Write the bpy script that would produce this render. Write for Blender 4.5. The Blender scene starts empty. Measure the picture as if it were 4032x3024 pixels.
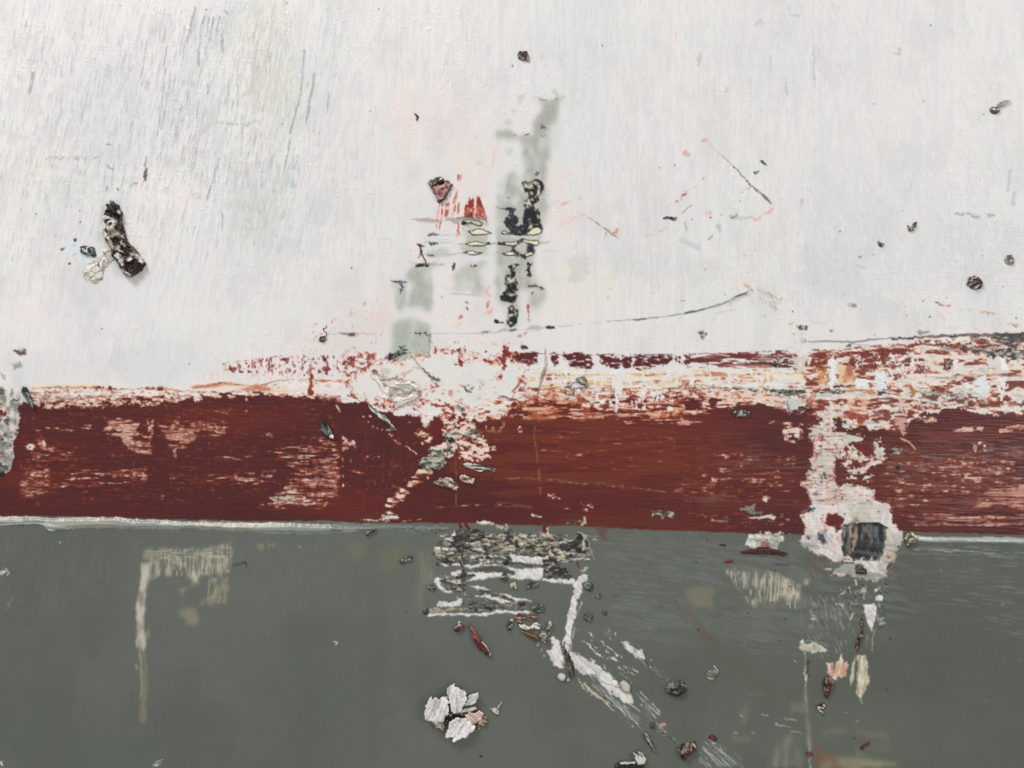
import bpy, math
import numpy as np

# ---------------------------------------------------------------- camera, lamps, exposure
SC = bpy.context.scene
cd = bpy.data.cameras.new('camera'); cam = bpy.data.objects.new('camera', cd); SC.collection.objects.link(cam)
cam.location = (0, -0.45, 0); cam.rotation_euler = (math.radians(90), 0, 0)
cd.sensor_width = 36; cd.lens = 36*0.45/0.4424; cd.clip_start = .01; cd.clip_end = 50
SC.camera = cam
wd = bpy.data.worlds.new('World'); SC.world = wd; wd.use_nodes = True
bg = wd.node_tree.nodes['Background']; bg.inputs[0].default_value = (1, .995, .985, 1); bg.inputs[1].default_value = .50
def lamp(name, loc, tgt, sx, sy, power, col):
    l = bpy.data.lights.new(name, 'AREA'); l.shape = 'RECTANGLE'; l.size = sx; l.size_y = sy; l.energy = power; l.color = col
    o = bpy.data.objects.new(name, l); SC.collection.objects.link(o); o.location = loc
    d = np.array(tgt)-np.array(loc)
    from mathutils import Vector
    o.rotation_euler = Vector(d).to_track_quat('-Z', 'Y').to_euler()
lamp('ceiling_lamp', (-.62, -.75, 1.05), (0, 0, 0), .4, .35, 14.0, (1, .985, .96))
lamp('side_lamp', (1.25, -1.15, .35), (.15, 0, .02), .5, .7, 9.0, (1, .985, .975))
vs = SC.view_settings; vs.view_transform = 'Standard'; vs.look = 'None'; vs.exposure = 0; vs.gamma = 1; vs.use_curve_mapping = False
SC.render.filter_size = 1.5 if hasattr(SC.render, 'filter_size') else 1.5
SC.cycles.max_bounces = 4
# ---------------------------------------------------------------- paint engine
# The surface of the painting is simulated as a height field with pigment; positions are
# in painting units (U, 1 unit = 0.2 mm), x to the right and y downward.
K = 0.0002
FR = {'f': (0, 0, 1.0)}
for _i in range(3):
    for _j in range(3):
        FR['%d%d' % (_i, _j)] = (737.33*_i, 553*_j, 1/3)
FR.update(A=(109.7, 406.0, .12897), B=(822.9, 186.5, .17857), C=(822.9, 438.9, .17857), D=(757.1, 713.2, .17857),
          E=(899.7, 1119.2, .17857), F=(1130.1, 1327.6, .19841), G=(1667.8, 1042.4, .17857), H=(1667.8, 680.3, .24603))
def pp(f, s):
    x0, y0, k = FR[f]
    return np.array([[float(v) for v in q.split(',')] for q in s.split()])*k + [x0, y0]
_R = np.random.RandomState(7)
TAB = _R.rand(24, 128, 128).astype(np.float32)
_seed = [0]
def ns():
    _seed[0] += 1
    return _seed[0]
def vn(x, y, s):
    T = TAB[s % 24]
    x = x + (s*37.17) % 91; y = y + (s*53.71) % 97
    xi = np.floor(x); yi = np.floor(y)
    fx = (x-xi).astype(np.float32); fy = (y-yi).astype(np.float32)
    xi = xi.astype(np.int32) & 127; yi = yi.astype(np.int32) & 127
    x1 = (xi+1) & 127; y1 = (yi+1) & 127
    fx = fx*fx*(3-2*fx); fy = fy*fy*(3-2*fy)
    a = T[yi, xi]; b = T[yi, x1]; c = T[y1, xi]; d = T[y1, x1]
    return (a+(b-a)*fx)*(1-fy) + (c+(d-c)*fx)*fy
def fbm(x, y, su, sv=None, ang=0, oc=4, seed=0, gain=.55):
    """noise, uniform in 0..1; su = grain along the direction ang, sv = grain across it"""
    if sv is None: sv = su
    c, s = math.cos(math.radians(ang)), math.sin(math.radians(ang))
    u = (x*c+y*s)/su; v = (-x*s+y*c)/sv
    r = 0; w = 1; q = 0
    for o in range(oc):
        r = r + w*(vn(u, v, seed+o*5)-.5); q += w*w*.0365
        u = u*2.03+3.1; v = v*2.03+1.7; w *= gain
    z = r/math.sqrt(q)
    return .5+.5*np.tanh(z*.85)
def sst(a, b, x):
    t = np.clip((x-a)/(b-a), 0, 1)
    return t*t*(3-2*t)
def ramp(t, stops):
    xs = [s[0] for s in stops]
    cs = np.array([s[1] for s in stops], dtype=np.float32)
    return np.stack([np.interp(t, xs, cs[:, k]) for k in range(3)], -1).astype(np.float32)
class Shape:
    def __init__(s, kind, p, w=None):
        s.kind = kind; s.p = p
        s.w = None if w is None else (np.full(len(p), w, float) if np.isscalar(w) else np.array(w, float))
        m = 0 if w is None else s.w.max()
        s.bb = (p[:, 0].min()-m, p[:, 1].min()-m, p[:, 0].max()+m, p[:, 1].max()+m)
    def sd(s, X, Y):
        p = s.p; n = len(p)
        if s.kind == 'P':
            best = np.full(X.shape, 1e9, np.float32); ins = np.zeros(X.shape, bool)
            for i in range(n):
                ax, ay = p[i]; bx, by = p[(i+1) % n]
                dx, dy = bx-ax, by-ay
                t = np.clip(((X-ax)*dx+(Y-ay)*dy)/(dx*dx+dy*dy+1e-9), 0, 1)
                d = (X-ax-t*dx)**2+(Y-ay-t*dy)**2
                best = np.minimum(best, d)
                if dy != 0:
                    c = ((ay > Y) != (by > Y)) & (X < dx*(Y-ay)/dy+ax)
                    ins ^= c
            best = np.sqrt(best)
            return np.where(ins, best, -best)
        best = np.full(X.shape, -1e9, np.float32)
        for i in range(n-1):
            ax, ay = p[i]; bx, by = p[i+1]
            dx, dy = bx-ax, by-ay
            t = np.clip(((X-ax)*dx+(Y-ay)*dy)/(dx*dx+dy*dy+1e-9), 0, 1)
            d = np.hypot(X-ax-t*dx, Y-ay-t*dy)
            best = np.maximum(best, s.w[i]+(s.w[i+1]-s.w[i])*t-d)
        return best
def Pg(f, s): return Shape('P', pp(f, s))
def Ln(f, s, w): return Shape('L', pp(f, s), w)
def Ov(f, x, y, rx, ry, ang=0, n=14):
    x0, y0, k = FR[f]; a = np.linspace(0, 2*math.pi, n, endpoint=False)
    c, s = math.cos(math.radians(ang)), math.sin(math.radians(ang))
    u, v = rx*np.cos(a), ry*np.sin(a)
    return Shape('P', np.stack([(x+u*c-v*s)*k+x0, (y+u*s+v*c)*k+y0], -1))
class Canvas:
    def __init__(s, x0, y0, x1, y1, st):
        s.st = st; s.x0 = x0; s.y0 = y0
        nx = int((x1-x0)/st)+1; ny = int((y1-y0)/st)+1
        s.X, s.Y = np.meshgrid((x0+np.arange(nx)*st).astype(np.float32), (y0+np.arange(ny)*st).astype(np.float32))
        s.col = np.zeros((ny, nx, 3), np.float32); s.h = np.zeros((ny, nx), np.float32)
        s.rou = np.full((ny, nx), .5, np.float32); s.lab = np.zeros((ny, nx), np.int16)
    def fill(s, sh, c=None, a=1.0, soft=1.0, rag=0, rs=12, dry=None, amp=None, h=None, lab=None, r=None, rim=None,
             mix=None, field=None, seed=None, hfe=2.5, exact=False):
        """c colour; rag/rs ragged edge size and grain; dry=(cover, feather, su, sv, ang) broken dry-brush cover;
        rim=[(distance inside the edge, colour)..]; mix=(su, sv, ang, stops) colour from noise; h height added"""
        seed = seed or ns()
        pad = rag*1.5+soft+3
        if sh is None: sl = (slice(0, s.X.shape[0]), slice(0, s.X.shape[1]))
        else:
            b = sh.bb
            i0 = max(int((b[0]-pad-s.x0)/s.st), 0); i1 = min(int((b[2]+pad-s.x0)/s.st)+2, s.X.shape[1])
            j0 = max(int((b[1]-pad-s.y0)/s.st), 0); j1 = min(int((b[3]+pad-s.y0)/s.st)+2, s.X.shape[0])
            if i1 <= i0 or j1 <= j0: return
            sl = (slice(j0, j1), slice(i0, i1))
        X, Y = s.X[sl], s.Y[sl]
        if sh is None: sd = np.full(X.shape, 1e3, np.float32)
        else:
            Xw, Yw = X, Y
            if rag:
                Xw = X+rag*2*(fbm(X, Y, rs*1.15, oc=4, seed=seed*3+1, gain=.72)-.5); Yw = Y+rag*2*(fbm(X, Y, rs*1.15, oc=4, seed=seed*3+2, gain=.72)-.5)
            sd = sh.sd(Xw, Yw)
        if field is not None: sd = np.minimum(sd, field(X, Y))
        if dry:
            cov, fe, su, sv, ang = dry
            n = fbm(X, Y, su, sv, ang, 4, seed*3+5)
            e = (amp or 2.6*sv)*(n-(1-cov*np.clip(sd/fe, 0, 1)))
            sd = np.minimum(e, sd) if soft > 1.6 else np.where(sd > 0, e, -3)
        m = sst(-soft, soft, sd)*a
        if mix: cc = ramp(fbm(X, Y, mix[0], mix[1], mix[2], 4, seed*3+9), mix[3])
        elif rim:
            q = fbm(X, Y, 9, oc=3, seed=seed*3+11)
            cc = ramp(sd if exact else np.where(sd > 0, sd*(.45+2.2*q*q)+2.2*(q-.5), sd), rim)
        elif c is not None: cc = np.array(c, np.float32)
        else: cc = None
        if cc is not None: s.col[sl] += (cc-s.col[sl])*m[..., None]
        if h is not None:
            s.h[sl] += h*np.clip(sst(-.5, hfe, sd), 0, 1)
        if r is not None: s.rou[sl] += (r-s.rou[sl])*m
        if lab is not None:
            L = s.lab[sl]; L[m > .45*a] = lab; s.lab[sl] = L

def box(a, r, ax):
    n = 2*r+1
    p = np.concatenate([np.repeat(a.take([0], ax), r+1, ax), a, np.repeat(a.take([-1], ax), r, ax)], ax)
    c = np.cumsum(p.astype(np.float64), ax)
    return ((c.take(range(n, c.shape[ax]), ax)-c.take(range(0, c.shape[ax]-n), ax))/n).astype(np.float32)
def smear(S, sh, r, a=1.0, soft=6, ry=None):
    """wet blending: mixes the pigment inside the shape with its neighbours"""
    b = sh.bb; st = S.st; q = 3*r*st+soft+4
    i0 = max(int((b[0]-q-S.x0)/st), 0); i1 = min(int((b[2]+q-S.x0)/st)+2, S.X.shape[1])
    j0 = max(int((b[1]-q-S.y0)/st), 0); j1 = min(int((b[3]+q-S.y0)/st)+2, S.X.shape[0])
    sl = (slice(j0, j1), slice(i0, i1)); c = S.col[sl].copy()
    for _ in range(2): c = box(box(c, r, 1), r if ry is None else ry, 0)
    m = sst(-soft, soft, sh.sd(S.X[sl], S.Y[sl]))*a
    S.col[sl] += (c-S.col[sl])*m[..., None]
W = (222, 219, 217); WB = (211, 213, 213); WC = (224, 221, 213); RD = (86, 42, 38); RM = (112, 48, 34); RR = (152, 64, 45)
SA = (208, 136, 112); PK = (226, 194, 183); OR = (223, 174, 122); GY = (99, 103, 97); GG = (167, 168, 160); NV = (46, 48, 57)
CR = (222, 218, 190); BR = (58, 46, 42); BE = (176, 168, 146); LG = (150, 154, 148)
LAB = {}
def lb(key, name, label=None):
    LAB[len(LAB)] = (key, name, label); return len(LAB)-1
# ---------------------------------------------------------------- the painted surface
def paint_surface(S):
    F = S.fill
    X, Y = S.X, S.Y
    L_white = lb('white', 'white_paint_field'); L_red = lb('red', 'red_paint_band'); L_grey = lb('grey', 'grey_paint_field')
    # --- white ground: blotches, slanted and vertical brush drag
    S.col[:] = W
    S.col += (sst(900, 200, X)*5)[..., None]*np.array((1, .85, .75), np.float32)
    hue = fbm(X, Y, 46, 60, 0, 3, 97)
    S.col += ((hue-.5)*2)[..., None]*np.array((2.2, -1.2, -.4), np.float32)
    n1 = fbm(X, Y, 210, 330, 0, 4, 101); n2 = fbm(X, Y, 160, 260, 12, 4, 117)
    S.col += (np.array(WB, np.float32)-S.col)*(sst(.5, .95, n1)*.55)[..., None]
    S.col += (np.array((223, 218, 217), np.float32)-S.col)*(sst(.5, .95, n2)*.8)[..., None]
    left = sst(900, 500, X)
    for (x, y, rx, ry, c, a) in [(590, 120, 70, 190, (213, 211, 202), .5), (640, 215, 60, 70, (215, 213, 202), .4), (90, 400, 140, 60, (222, 221, 213), .4),
                                 (200, 190, 120, 140, (209, 215, 216), .4), (520, 560, 130, 200, (210, 214, 216), .45), (230, 640, 150, 120, (214, 215, 220), .35),
                                 (760, 330, 140, 150, (216, 216, 214), .5), (1250, 200, 120, 260, (210, 215, 214), .5), (1650, 110, 160, 150, (210, 212, 215), .5),
                                 (1850, 120, 60, 120, (212, 213, 216), .5), (2010, 60, 60, 60, (214, 213, 219), .4), (980, 300, 60, 200, (226, 214, 210), .5),
                                 (870, 260, 40, 110, (226, 210, 205), .55), (1150, 640, 80, 60, (222, 216, 212), .5), (1560, 280, 160, 120, (222, 216, 214), .4),
                                 (300, 260, 200, 100, (207, 212, 214), .45), (330, 780, 240, 50, (210, 215, 216), .5), (1400, 620, 200, 90, (219, 219, 216), .5),
                                 (1900, 470, 220, 200, (212, 214, 217), .5)]:
        e = 1-np.hypot((X-x)/rx, (Y-y)/ry)+.5*(fbm(X, Y, 60, 90, 5, 4, int(x)) - .5)
        S.col += (np.array(c, np.float32)-S.col)*(sst(-.1, .7, e)*a)[..., None]
    ang = 100
    g = fbm(X, Y, 95, 3.2, 101, 4, 131)*left+fbm(X, Y, 110, 3.0, 90, 4, 137)*(1-left)
    g2 = fbm(X, Y, 38, 1.9, 100, 3, 141)*left+fbm(X, Y, 42, 1.8, 90, 3, 143)*(1-left)
    vr = 1-sst(1700, 1950, X)*sst(760, 640, Y)*.8
    pt = .35+1.1*fbm(X, Y, 130, 170, 0, 3, 163); pt2 = .35+1.1*fbm(X, Y, 90, 110, 0, 3, 167)
    g = .5+(g-.5)*vr*pt; g2 = .5+(g2-.5)*vr*pt2
    dirt = fbm(X, Y, 60, 90, 3, 4, 171)
    S.col -= (sst(.62, 1, dirt)*7)[..., None]*np.array((1, .85, .8), np.float32)
    S.col += ((g-.5)*4.2+(g2-.5)*3.2)[..., None]
    S.h += (g-.5)*.08+(g2-.5)*.12
    hr = fbm(X, Y, 70, 2.2, 2, 4, 149)      # sideways brush relief towards the right edge
    rt = sst(1750, 2050, X)*sst(720, 600, Y)
    S.h += (hr-.5)*.2*rt
    gl = fbm(X, Y, 9, 2.2, 93, 3, 155)
    S.h += sst(.90, 1, gl)*.9*(.25+.75*sst(.5, .8, fbm(X, Y, 120, 90, 0, 3, 157)))
    S.rou[:] = .42
    # short slanted grey drag marks, dense at the left and thinning towards the centre
    for poly, c_, al, cv, su, sv, an in [
        ('-60,-40 760,-40 720,560 -60,620', (166, 168, 171), .8, .04, 24, 2.0, 102), ('40,60 620,0 640,420 60,420', (156, 162, 165), .8, .042, 30, 2.0, 101),
        ('-60,150 420,120 480,380 -60,420', (194, 192, 196), .7, .09, 16, 2.4, 102), ('330,20 640,20 620,430 360,400', (160, 165, 166), .8, .05, 28, 2.2, 99),
        ('500,0 660,0 640,480 480,560', (190, 188, 176), .7, .10, 18, 2.2, 97), ('500,380 640,380 600,560 500,540', (178, 174, 162), .7, .07, 12, 2.0, 97),
        ('620,60 1100,0 1100,560 640,660', (192, 194, 195), .7, .045, 26, 2.0, 91), ('1100,-40 1800,-40 1760,700 1150,640', (196, 198, 199), .65, .05, 24, 2.4, 90),
        ('1700,-40 2260,-40 2260,640 1740,640', (198, 198, 200), .6, .04, 18, 3, 60), ('-60,560 900,560 800,820 -60,820', (200, 202, 206), .6, .05, 30, 2.4, 96),
        ('1500,450 2200,450 2200,690 1500,700', (188, 190, 190), .6, .02, 8, 3, 90), ('-60,-40 2260,-40 2260,700 -60,800', (234, 232, 230), .6, .05, 20, 2.2, 94)]:
        F(Pg('f', poly), c_, a=al, dry=(cv, 50, su, sv, an), amp=9, soft=1.3)
    F(Pg('f', '-60,-40 1150,-40 1100,620 -60,700'), (206, 208, 209), a=.6, dry=(.16, 60, 60, 8, 101), amp=20, soft=4)
    F(Pg('f', '1000,-40 2260,-40 2260,620 1100,640'), (208, 211, 212), a=.6, dry=(.16, 60, 70, 10, 90), amp=20, soft=4)
    for s_, w_ in [('915,560 930,400 945,300 968,228', 3.5), ('1018,880 1050,660 1072,460 1082,300', 4), ('1042,840 1075,700 1085,600 1105,520', 6), ('1060,450 1080,300', 4),
                   ('1168,360 1182,250 1192,170', 5), ('1215,275 1240,150 1270,50', 9), ('1300,180 1330,110', 9), ('1335,240 1355,120', 7), ('1362,260 1385,115', 7), ('1405,200 1422,110', 8),
                   ('1290,430 1285,330', 8), ('840,860 856,790', 5), ('912,850 930,780', 4), ('1130,915 1158,760', 4), ('1270,760 1290,655', 4), ('1345,610 1350,540', 4),
                   ('190,600 215,480', 12), ('1480,620 1478,510', 4), ('1292,940 1308,860', 4), ('1345,1290 1380,1170 1420,1030', 7), ('1880,870 1950,600 1975,330', 8), ('1985,800 2040,480', 8),
                   ('1835,1130 1880,920', 6), ('1520,1210 1530,1150', 5), ('1438,1500 1445,1390', 5), ('1700,1230 1705,1180', 5), ('2120,740 2130,600', 5), ('1535,560 1550,380', 4), ('330,240 350,150', 3)]:
        F(Ln('00', s_, w_*.38), (160, 163, 164), a=.8, rag=.7, rs=9, soft=1.3, h=-.4, dry=(.88, 1.5, 16, 2, 99))
    for s_ in ['1460,70 1480,90', '695,1075 735,1100', '845,1205 885,1185', '760,1225 770,1225', '1440,230 1440,330', '690,940 718,938', '700,1210 690,1230']:
        F(Ln('00', s_, 5*.33+.4), (150, 156, 156), a=.8, rag=2, rs=5, soft=1, h=.5)
    F(Ln('00', '940,1170 942,1100 952,1010', [3, 3.2, 1.6]), (112, 106, 108), rag=2, rs=6, soft=.9, h=-.8, rim=[(0, (170, 168, 168)), (1.5, (98, 92, 95))])
    F(Ln('00', '946,1100 966,1010', 1), (236, 236, 232), a=.8, h=.8)
    F(Pg('00', '860,1040 920,1040 920,1120 865,1120'), (186, 200, 203), a=.8, dry=(.6, 8, 30, 3, 92), soft=2)
    F(Pg('00', '1690,0 1800,0 1770,300 1700,560 1655,620 1600,600 1650,300'), (200, 200, 191), a=.6, dry=(.55, 10, 90, 5, 98), soft=2.5, h=.3)
    F(Pg('00', '1660,240 1680,240 1650,620 1605,620'), (192, 193, 186), a=.55, rag=3, soft=3)
    F(Pg('00', '1880,330 1975,330 1960,500 1900,640 1640,720 1560,600'), (203, 202, 190), a=.55, dry=(.42, 8, 14, 5, 95), soft=2)
    F(Pg('00', '1360,790 1700,780 1690,820 1370,815'), (172, 184, 188), a=.8, dry=(.6, 4, 5, 3, 100), soft=2, rag=2)
    F(Pg('00', '1850,1000 1960,1000 1920,1220 1880,1220'), (176, 192, 198), a=.8, dry=(.5, 6, 14, 5, 95), soft=2)
    F(Pg('00', '2080,60 2212,60 2212,420 2100,420'), (196, 206, 208), a=.8, dry=(.5, 12, 80, 6, 93), soft=3)
    F(Pg('00', '290,1010 640,1010 640,1035 290,1045'), (160, 163, 168), a=.6, dry=(.4, 2, 5, 3, 95), soft=1)
    F(Pg('00', '0,800 500,780 480,920 0,960'), (204, 204, 207), a=.5, dry=(.4, 12, 14, 7, 95), soft=3)
    F(Pg('00', '1500,1260 1720,1260 1720,1560 1480,1560'), (200, 198, 184), a=.6, dry=(.22, 14, 18, 4, 95), soft=1.2, h=.4)
    # grey-beige smudges and small marks in the white right part
    for s_, w_ in [('690,50 700,100 760,95', 5), ('475,165 495,125 520,150', 6), ('670,540 675,610', 7), ('1370,340 1400,350 1405,310', 7), ('1880,615 1900,625', 4), ('1445,1240 1480,1230 1480,1160', 4),
                   ('280,600 295,570', 7), ('205,660 205,500', 3), ('565,520 570,360', 3), ('855,560 850,300', 5), ('100,420 110,350', 8), ('2110,1230 2120,1100', 10), ('2140,1320 2155,1250', 12)]:
        F(Ln('20', s_, w_*.35), (176, 182, 184), a=.6, rag=2, rs=8, soft=1.5, h=.3)
    for s_, c_, w_ in [('1770,1390 1850,1385 1915,1410', (158, 162, 162), 7), ('1980,1395 2015,1392', (130, 138, 156), 5), ('2035,690 2000,735', (130, 134, 136), 3), ('320,1410 350,1400', (120, 126, 128), 9), ('350,1410 450,1410', (188, 194, 196), 10),
                       ('175,1550 190,1530', (150, 150, 146), 8), ('225,1460 240,1490', (176, 182, 184), 12), ('10,1440 20,1490', (170, 176, 180), 6), ('770,1330 775,1290', (176, 182, 184), 6), ('0,1560 100,1600', (196, 200, 200), 18)]:
        F(Ln('20', s_, w_*.35), c_, a=.8, rag=2.5, rs=7, soft=1.6, h=.2)
    F(Ln('20', '250,1008 320,1065 430,1190 480,1235 545,1290 578,1322', [.5, 1.3, 1.4, 2.4, 4, .8]), (134, 128, 112), rag=1.2, rs=9, soft=1, h=-.7, rim=[(-1, (196, 190, 178)), (.6, (150, 142, 126)), (2, (92, 92, 74)), (4, (120, 128, 104))], lab=lb('scratch_a', 'scratch', 'slanting brown scratch cut into the white paint'))
    F(Ln('20', '150,910 205,965 250,1008', .9), (202, 170, 164), a=.7, rag=1.5)
    F(Ln('20', '0,1280 50,1225 120,1190', [5, 4, 1]), SA, a=.85, dry=(.7, 2, 14, 2, -30), rag=2, soft=1, rim=[(0, PK), (1.5, (196, 104, 84)), (4, RR)])
    F(Ln('20', '380,1250 435,1215', 2.2), (210, 160, 150), a=.8, dry=(.7, 1, 10, 2, -30))
    F(Ln('20', '0,1380 60,1330', 1.2), (160, 120, 116), a=.8, rag=1.5)
    F(Ln('20', '530,1390 590,1345', 2.2), (222, 170, 156), a=.8, rag=2); F(Ln('20', '470,1425 500,1405', 2.4), (222, 176, 164), a=.8, rag=2)
    F(Ov('20', 145, 905, 14, 12), (222, 160, 146), a=.9, rag=3); F(Ov('20', 30, 990, 22, 16), (216, 160, 150), a=.8, rag=4); F(Ov('20', 170, 1380, 20, 20), (224, 186, 174), a=.8, rag=4)
    # tiny specks of dark paint scattered over the white
    rs_ = np.random.RandomState(5)
    SPK = [('00', '1167,712 780,35 135,1357 235,1385 515,1365 520,1440 820,1345 1052,1447 360,1530 480,1550 405,1612 1862,20 1335,65 760,1225'),
           ('10', '185,722 640,890 870,893 242,60 1690,295 2060,1083 2160,1068 1545,1285 335,1365 1110,427 620,1365'), ('20', '1240,675 1560,655 370,1303 180,1410 250,1392 62,1420 1020,1500 1430,1365 1605,165 1950,740 1238,1652 135,1158'),
           ('01', '450,48 1228,697 1992,543 1868,543 92,1010 660,470'), ('11', '66,76 845,65 868,65 690,213 815,345 1720,272 1740,268 1745,213 1385,165 2208,290'), ('21', '713,362 1447,385 1245,508 275,248 170,333 10,290 1715,270 1600,395 2078,200 640,270 150,85 2160,400 1560,290')]
    for f_, s_ in SPK:
        for q in s_.split():
            x, y = [float(v) for v in q.split(',')]
            F(Ov(f_, x, y, rs_.uniform(3.5, 7), rs_.uniform(3, 5), rs_.uniform(0, 180), 8), (74+rs_.randint(30), 66+rs_.randint(20), 66+rs_.randint(20)), rag=1, rs=4, soft=.8, h=.8)
    # --- pink drag fields around the tower
    pkm = dict(a=.6, soft=6)
    F(Pg('B', '560,60 640,60 640,560 540,760 430,800 500,500'), (228, 213, 209), dry=(.5, 10, 60, 6, 92), **pkm)
    F(Pg('B', '900,700 1500,640 1420,960 1300,1290 960,1290 700,1500 760,1290 860,1050'), (226, 210, 206), dry=(.55, 14, 60, 6, 92), **pkm)
    F(Pg('C', '370,140 700,60 1260,60 1260,330 420,330'), (226, 211, 206), dry=(.5, 12, 40, 5, 90), **pkm)
    F(Pg('C', '0,1100 120,940 120,1600 -500,1640 -300,1400'), (226, 204, 196), dry=(.55, 12, 16, 7, 110), **pkm)
    F(Pg('01', '2000,640 2212,420 2212,640'), (226, 206, 199), dry=(.5, 12, 16, 7, 110), **pkm)
    F(Pg('C', '290,430 560,430 700,900 640,1160 300,900'), (229, 212, 206), dry=(.5, 12, 40, 8, 95), **pkm)
    F(Pg('10', '1320,1100 1560,1050 1700,1350 1500,1560 1320,1450'), (226, 211, 206), dry=(.5, 12, 30, 8, 100), **pkm)
    F(Pg('11', '1380,30 1800,100 1780,300 1450,440 1360,300'), (226, 218, 206), dry=(.5, 12, 30, 8, 95), **pkm)
    smear(S, Pg('f', '820,190 1220,190 1240,760 600,780 640,640 820,560'), 5, .8)
    # --- red drag marks at the tower
    L_pk = lb('red_smear', 'red_smear', 'streaky red smear dragged through the white')
    F(Pg('B', '950,1000 985,1080 950,1220 930,1400 800,1480 760,1659 700,1659 730,1480 840,1390 900,1150'), (214, 160, 152), dry=(.62, 5, 30, 3, 100), soft=1.6, h=.3, rim=[(0, PK), (2, (212, 150, 140)), (5, (196, 112, 98))])
    F(Pg('B', '920,1060 950,1060 945,1150 905,1150'), (180, 86, 72), dry=(.6, 3, 20, 2.2, 95), soft=1)
    F(Pg('C', '660,-20 960,-20 990,150 780,200 720,330 660,330'), (208, 138, 124), dry=(.6, 7, 34, 3.4, 97), soft=1.6, h=.3, rim=[(0, PK), (2, (214, 150, 138)), (5, (186, 92, 78))])
    F(Pg('B', '1090,1270 1130,1330 1190,1300 1240,1400 1285,1659 960,1570 1000,1420 1060,1340'), None, rim=[(0, (226, 190, 180)), (1.6, (206, 130, 112)), (4, (176, 76, 58)), (7, (150, 52, 40))], dry=(.86, 9, 46, 5, 95), soft=1.4, h=.7, lab=L_pk, rag=2, rs=8)
    F(Pg('B', '1110,1330 1180,1310 1240,1400 1190,1480 1120,1440'), (128, 40, 34), dry=(.45, 6, 40, 4, 92), soft=1.4, h=.3)
    F(Pg('C', '960,60 1260,40 1290,190 1200,190 1150,170 960,165'), None, rim=[(0, (220, 178, 166)), (2, (202, 110, 90)), (5, (182, 78, 62))], dry=(.72, 4, 26, 4, 95), soft=1.3, h=.5, lab=L_pk)
    F(Ln('C', '930,180 990,170 1060,170 1080,130 1110,175 1180,185 1270,200 1278,270', [2, 2, 1.4, 2, 1.6, 1.4, 1.4, 1]), (96, 48, 38), rag=1.6, rs=6, soft=.9, h=.5)
    F(Ln('C', '930,230 930,300 945,360 910,410', [1.5, 2.2, 1.8, 1.2]), (196, 106, 96), rag=2, rs=6, soft=1)
    F(Ln('C', '1245,330 1250,380', 1.4), (150, 60, 50), a=.6)
    F(Ln('C', '420,200 560,215 700,215', [2, 5, 3]), (168, 152, 148), a=.8, rag=2, soft=2, h=-.5)
    F(Ln('C', '790,190 900,215 1000,190 1200,200', [2, 5, 4, 2]), (158, 154, 142), a=.75, rag=2, soft=2)
    for s_ in ['1160,950 1225,905', '1200,930 1250,970', '1330,990 1400,740', '1060,800 1080,760', '640,380 650,440']:
        F(Ln('B', s_, 2.6), (220, 176, 168), a=.8, rag=3, rs=9, dry=(.7, 2, 12, 3, 100), soft=1.2)
    F(Ln('C', '1300,1000 1290,1090 1320,1120', [3, 3, 1.5]), (222, 176, 164), a=.9, rag=3, rs=7, rim=[(0, PK), (1.6, (214, 140, 122))], h=.5)
    F(Ln('C', '1300,1200 1290,1260', 2), (198, 110, 92), rag=2, rs=6, h=.4); F(Ln('C', '1290,1330 1350,1290', 3.4), (224, 178, 164), a=.9, rag=3, rs=7)
    F(Ln('C', '1310,540 1310,600', 2.6), (224, 184, 164), a=.9, rag=2, rs=6); F(Ln('C', '350,560 345,600', 2), (220, 176, 164), a=.7, rag=3)
    F(Ln('C', '1260,1140 1300,1090', 2), (224, 184, 172), a=.8, rag=3)
    # scattered red lines right of the tower
    for s_, w_, c_ in [('1340,1350 1400,1310 1470,1310', 8, (226, 188, 178)), ('1420,1470 1520,1410 1560,1400', 9, (228, 190, 180)), ('1430,1330 1480,1300', 9, (220, 168, 152)), ('1440,1150 1480,1110', 6, (226, 188, 180)),
                       ('1720,1520 1810,1470 1900,1455 1980,1420', 3, (218, 178, 166)), ('1980,1530 2100,1475', 7, (222, 170, 150)), ('2060,1365 2130,1330', 3, (190, 130, 118)), ('2140,1320 2180,1300', 6, (180, 84, 72)),
                       ('1860,1260 1920,1240', 2.5, (220, 190, 170)), ('1130,460 1150,400', 3, (224, 196, 186)), ('2165,200 2172,270', 6, (222, 186, 164)), ('1640,1640 1670,1610', 4, (214, 160, 146)), ('1700,1550 1730,1500', 5, (196, 120, 104))]:
        F(Ln('10', s_, w_*.33), c_, a=.85, rag=2.5, rs=7, dry=(.75, 2, 14, 2.5, -30), soft=1.2)
    F(Ln('10', '1535,1375 1640,1430 1700,1480 1800,1548', [.8, 1.2, 2, .8]), (176, 164, 154), a=.9, rag=1, soft=1, h=-.6, rim=[(0, (200, 192, 184)), (1.5, (150, 136, 126))], lab=lb('scratch_b', 'scratch', 'short thin scratch beside the grey smear'))
    F(Ov('10', 1775, 1505, 22, 16), (190, 130, 110), a=.7, rag=5, rs=5)
    F(Ln('10', '235,1600 245,1550 320,1550 322,1615', .8), (180, 184, 188), a=.7)
    # --- the grey smear (tower)
    L_g = lb('grey_smear', 'grey_smear', 'tall grey smear with dark scraped marks')
    gm = dict(soft=5.5, rag=5, rs=16, h=-.3, lab=L_g)
    for s_, c_ in [('1880,140 1960,165 2080,165 2200,140 2130,215 2130,360 2110,440 2020,470 2020,900 2000,960 1995,1659 1400,1659 1420,1500 1430,1200 1560,1040 1650,1040 1700,1300 1720,1000 1700,660 1560,660 1390,620 1400,540 1560,550 1640,590 1850,580 1860,420 1940,240 1920,190', GG)]:
        F(Pg('B', s_), c_, **gm)
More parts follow.
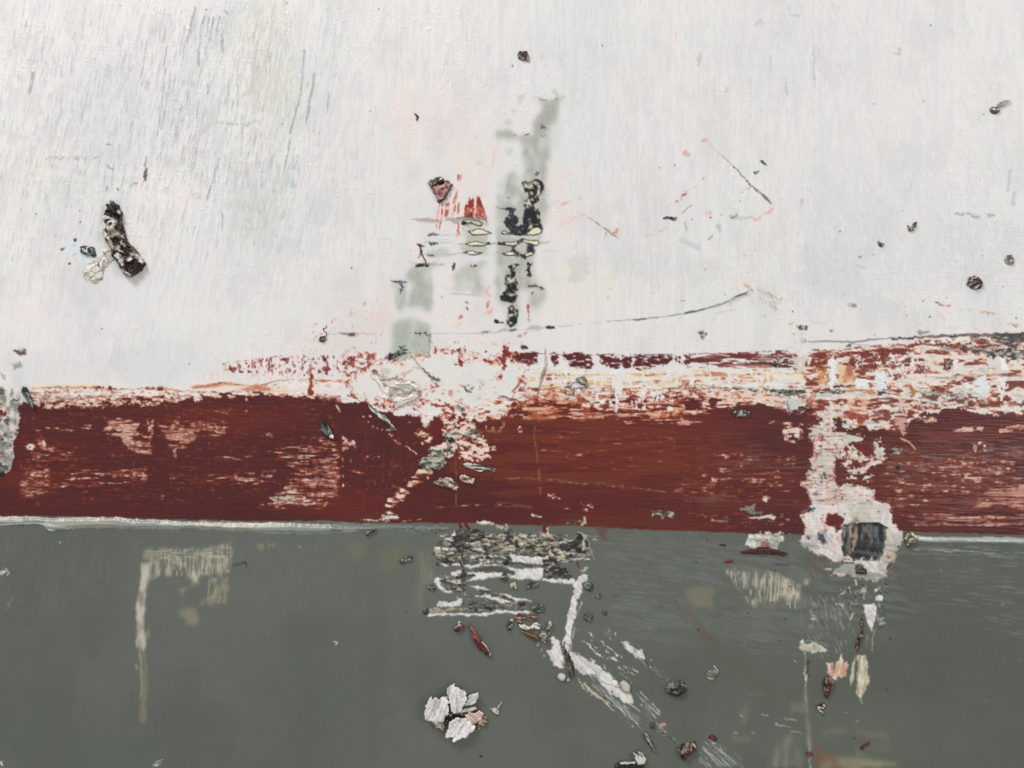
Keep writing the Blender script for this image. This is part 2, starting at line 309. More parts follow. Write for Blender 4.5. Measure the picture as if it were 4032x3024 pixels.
    F(Pg('C', '1400,0 1960,0 1960,300 1930,480 1880,500 1850,800 1880,960 1960,1020 1800,1050 1680,1080 1660,1250 1640,1500 1540,1500 1520,1260 1500,1200 1400,1180 1370,850 1400,700 1370,620 1380,480 1420,320'), GG, **gm)
    F(Pg('C', '1000,210 1250,210 1250,300 1060,300 1000,290'), (176, 180, 168), **gm)
    F(Pg('C', '990,300 1060,300 1300,390 1270,470 1280,560 1240,620 1000,620 960,560 1040,480 1040,400'), (180, 184, 172), **gm)
    F(Pg('C', '330,860 380,790 500,790 620,800 620,1270 590,1300 460,1280 340,1280 350,1000'), (170, 176, 168), **gm)
    F(Pg('C', '120,940 320,950 330,1080 290,1250 220,1330 190,1200 150,1050'), (176, 182, 172), **gm)
    F(Pg('C', '120,1480 250,1400 400,1390 600,1500 600,1800 590,2040 500,2020 180,1900 100,1800 160,1600'), (172, 178, 168), **gm)
    F(Pg('C', '900,830 1000,760 1180,680 1290,740 1220,820 1230,1100 1000,1080 860,1060 940,1000 860,900'), (182, 186, 176), a=.85, **gm)
    F(Pg('C', '1800,1100 1960,1060 1990,1120 1960,1200 1880,1260 1780,1260 1780,1180'), (178, 182, 172), a=.85, **gm)
    F(Pg('C', '540,590 800,560 830,620 700,660 560,650'), (180, 186, 178), a=.8, **gm)
    F(Pg('C', '340,720 420,740 690,720 680,760 480,780'), (158, 162, 154), a=.8, soft=2.5, rag=3)
    F(Pg('11', '1480,0 1600,0 1620,60 1560,180 1480,160'), (196, 198, 196), a=.55, soft=6, rag=6)
    F(Pg('11', '1210,230 1330,210 1310,290 1230,330'), (178, 182, 172), a=.8, soft=2, rag=3)
    # mottling in the smear: lighter, warmer and cooler clouds
    for f_, s_ in [('B', '1390,560 2030,560 2030,1659 1390,1659'), ('C', '1370,0 1960,0 1960,1500 1370,1500'), ('C', '120,780 640,780 640,2000 120,2000'), ('C', '860,680 1290,680 1290,1100 860,1100')]:
        inside = np.isin(S.lab, [L_g])
        keep = S.col.copy()
        F(Pg(f_, s_), (206, 209, 204), a=.75, dry=(.34, 8, 20, 11, 88), amp=24, soft=5)
        F(Pg(f_, s_), (160, 163, 158), a=.5, dry=(.22, 8, 26, 9, 88), amp=20, soft=4)
        S.col[:] = np.where(inside[..., None], S.col, keep)
    for q in [('B', '1380,130 2200,130 2060,1659 1380,1659'), ('C', '1360,0 2040,0 2020,1560 1360,1560'), ('C', '100,760 650,760 620,2040 90,2040'), ('C', '540,560 1320,200 1320,1120 840,1120')]:
        smear(S, Pg(*q), 3, .85)
    # white paint dragged back across the smear
    for s_, w_ in [('B 1690,720 1700,1010 1720,1300', 5), ('B 1480,640 1500,700', 6), ('B 1750,740 1780,760', 7), ('B 1470,900 1450,1250', 13), ('B 1650,1330 1640,1400', 8), ('B 1560,1200 1560,1240', 4),
                   ('C 1340,300 1350,900', 9), ('C 1360,390 1700,390 1900,400', 3.5), ('C 1400,660 1700,650 1880,660', 4), ('C 1420,1300 1490,1260 1500,1400', 9), ('C 1700,1110 1700,1600', 8),
                   ('C 330,940 350,1250 250,1400', 5), ('C 560,820 560,1000', 4), ('C 430,1350 260,1350', 8), ('C 1900,660 1900,760', 6), ('C 1660,860 1680,860', 3), ('C 1280,1000 1300,700', 7), ('C 1760,120 1740,150', 5), ('B 1620,860 1600,1000', 7)]:
        f_, rest = s_.split(' ', 1)
        F(Ln(f_, rest, w_), (212, 216, 213), a=.7, rag=3, rs=16, soft=3.5, dry=(.8, 3, 40, 8, 90))
    for s_ in ['B 1540,410 1520,440', 'B 1560,760 1530,800', 'B 1690,120 1695,180', 'B 1600,310 1620,290', 'B 2110,40 2130,100']:
        f_, rest = s_.split(' ', 1); F(Ln(f_, rest, 5), (184, 189, 184), a=.7, rag=4, soft=3)
    for q in [('B', '1380,130 2200,130 2060,1659 1380,1659'), ('C', '1360,0 2040,0 2020,1560 1360,1560'), ('C', '100,760 650,760 620,2040 90,2040')]:
        smear(S, Pg(*q), 2, .8, ry=3)
    # thin sideways grey drags crossing the smear
    for s_, w_, c_ in [('360,200 700,212 960,205 1300,215', 2.4, (176, 174, 168)), ('560,385 760,392 1000,388', 2, (190, 192, 190)), ('540,470 700,475 1000,498 1100,500', 2.2, (182, 184, 182)), ('940,490 1030,492', 2, (120, 122, 120)),
                       ('520,620 700,640 960,610 1240,628 1420,622', 2.8, (178, 181, 177)), ('330,735 560,745 760,738', 2.6, (166, 168, 162)), ('1300,495 1440,492', 2, (150, 153, 148)), ('1240,605 1460,612', 2, (160, 163, 158)), ('1940,478 2100,476', 2.2, (176, 180, 180)),
                       ('840,1090 1050,1100 1200,1120', 2.4, (182, 184, 178)), ('1950,590 2140,580', 1.6, (190, 193, 192)), ('560,660 830,650', 2.2, (176, 180, 174)), ('100,940 330,948', 1.2, (110, 114, 116))]:
        F(Ln('C', s_, w_), c_, a=.85, rag=1.6, rs=14, soft=1.8, dry=(.8, 2, 40, 3, 1), h=-.2)
    F(Ln('B', '1880,130 1960,165 2080,170 2200,135', [.6, 1.6, 1.2, .8]), (120, 116, 104), a=.9, rag=1.5, dry=(.75, 1, 6, 3, 0), h=.5)
    F(Ln('B', '1600,590 1720,600 1790,590', 1.5), (120, 92, 90), a=.9, rag=2, dry=(.6, 1, 5, 3, 0), h=-.4)
    for x, y, rx, ry in [(1960, 500, 22, 38), (1952, 600, 20, 9), (1905, 728, 16, 18), (1990, 725, 16, 10), (1880, 1050, 26, 44), (1915, 1035, 30, 10), (1550, 1345, 26, 12), (1770, 1040, 5, 14)]:
        F(Ov('B', x, y, rx, ry), (78, 86, 110), a=.85, rag=3, rs=4, soft=1.3, dry=(.75, 2, 4, 3, 90), h=-.3)
    # dark crusts in the smear: black with light grit
    def crust(f, s, mixstops=None, nm='dark_mark', label=None, rag=2.6, sc=7, key=None):
        sh = Pg(f, s); l = lb('crust', nm, label)
        F(sh, (34, 35, 42), rag=rag, rs=8, soft=1, h=.5, lab=l, r=.4)
        F(sh, None, rag=rag, rs=8, soft=1, mix=(sc, sc, 0, mixstops or [(0, (30, 31, 38)), (.52, (44, 45, 50)), (.66, (78, 77, 70)), (.84, (130, 127, 110)), (.96, (200, 196, 170))]),
          field=lambda X, Y, sh=sh: sh.sd(X, Y)-1.8)
        S.h[:] = S.h
    crust('B', '1715,1155 1770,1160 1830,1130 1940,1130 1950,1180 1980,1190 1980,1240 1950,1250 1920,1340 1920,1400 1850,1430 1850,1480 1900,1480 1920,1540 1930,1659 1740,1659 1720,1560 1760,1480 1730,1420 1740,1380 1790,1350 1780,1290 1730,1270 1720,1200', label='black gritty crust at the top of the grey smear')
    crust('B', '1400,1465 1500,1475 1640,1475 1600,1540 1660,1610 1620,1659 1480,1659 1500,1610 1560,1540 1540,1500', [(0, (46, 50, 58)), (.7, (64, 68, 74)), (1, (120, 122, 118))], label='narrow dark mark with a flat pointed top')
    crust('C', '1520,160 1600,120 1660,200 1620,260 1700,310 1720,370 1690,390 1600,350 1520,270 1480,230', [(0, (40, 44, 52)), (.7, (62, 66, 72)), (1, (130, 132, 124))], label='dark blot joining the cream spots')
    crust('C', '1740,60 1900,100 1930,180 1930,270 1960,310 1940,350 1860,300 1790,330 1740,380 1640,380 1560,330 1660,330 1680,260 1730,250 1720,130', sc=9, label='black crust hanging over the cream spots')
    crust('C', '1520,750 1600,740 1640,710 1670,730 1620,790 1610,870 1640,950 1680,1010 1650,1060 1620,1060 1650,1150 1620,1200 1520,1180 1430,1150 1440,1120 1480,1120 1470,1080 1520,1050 1500,960 1510,880 1570,850 1560,790', sc=10, label='twisted black crust in the middle of the grey smear')
    crust('C', '1540,1260 1590,1240 1650,1290 1650,1420 1630,1490 1570,1500 1520,1470 1530,1380', sc=6, label='small upright black crust at the foot of the smear')
    crust('C', '1780,720 1830,735 1800,760 1810,890 1770,890 1780,830 1750,830 1770,790', sc=5, label='thin dark crust to the right of the twisted one')
    crust('C', '1370,1440 1380,1395 1420,1410 1430,1430 1490,1430 1480,1450 1430,1440 1390,1460', rag=1.5, label='tiny dark arrow mark')
    F(Pg('C', '1780,500 1860,510 1860,560 1850,600 1760,600 1770,550'), (60, 66, 76), rag=2, rs=5, soft=1.3, mix=(6, 6, 0, [(0, (44, 48, 58)), (1, (92, 98, 104))]), h=-.4)
    F(Pg('C', '1570,520 1630,510 1620,560 1640,600 1560,590 1590,550'), (52, 54, 58), rag=2, rs=5, soft=1.3, h=-.2)
    F(Pg('C', '1760,1010 1830,990 1870,965 1890,1000 1990,1040 1900,1045 1850,1010 1800,1025'), None, rag=2, rs=5, soft=1, rim=[(0, (60, 60, 56)), (2, (120, 120, 108)), (4, (180, 182, 166))], h=.6)
    F(Ln('C', '1790,1000 1860,995 1980,1038', [1, 1.8, 1.6]), (48, 48, 48), rag=1.5, rs=5)
    # cream lens-shaped windows with dark rims
    for i, (s_, lab_) in enumerate([
        ('990,235 1010,205 1090,205 1170,215 1230,245 1210,270 1150,265 1090,240 1050,255 1000,250', 'grey'),
        ('1050,340 1100,340 1160,315 1240,325 1340,360 1240,380 1110,380 1080,360', 'c'),
        ('1460,355 1490,335 1530,350 1620,372 1700,385 1560,372 1500,378 1465,372', 'c'),
        ('1740,375 1800,330 1850,305 1910,300 1955,330 1940,360 1850,380', 'c'),
        ('1025,490 1060,475 1150,468 1300,490 1240,512 1120,515 1040,505', 'c'),
        ('1435,485 1500,470 1580,475 1650,460 1655,495 1600,515 1530,508 1440,500', 'c'),
        ('1700,470 1730,445 1800,455 1890,450 1920,480 1890,505 1840,500 1720,475', 'c'),
        ('990,600 1060,580 1110,580 1160,595 1240,600 1200,615 1140,625 1080,622 1040,605', 'p'),
        ('1460,610 1520,600 1560,585 1620,595 1650,615 1640,630 1540,630 1480,622', 'p'),
        ('1720,625 1770,605 1810,590 1860,600 1830,630 1760,645', 'c')]):
        sh = Pg('C', s_); l = lb('lens', 'cream_spot', None)
        c_ = {'c': CR, 'p': (232, 226, 214), 'grey': (190, 188, 164)}[lab_]
        ctr = sh.p.mean(0); sh.p = ctr+(sh.p-ctr)*np.array([1.05, 1.3]); sh = Shape('P', sh.p)
        F(sh, None, rag=.7, rs=6, soft=.9, rim=[(-3, (34, 34, 40)), (1.2, (38, 38, 42)), (1.8, (110, 104, 84)), (2.4, c_)], lab=l, h=.9, exact=True)
    F(Ln('C', '1655,480 1690,450 1720,440', 2), (40, 40, 42), rag=2, rs=5); F(Ln('C', '1620,600 1700,640 1740,670 1750,640', 2.4), (42, 42, 46), rag=2.4, rs=5)
    F(Ov('C', 1640, 655, 20, 14), (70, 66, 56), rag=3, rs=4)
    for s_, w_ in [('1430,490 1500,500', 3), ('1280,490 1320,488', 2.5), ('990,235 1010,240', 4)]:
        F(Ln('C', s_, w_), (44, 44, 50), rag=1.5)
    # little ink-like marks left of the tower
    F(Ln('C', '575,385 640,372 695,380', [1, 2.4, 1.4]), (84, 84, 88), rag=2, rs=6, soft=1.3, h=.3)
    F(Ln('C', '600,490 640,485 680,480', [3.4, 3, 1]), (52, 52, 58), rag=2, rs=6, soft=1.1, h=.5); F(Ln('C', '560,620 620,625 650,635', [1, 2, 1]), (90, 90, 92), rag=1.5)
    F(Ln('C', '600,600 625,575 625,500', 2), (196, 200, 208), a=.7, soft=2)
    L_w = lb('ink', 'brown_mark', 'spindly brown mark shaped like a walking figure')
    F(Ln('C', '435,490 465,500 525,520', [1.2, 2.4, 1.2]), (58, 48, 46), rag=1, lab=L_w, h=.6)
    F(Ln('C', '465,510 485,570 490,615', [2.2, 2.4, 2.6]), (66, 44, 40), rag=1.2, lab=L_w, h=.6)
    F(Ln('C', '490,615 525,660 550,740', [1.8, 1.2, 1.2]), (70, 62, 54), rag=1, lab=L_w, h=.5); F(Ln('C', '480,620 450,665', [1.6, .8]), (150, 96, 84), lab=L_w)
    F(Ln('C', '425,755 480,750 560,755', [2.6, 3.2, 2.8]), (52, 54, 48), rag=1.4, rs=5, h=.7, lab=L_w)
    F(Ln('C', '880,740 880,800', [2.4, 2]), (96, 78, 78), rag=2, rs=6); F(Ln('C', '880,750 880,770', 1.8), (60, 44, 46), rag=1)
    F(Ov('C', 1098, 762, 14, 11), (64, 58, 54), rag=1.5, rs=4, h=.5); F(Ov('C', 1140, 758, 15, 12), (50, 46, 44), rag=1.5, rs=4, h=.5)
    F(Pg('C', '150,945 300,945 270,985 290,1000 260,1070 230,1110 210,1060 230,1010 200,970'), (76, 82, 108), rag=3, rs=4, dry=(.62, 3, 5, 3, 90), soft=1.1)
    F(Ln('C', '110,935 170,945 300,948', [.8, 1.6, 1]), (60, 62, 74), rag=1.4)
    for s_, w_, c_ in [('1775,1235 1780,1290', 3, (206, 132, 114)), ('1780,1240 1782,1265', 2, (170, 76, 60)), ('1785,1310 1795,1410', 1, (140, 110, 104)), ('1780,1410 1795,1430', 2.4, (176, 172, 160)), ('950,1385 980,1365', 2.4, (196, 130, 112)),
                       ('920,1480 945,1440', 4.5, (226, 206, 196)), ('1730,1590 1755,1560', 2, (214, 150, 132)), ('1660,1610 1690,1605', 2.2, (206, 140, 124)), ('740,1145 745,1120', 1.4, (204, 150, 140)), ('1020,1190 1050,1200', 2, (150, 150, 146)), ('1035,1270 1040,1285', 1.8, (80, 78, 74)), ('1825,1085 1825,1100', 1.6, (80, 78, 72)), ('2005,1500 2090,1498', 3, (52, 52, 54)), ('1560,1535 1625,1535', 1.8, (60, 60, 62)), ('1940,480 2030,478', 3, (186, 190, 188))]:
        F(Ln('C', s_, w_), c_, rag=1.4, rs=6, soft=1.1, h=.3)
    F(Pg('C', '1760,1520 1850,1480 1970,1500 1960,1530 1800,1540'), (176, 178, 172), a=.8, rag=3, soft=2); F(Pg('C', '1340,1560 1500,1520 1600,1530 1500,1560'), (170, 172, 166), a=.85, rag=2, soft=2)
    F(Pg('C', '1180,1580 1250,1545 1290,1560 1230,1590'), (176, 178, 176), a=.85, rag=2, soft=2)
    # the long curved scratch under the tower, rising to the right
    L_s = lb('scratch_c', 'scratch', 'long thin curved scratch rising to the right under the grey smear')
    F(Ln('f', '690,724 760,719 800,722 935,721 1060,720 1130,712 1200,707 1320,695', .9), (172, 172, 172), a=.9, rag=.8, rs=9, soft=1, h=-.5, dry=(.9, .7, 20, 3, 0))
    F(Ln('f', '1310,694 1380,690 1440,684 1500,674 1560,657 1598,638 1622,627', [1, 1.1, 1.5, 1.9, 2.4, 2.2, 1]), None, rag=.8, rs=12, soft=1, h=-1.1, rim=[(-.5, (190, 192, 190)), (1, (120, 122, 120)), (2.4, (164, 164, 158))], lab=L_s)
    F(Ln('f', '1370,691 1395,689', 1.6), (92, 94, 94), rag=1); F(Ln('f', '1480,676 1520,668', 1.3), (92, 92, 92), rag=1); F(Ln('f', '1590,641 1612,633', 1.8), (104, 104, 102), rag=1)
    F(Ln('f', '1575,654 1600,643 1620,636', 1), (150, 150, 148), a=.8); F(Ln('f', '1545,678 1590,668', .8), (180, 180, 180), a=.7)
    F(Ln('f', '460,1 462,2', .1), None)
    F(Ln('01', '2140,1 2140,2', .1), None)
    F(Ln('11', '0,500 60,508 110,512', [2, 4, 2]), (140, 132, 134), rag=2, soft=1.3); F(Ln('11', '55,508 80,508', 2.6), (84, 82, 86), rag=1.6)
    F(Pg('11', '900,495 960,485 940,505'), (130, 132, 132), rag=1.5, soft=1.4)
    F(Ln('C', '380,1580 460,1578 540,1560 600,1590', [1.2, 3.4, 4, 3]), (64, 66, 62), rag=2.6, rs=5, soft=1, dry=(.75, 1.5, 6, 3, 0), h=.5)
    L_d = lb('crust', 'dark_mark', 'ragged black mark under the left arm of the grey smear')
    F(Pg('D', '385,375 410,320 470,270 540,240 600,180 660,160 690,230 760,240 880,285 800,290 720,285 640,310 600,370 500,375'), None, rag=3.2, rs=7, soft=1.3, dry=(.86, 6, 9, 5, -20), lab=L_d, h=.6,
      mix=(12, 7, -20, [(0, (36, 38, 46)), (.55, (54, 58, 62)), (.75, (96, 100, 92)), (.9, (160, 160, 132))]))
    F(Ln('D', '960,60 955,180 945,300', [2.4, 2.2, 1]), (118, 128, 122), a=.85, rag=1.5, soft=1.8)
    F(Pg('D', '880,90 960,60 950,330 890,280'), (176, 186, 180), a=.6, soft=3, rag=3)

    # ------------------------------------------------ red band
    def lin(s):
        p = pp('f', s); return lambda X: np.interp(X, p[:, 0], p[:, 1]).astype(np.float32)
    topR = lin('-60,862 0,862 40,868 95,872 160,866 250,862 300,858 420,853 560,851 700,856 745,868 790,872 825,890 860,898 930,896 1000,882 1040,878 1100,868 1160,866 1300,868 1440,868 1600,868 1700,880 1900,880 2000,880 2080,880 2130,889 2300,886')
    botR = lin('-60,1117 0,1118 100,1116 300,1122 560,1127 700,1126 780,1130 900,1131 1000,1131 1150,1136 1250,1137 1300,1140 1420,1147 1560,1151 1700,1156 1940,1150 2050,1153 2212,1157 2300,1157')
    rb = fbm(X, Y, 26, 5, 0, 4, 201); wv = (fbm(X, Y, 14, 14, 0, 4, 205)-.5)
    sdR = np.minimum(Y-topR(X)-wv*8-(rb-.5)*6, botR(X)-Y+wv*2.2)
    redmix = ramp(fbm(X, Y, 240, 60, 0, 4, 211), [(0, (80, 38, 36)), (.4, RD), (.75, (91, 41, 36)), (1, (98, 46, 38))])
    redmid = sst(1020, 1180, X)*sst(1700, 1400, X)*sst(1120, 1000, Y)
    redmix += (np.array((106, 48, 34), np.float32)-redmix)*(redmid*(.35+.6*fbm(X, Y, 90, 8, 0, 4, 215)))[..., None]
    # fine rubbed grain across the red
    gr = fbm(X, Y, 34, 1.6, 1, 4, 221); gv = fbm(X, Y, 30, 1.6, 91, 3, 225)
    redmix += ((gr-.5)*5.5+(gv-.5)*3)[..., None]*np.array((1, .8, .8), np.float32)
    m = sst(-1, 1, sdR)
    S.col += (redmix-S.col)*m[..., None]; S.rou += (.42-S.rou)*m; S.rou += (.34-S.rou)*m*sst(1700, 2100, X); S.lab[m > .5] = L_red
    S.h += m*(.5+(gr-.5)*.5-S.h*.75)
    rimW = [(0, (140, 56, 40)), (1.0, (196, 116, 92)), (2.4, (224, 178, 156)), (4.5, (228, 214, 202))]
    rimS = [(0, (128, 52, 38)), (1.6, (176, 84, 62)), (4, (206, 132, 106)), (8, (224, 178, 152))]
    # left broken white strip along the top edge
    F(Pg('f', '60,842 180,838 300,844 430,848 560,846 620,846 700,850 770,862 700,862 560,858 420,862 360,876 200,882 90,882 70,870'), None, rim=rimW, rag=3.5, rs=8, soft=1, dry=(.72, 5, 9, 5, 0), h=.7)
    F(Ln('f', '70,838 150,836 195,836 250,842 300,840 345,838 400,845 470,846', [1.4, 2.2, 3.8, 1.4, 1.2, 2.6, 1.2, 1]), None, rag=2, rs=8, soft=1.1, rim=[(0, (214, 156, 120)), (1, (164, 78, 48)), (3, (112, 44, 36))], h=.5)
    for x, y, r_ in [(238, 837, 5.5), (346, 840, 6), (672, 848, 7)]:
        F(Ov('f', x, y, r_, r_*.8), (118, 48, 38), rag=1.5, soft=1.2, h=.8)
    F(Pg('f', '70,826 200,828 210,836 70,836'), (226, 214, 184), a=.6, soft=3, rag=3)
    F(Pg('01', '1240,850 1420,820 1620,830 1760,840 2212,800 2212,870 1800,880 1240,885'), None, a=.85, mix=(60, 8, -4, [(0, (226, 216, 206)), (.5, (226, 200, 178)), (.7, (220, 170, 140)), (1, (196, 110, 76))]), rag=3, rs=20, soft=2.5)
    for s_ in ['1240,860 1380,825 1500,822 1620,850 1840,850', '1560,870 1700,830 1880,798 2000,800 2200,812', '1760,838 1870,795', '1240,880 1500,885 1840,860']:
        F(Ln('01', s_, [.8]+[1.3]*(len(s_.split())-2)+[.8]), (176, 84, 54), rag=2, rs=16, soft=1.1, dry=(.85, 1, 20, 3, 0), h=.4)
    F(Ln('01', '2010,730 2015,790 2010,860 2020,900', [2.4, 4, 4, 4]), (140, 54, 38), rag=2.6, rs=6, soft=1.1, h=.4)
    F(Pg('01', '1840,830 2000,820 2000,860 1870,868'), (228, 224, 220), rag=3, soft=2, h=.5); F(Pg('01', '2060,820 2212,820 2212,880 2080,885'), (228, 220, 214), a=.9, rag=3, soft=2, h=.5)
    # faint red speckle strip above
    sp = [(0, (214, 160, 150)), (1, (160, 84, 76)), (2.5, (120, 56, 54))]
    F(Pg('01', '1440,690 1560,680 1700,655 1800,655 2030,630 2212,640 2212,780 2000,790 1600,770 1450,750'), None, rim=sp, dry=(.30, 8, 7, 4.5, 90), amp=14, soft=1.1, h=-.3)
    F(Pg('01', '1560,690 1680,665 1780,655 1780,760 1600,740'), None, rim=sp, dry=(.34, 8, 16, 3, 90), amp=10, soft=1.1)
    F(Pg('01', '1230,800 1440,690 1640,770 1400,830'), (226, 204, 190), a=.7, dry=(.5, 10, 24, 6, 90), soft=2)
    F(Pg('11', '0,610 250,600 240,720 180,860 0,870'), None, rim=[(0, (224, 190, 178)), (2, (206, 140, 120)), (5, (160, 76, 60))], dry=(.5, 14, 10, 6, 20), amp=20, soft=1.2)
    F(Pg('11', '0,650 70,650 90,700 40,720 0,710'), (120, 48, 40), dry=(.6, 4, 7, 5, 0), soft=1.2, amp=14)
    F(Ln('01', '1440,700 1500,685 1640,672 1760,655 1850,640', .9), (130, 70, 68), a=.8, rag=1, dry=(.6, .6, 10, 3, 0))
    # the broken dark-red strip right of centre
    L_st = lb('strip', 'dark_red_strip', 'thin dark red strip broken into blocks')
    blk = '1140,640 1180,625 1270,630 1280,700 1230,715 1180,690 1130,680|1350,628 1400,625 1400,700 1380,710 1350,660|1425,625 1500,632 1560,628 1620,640 1632,690 1620,730 1540,725 1480,710 1440,660|1660,640 1760,635 1880,645 1885,700 1870,730 1760,725 1690,700|1890,645 2000,640 2140,645 2140,680 2080,710 2000,730 1930,735 1895,725|2160,655 2200,655 2212,700 2170,690'
    for b in blk.split('|'):
        F(Pg('11', b), (90, 42, 42), rag=3.2, rs=9, soft=1, h=.4, lab=L_st)
    F(Pg('11', '1120,615 2212,628 2212,740 1120,740'), W, dry=(.13, 4, 14, 4, 0), soft=.9, h=.4)
    F(Pg('21', '0,640 100,635 200,630 600,618 740,618 760,735 560,740 0,720'), None, mix=(60, 10, 0, [(0, (98, 50, 48)), (.6, (120, 60, 54)), (.8, (150, 90, 80)), (1, (190, 140, 126))]), rag=2.5, rs=8, dry=(.78, 5, 30, 4, 0), soft=1, h=.4, lab=L_st)
    F(Pg('21', '740,640 740,618 1000,590 1500,560 1500,640 1200,630 900,650'), None, mix=(50, 10, 0, [(0, (110, 48, 44)), (.6, (140, 64, 54)), (1, (200, 140, 120))]), rag=3, rs=8, dry=(.78, 5, 30, 4, 0), soft=1, h=.4, lab=L_st)
    F(Ln('21', '-1100,628 -700,640 0,638 600,615 760,615', .7), (80, 40, 42), a=.8, rag=.8, dry=(.8, .5, 30, 3, 0))
    # pale orange streak under the strip
    L_o = lb('orange', 'orange_streak', 'pale orange streak between the strip and the red band')
    F(Pg('11', '1200,735 2212,740 2212,880 1780,870 1560,850 1350,870 1200,870'), None, mix=(70, 7, 0, [(0, (222, 217, 208)), (.45, (227, 216, 194)), (.72, (225, 196, 152)), (.92, (218, 166, 112)), (1, (206, 140, 96))]), soft=2, rag=4, rs=14, dry=(.86, 5, 40, 5, 0), lab=L_o, h=.3)
    F(Pg('21', '-10,730 760,740 1130,700 1120,860 760,870 -10,860'), None, mix=(60, 7, 0, [(0, (222, 219, 211)), (.5, (226, 216, 196)), (.72, (223, 192, 150)), (.9, (212, 152, 110)), (1, (190, 106, 80))]), soft=2, rag=4, rs=14, dry=(.84, 5, 40, 5, 0), lab=L_o, h=.3)
    for s_, cv in [('1200,735 2212,740 2212,880 1200,880', .2), ('2212,735 3350,740 3350,870 2212,870', .2)]:
        F(Pg('11', s_), None, rim=[(0, (222, 178, 156)), (1.5, (204, 128, 104)), (4, (160, 84, 66))], dry=(cv, 10, 26, 4, 0), amp=13, soft=1.3)
        F(Pg('11', s_), (222, 220, 217), dry=(cv+.04, 6, 16, 7, 90), amp=16, soft=1.4, h=.5)
    # torn fringe: white, salmon and rust between streak and red band
    fr = [(0, (120, 48, 36)), (1.2, (176, 84, 60)), (3, (214, 146, 118)), (5.5, (228, 208, 192))]
    F(Pg('11', '1180,850 1780,850 2350,850 2420,940 2300,1010 2212,1070 1820,1070 1680,1060 1560,1090 1480,1070 1160,1080'), None, rim=[(0, (120, 48, 36)), (1.5, (176, 80, 54)), (3.5, (206, 124, 94)), (6.5, (222, 170, 142))], dry=(.66, 7, 34, 3.6, 0), amp=17, soft=1, h=.3)
    F(Pg('11', '1190,850 2400,850 2340,960 2212,1000 1900,1020 1500,990 1180,970'), None, rim=fr, dry=(.5, 14, 22, 5, 0), amp=16, soft=1, h=.5)
    F(Pg('11', '1690,900 2212,880 2380,900 2300,980 1980,960 1800,990 1700,960'), None, rim=[(0, RR), (2, (104, 46, 38))], dry=(.5, 8, 26, 5, 0), amp=14, soft=1)
    for s_ in ['1410,700 1440,690 1455,940 1430,980 1405,930', '1210,700 1350,690 1350,750 1210,730', '1290,625 1345,630 1345,720 1300,720', '1740,740 1830,750 1800,1020 1750,990', '1600,890 1700,860 1690,970 1620,950', '1850,940 1980,950 1940,1010 1890,1000', '2090,960 2130,950 2130,1010 2080,1010', '2150,640 2200,700 2205,880 2160,880', '1890,900 2100,880 2080,930 1900,950', '1480,740 1560,735 1550,900 1500,920']:
        F(Pg('11', s_), (222, 220, 218), rag=7, rs=11, soft=1.2, dry=(.8, 5, 14, 6, 90), h=.7)
    F(Pg('21', '-30,830 500,860 700,900 720,960 640,1000 500,960 300,1010 0,1040 -20,960'), None, rim=[(0, (130, 54, 40)), (1.5, (186, 96, 72)), (3.5, (212, 146, 120)), (6.5, (226, 200, 184))], dry=(.72, 8, 30, 4.4, 2), amp=20, soft=1, h=.4)
    F(Pg('21', '-10,900 260,910 300,980 220,1030 60,1010 -20,1000'), (92, 42, 37), rag=4, dry=(.62, 8, 18, 6, 0), amp=18, soft=1)
    F(Pg('21', '300,860 620,880 700,940 600,960 330,900'), (226, 206, 190), dry=(.6, 6, 26, 5, 0), soft=1.2)
    for s_ in ['1350,830 1380,830 1385,860 1360,870', '1505,940 1570,950 1610,960 1580,980 1510,965', '1560,1070 1650,1060 1640,1000 1560,1000', '1200,1000 1480,990 1400,1060 1200,1070']:
        F(Pg('11', s_), (186, 90, 62), rag=4, rs=8, soft=1.2, dry=(.62, 3, 20, 3, 0))
    for s_, cv in [('640,700 780,640 830,560 850,640 830,800 760,850 600,840', .09), ('880,720 1150,730 1140,800 900,790', .15), ('840,560 1160,480 1180,740 860,740', .03), ('430,780 640,770 700,830 500,840', .1)]:
        F(Pg('f', s_), None, a=.8, rim=[(0, (226, 208, 201)), (1.5, (220, 178, 166)), (4, (200, 128, 112))], dry=(cv, 18, 9, 4, 100), amp=14, soft=1.6)
    # the big white splash in the centre with rust edges
    L_c = lb('splash', 'white_splash', 'white paint splash torn into the top of the red band')
    cm = [(0, (104, 44, 38)), (1.2, (170, 78, 58)), (2.6, (214, 152, 128)), (4.6, (226, 206, 194)), (8, (221, 218, 214))]
    F(Pg('D', '0,760 -60,600 300,380 950,300 1000,230 2000,380 2130,480 2080,780 2000,850 1860,1050 1600,1080 1520,1150 1380,1060 1200,1050 1110,1200 1100,1060 1020,1040 960,1110 900,1160 850,1060 820,950 700,930 560,950 500,1010 430,930 220,900 120,830'), None, rim=cm, rag=7, rs=12, soft=1, h=.9, lab=L_c)
    F(Pg('D', '0,760 1000,690 1000,1000 880,960 520,930 220,880 100,800'), None, rim=[(0, (226, 206, 196)), (2, (206, 136, 112)), (5, (168, 72, 50))], dry=(.34, 14, 10, 5, -10), amp=15, soft=1.1, h=-.3)
    F(Pg('D', '950,600 1120,640 1180,800 1500,860 1520,1040 1110,1050 960,960'), None, rim=[(0, (226, 206, 196)), (2, (206, 130, 104)), (5, (150, 58, 42))], dry=(.42, 14, 9, 6, 10), amp=17, soft=1.1, h=-.3)
    F(Pg('D', '1480,780 1780,740 1800,860 1600,900 1460,840'), (220, 180, 164), dry=(.4, 10, 9, 6, 10), amp=14, soft=1.2)
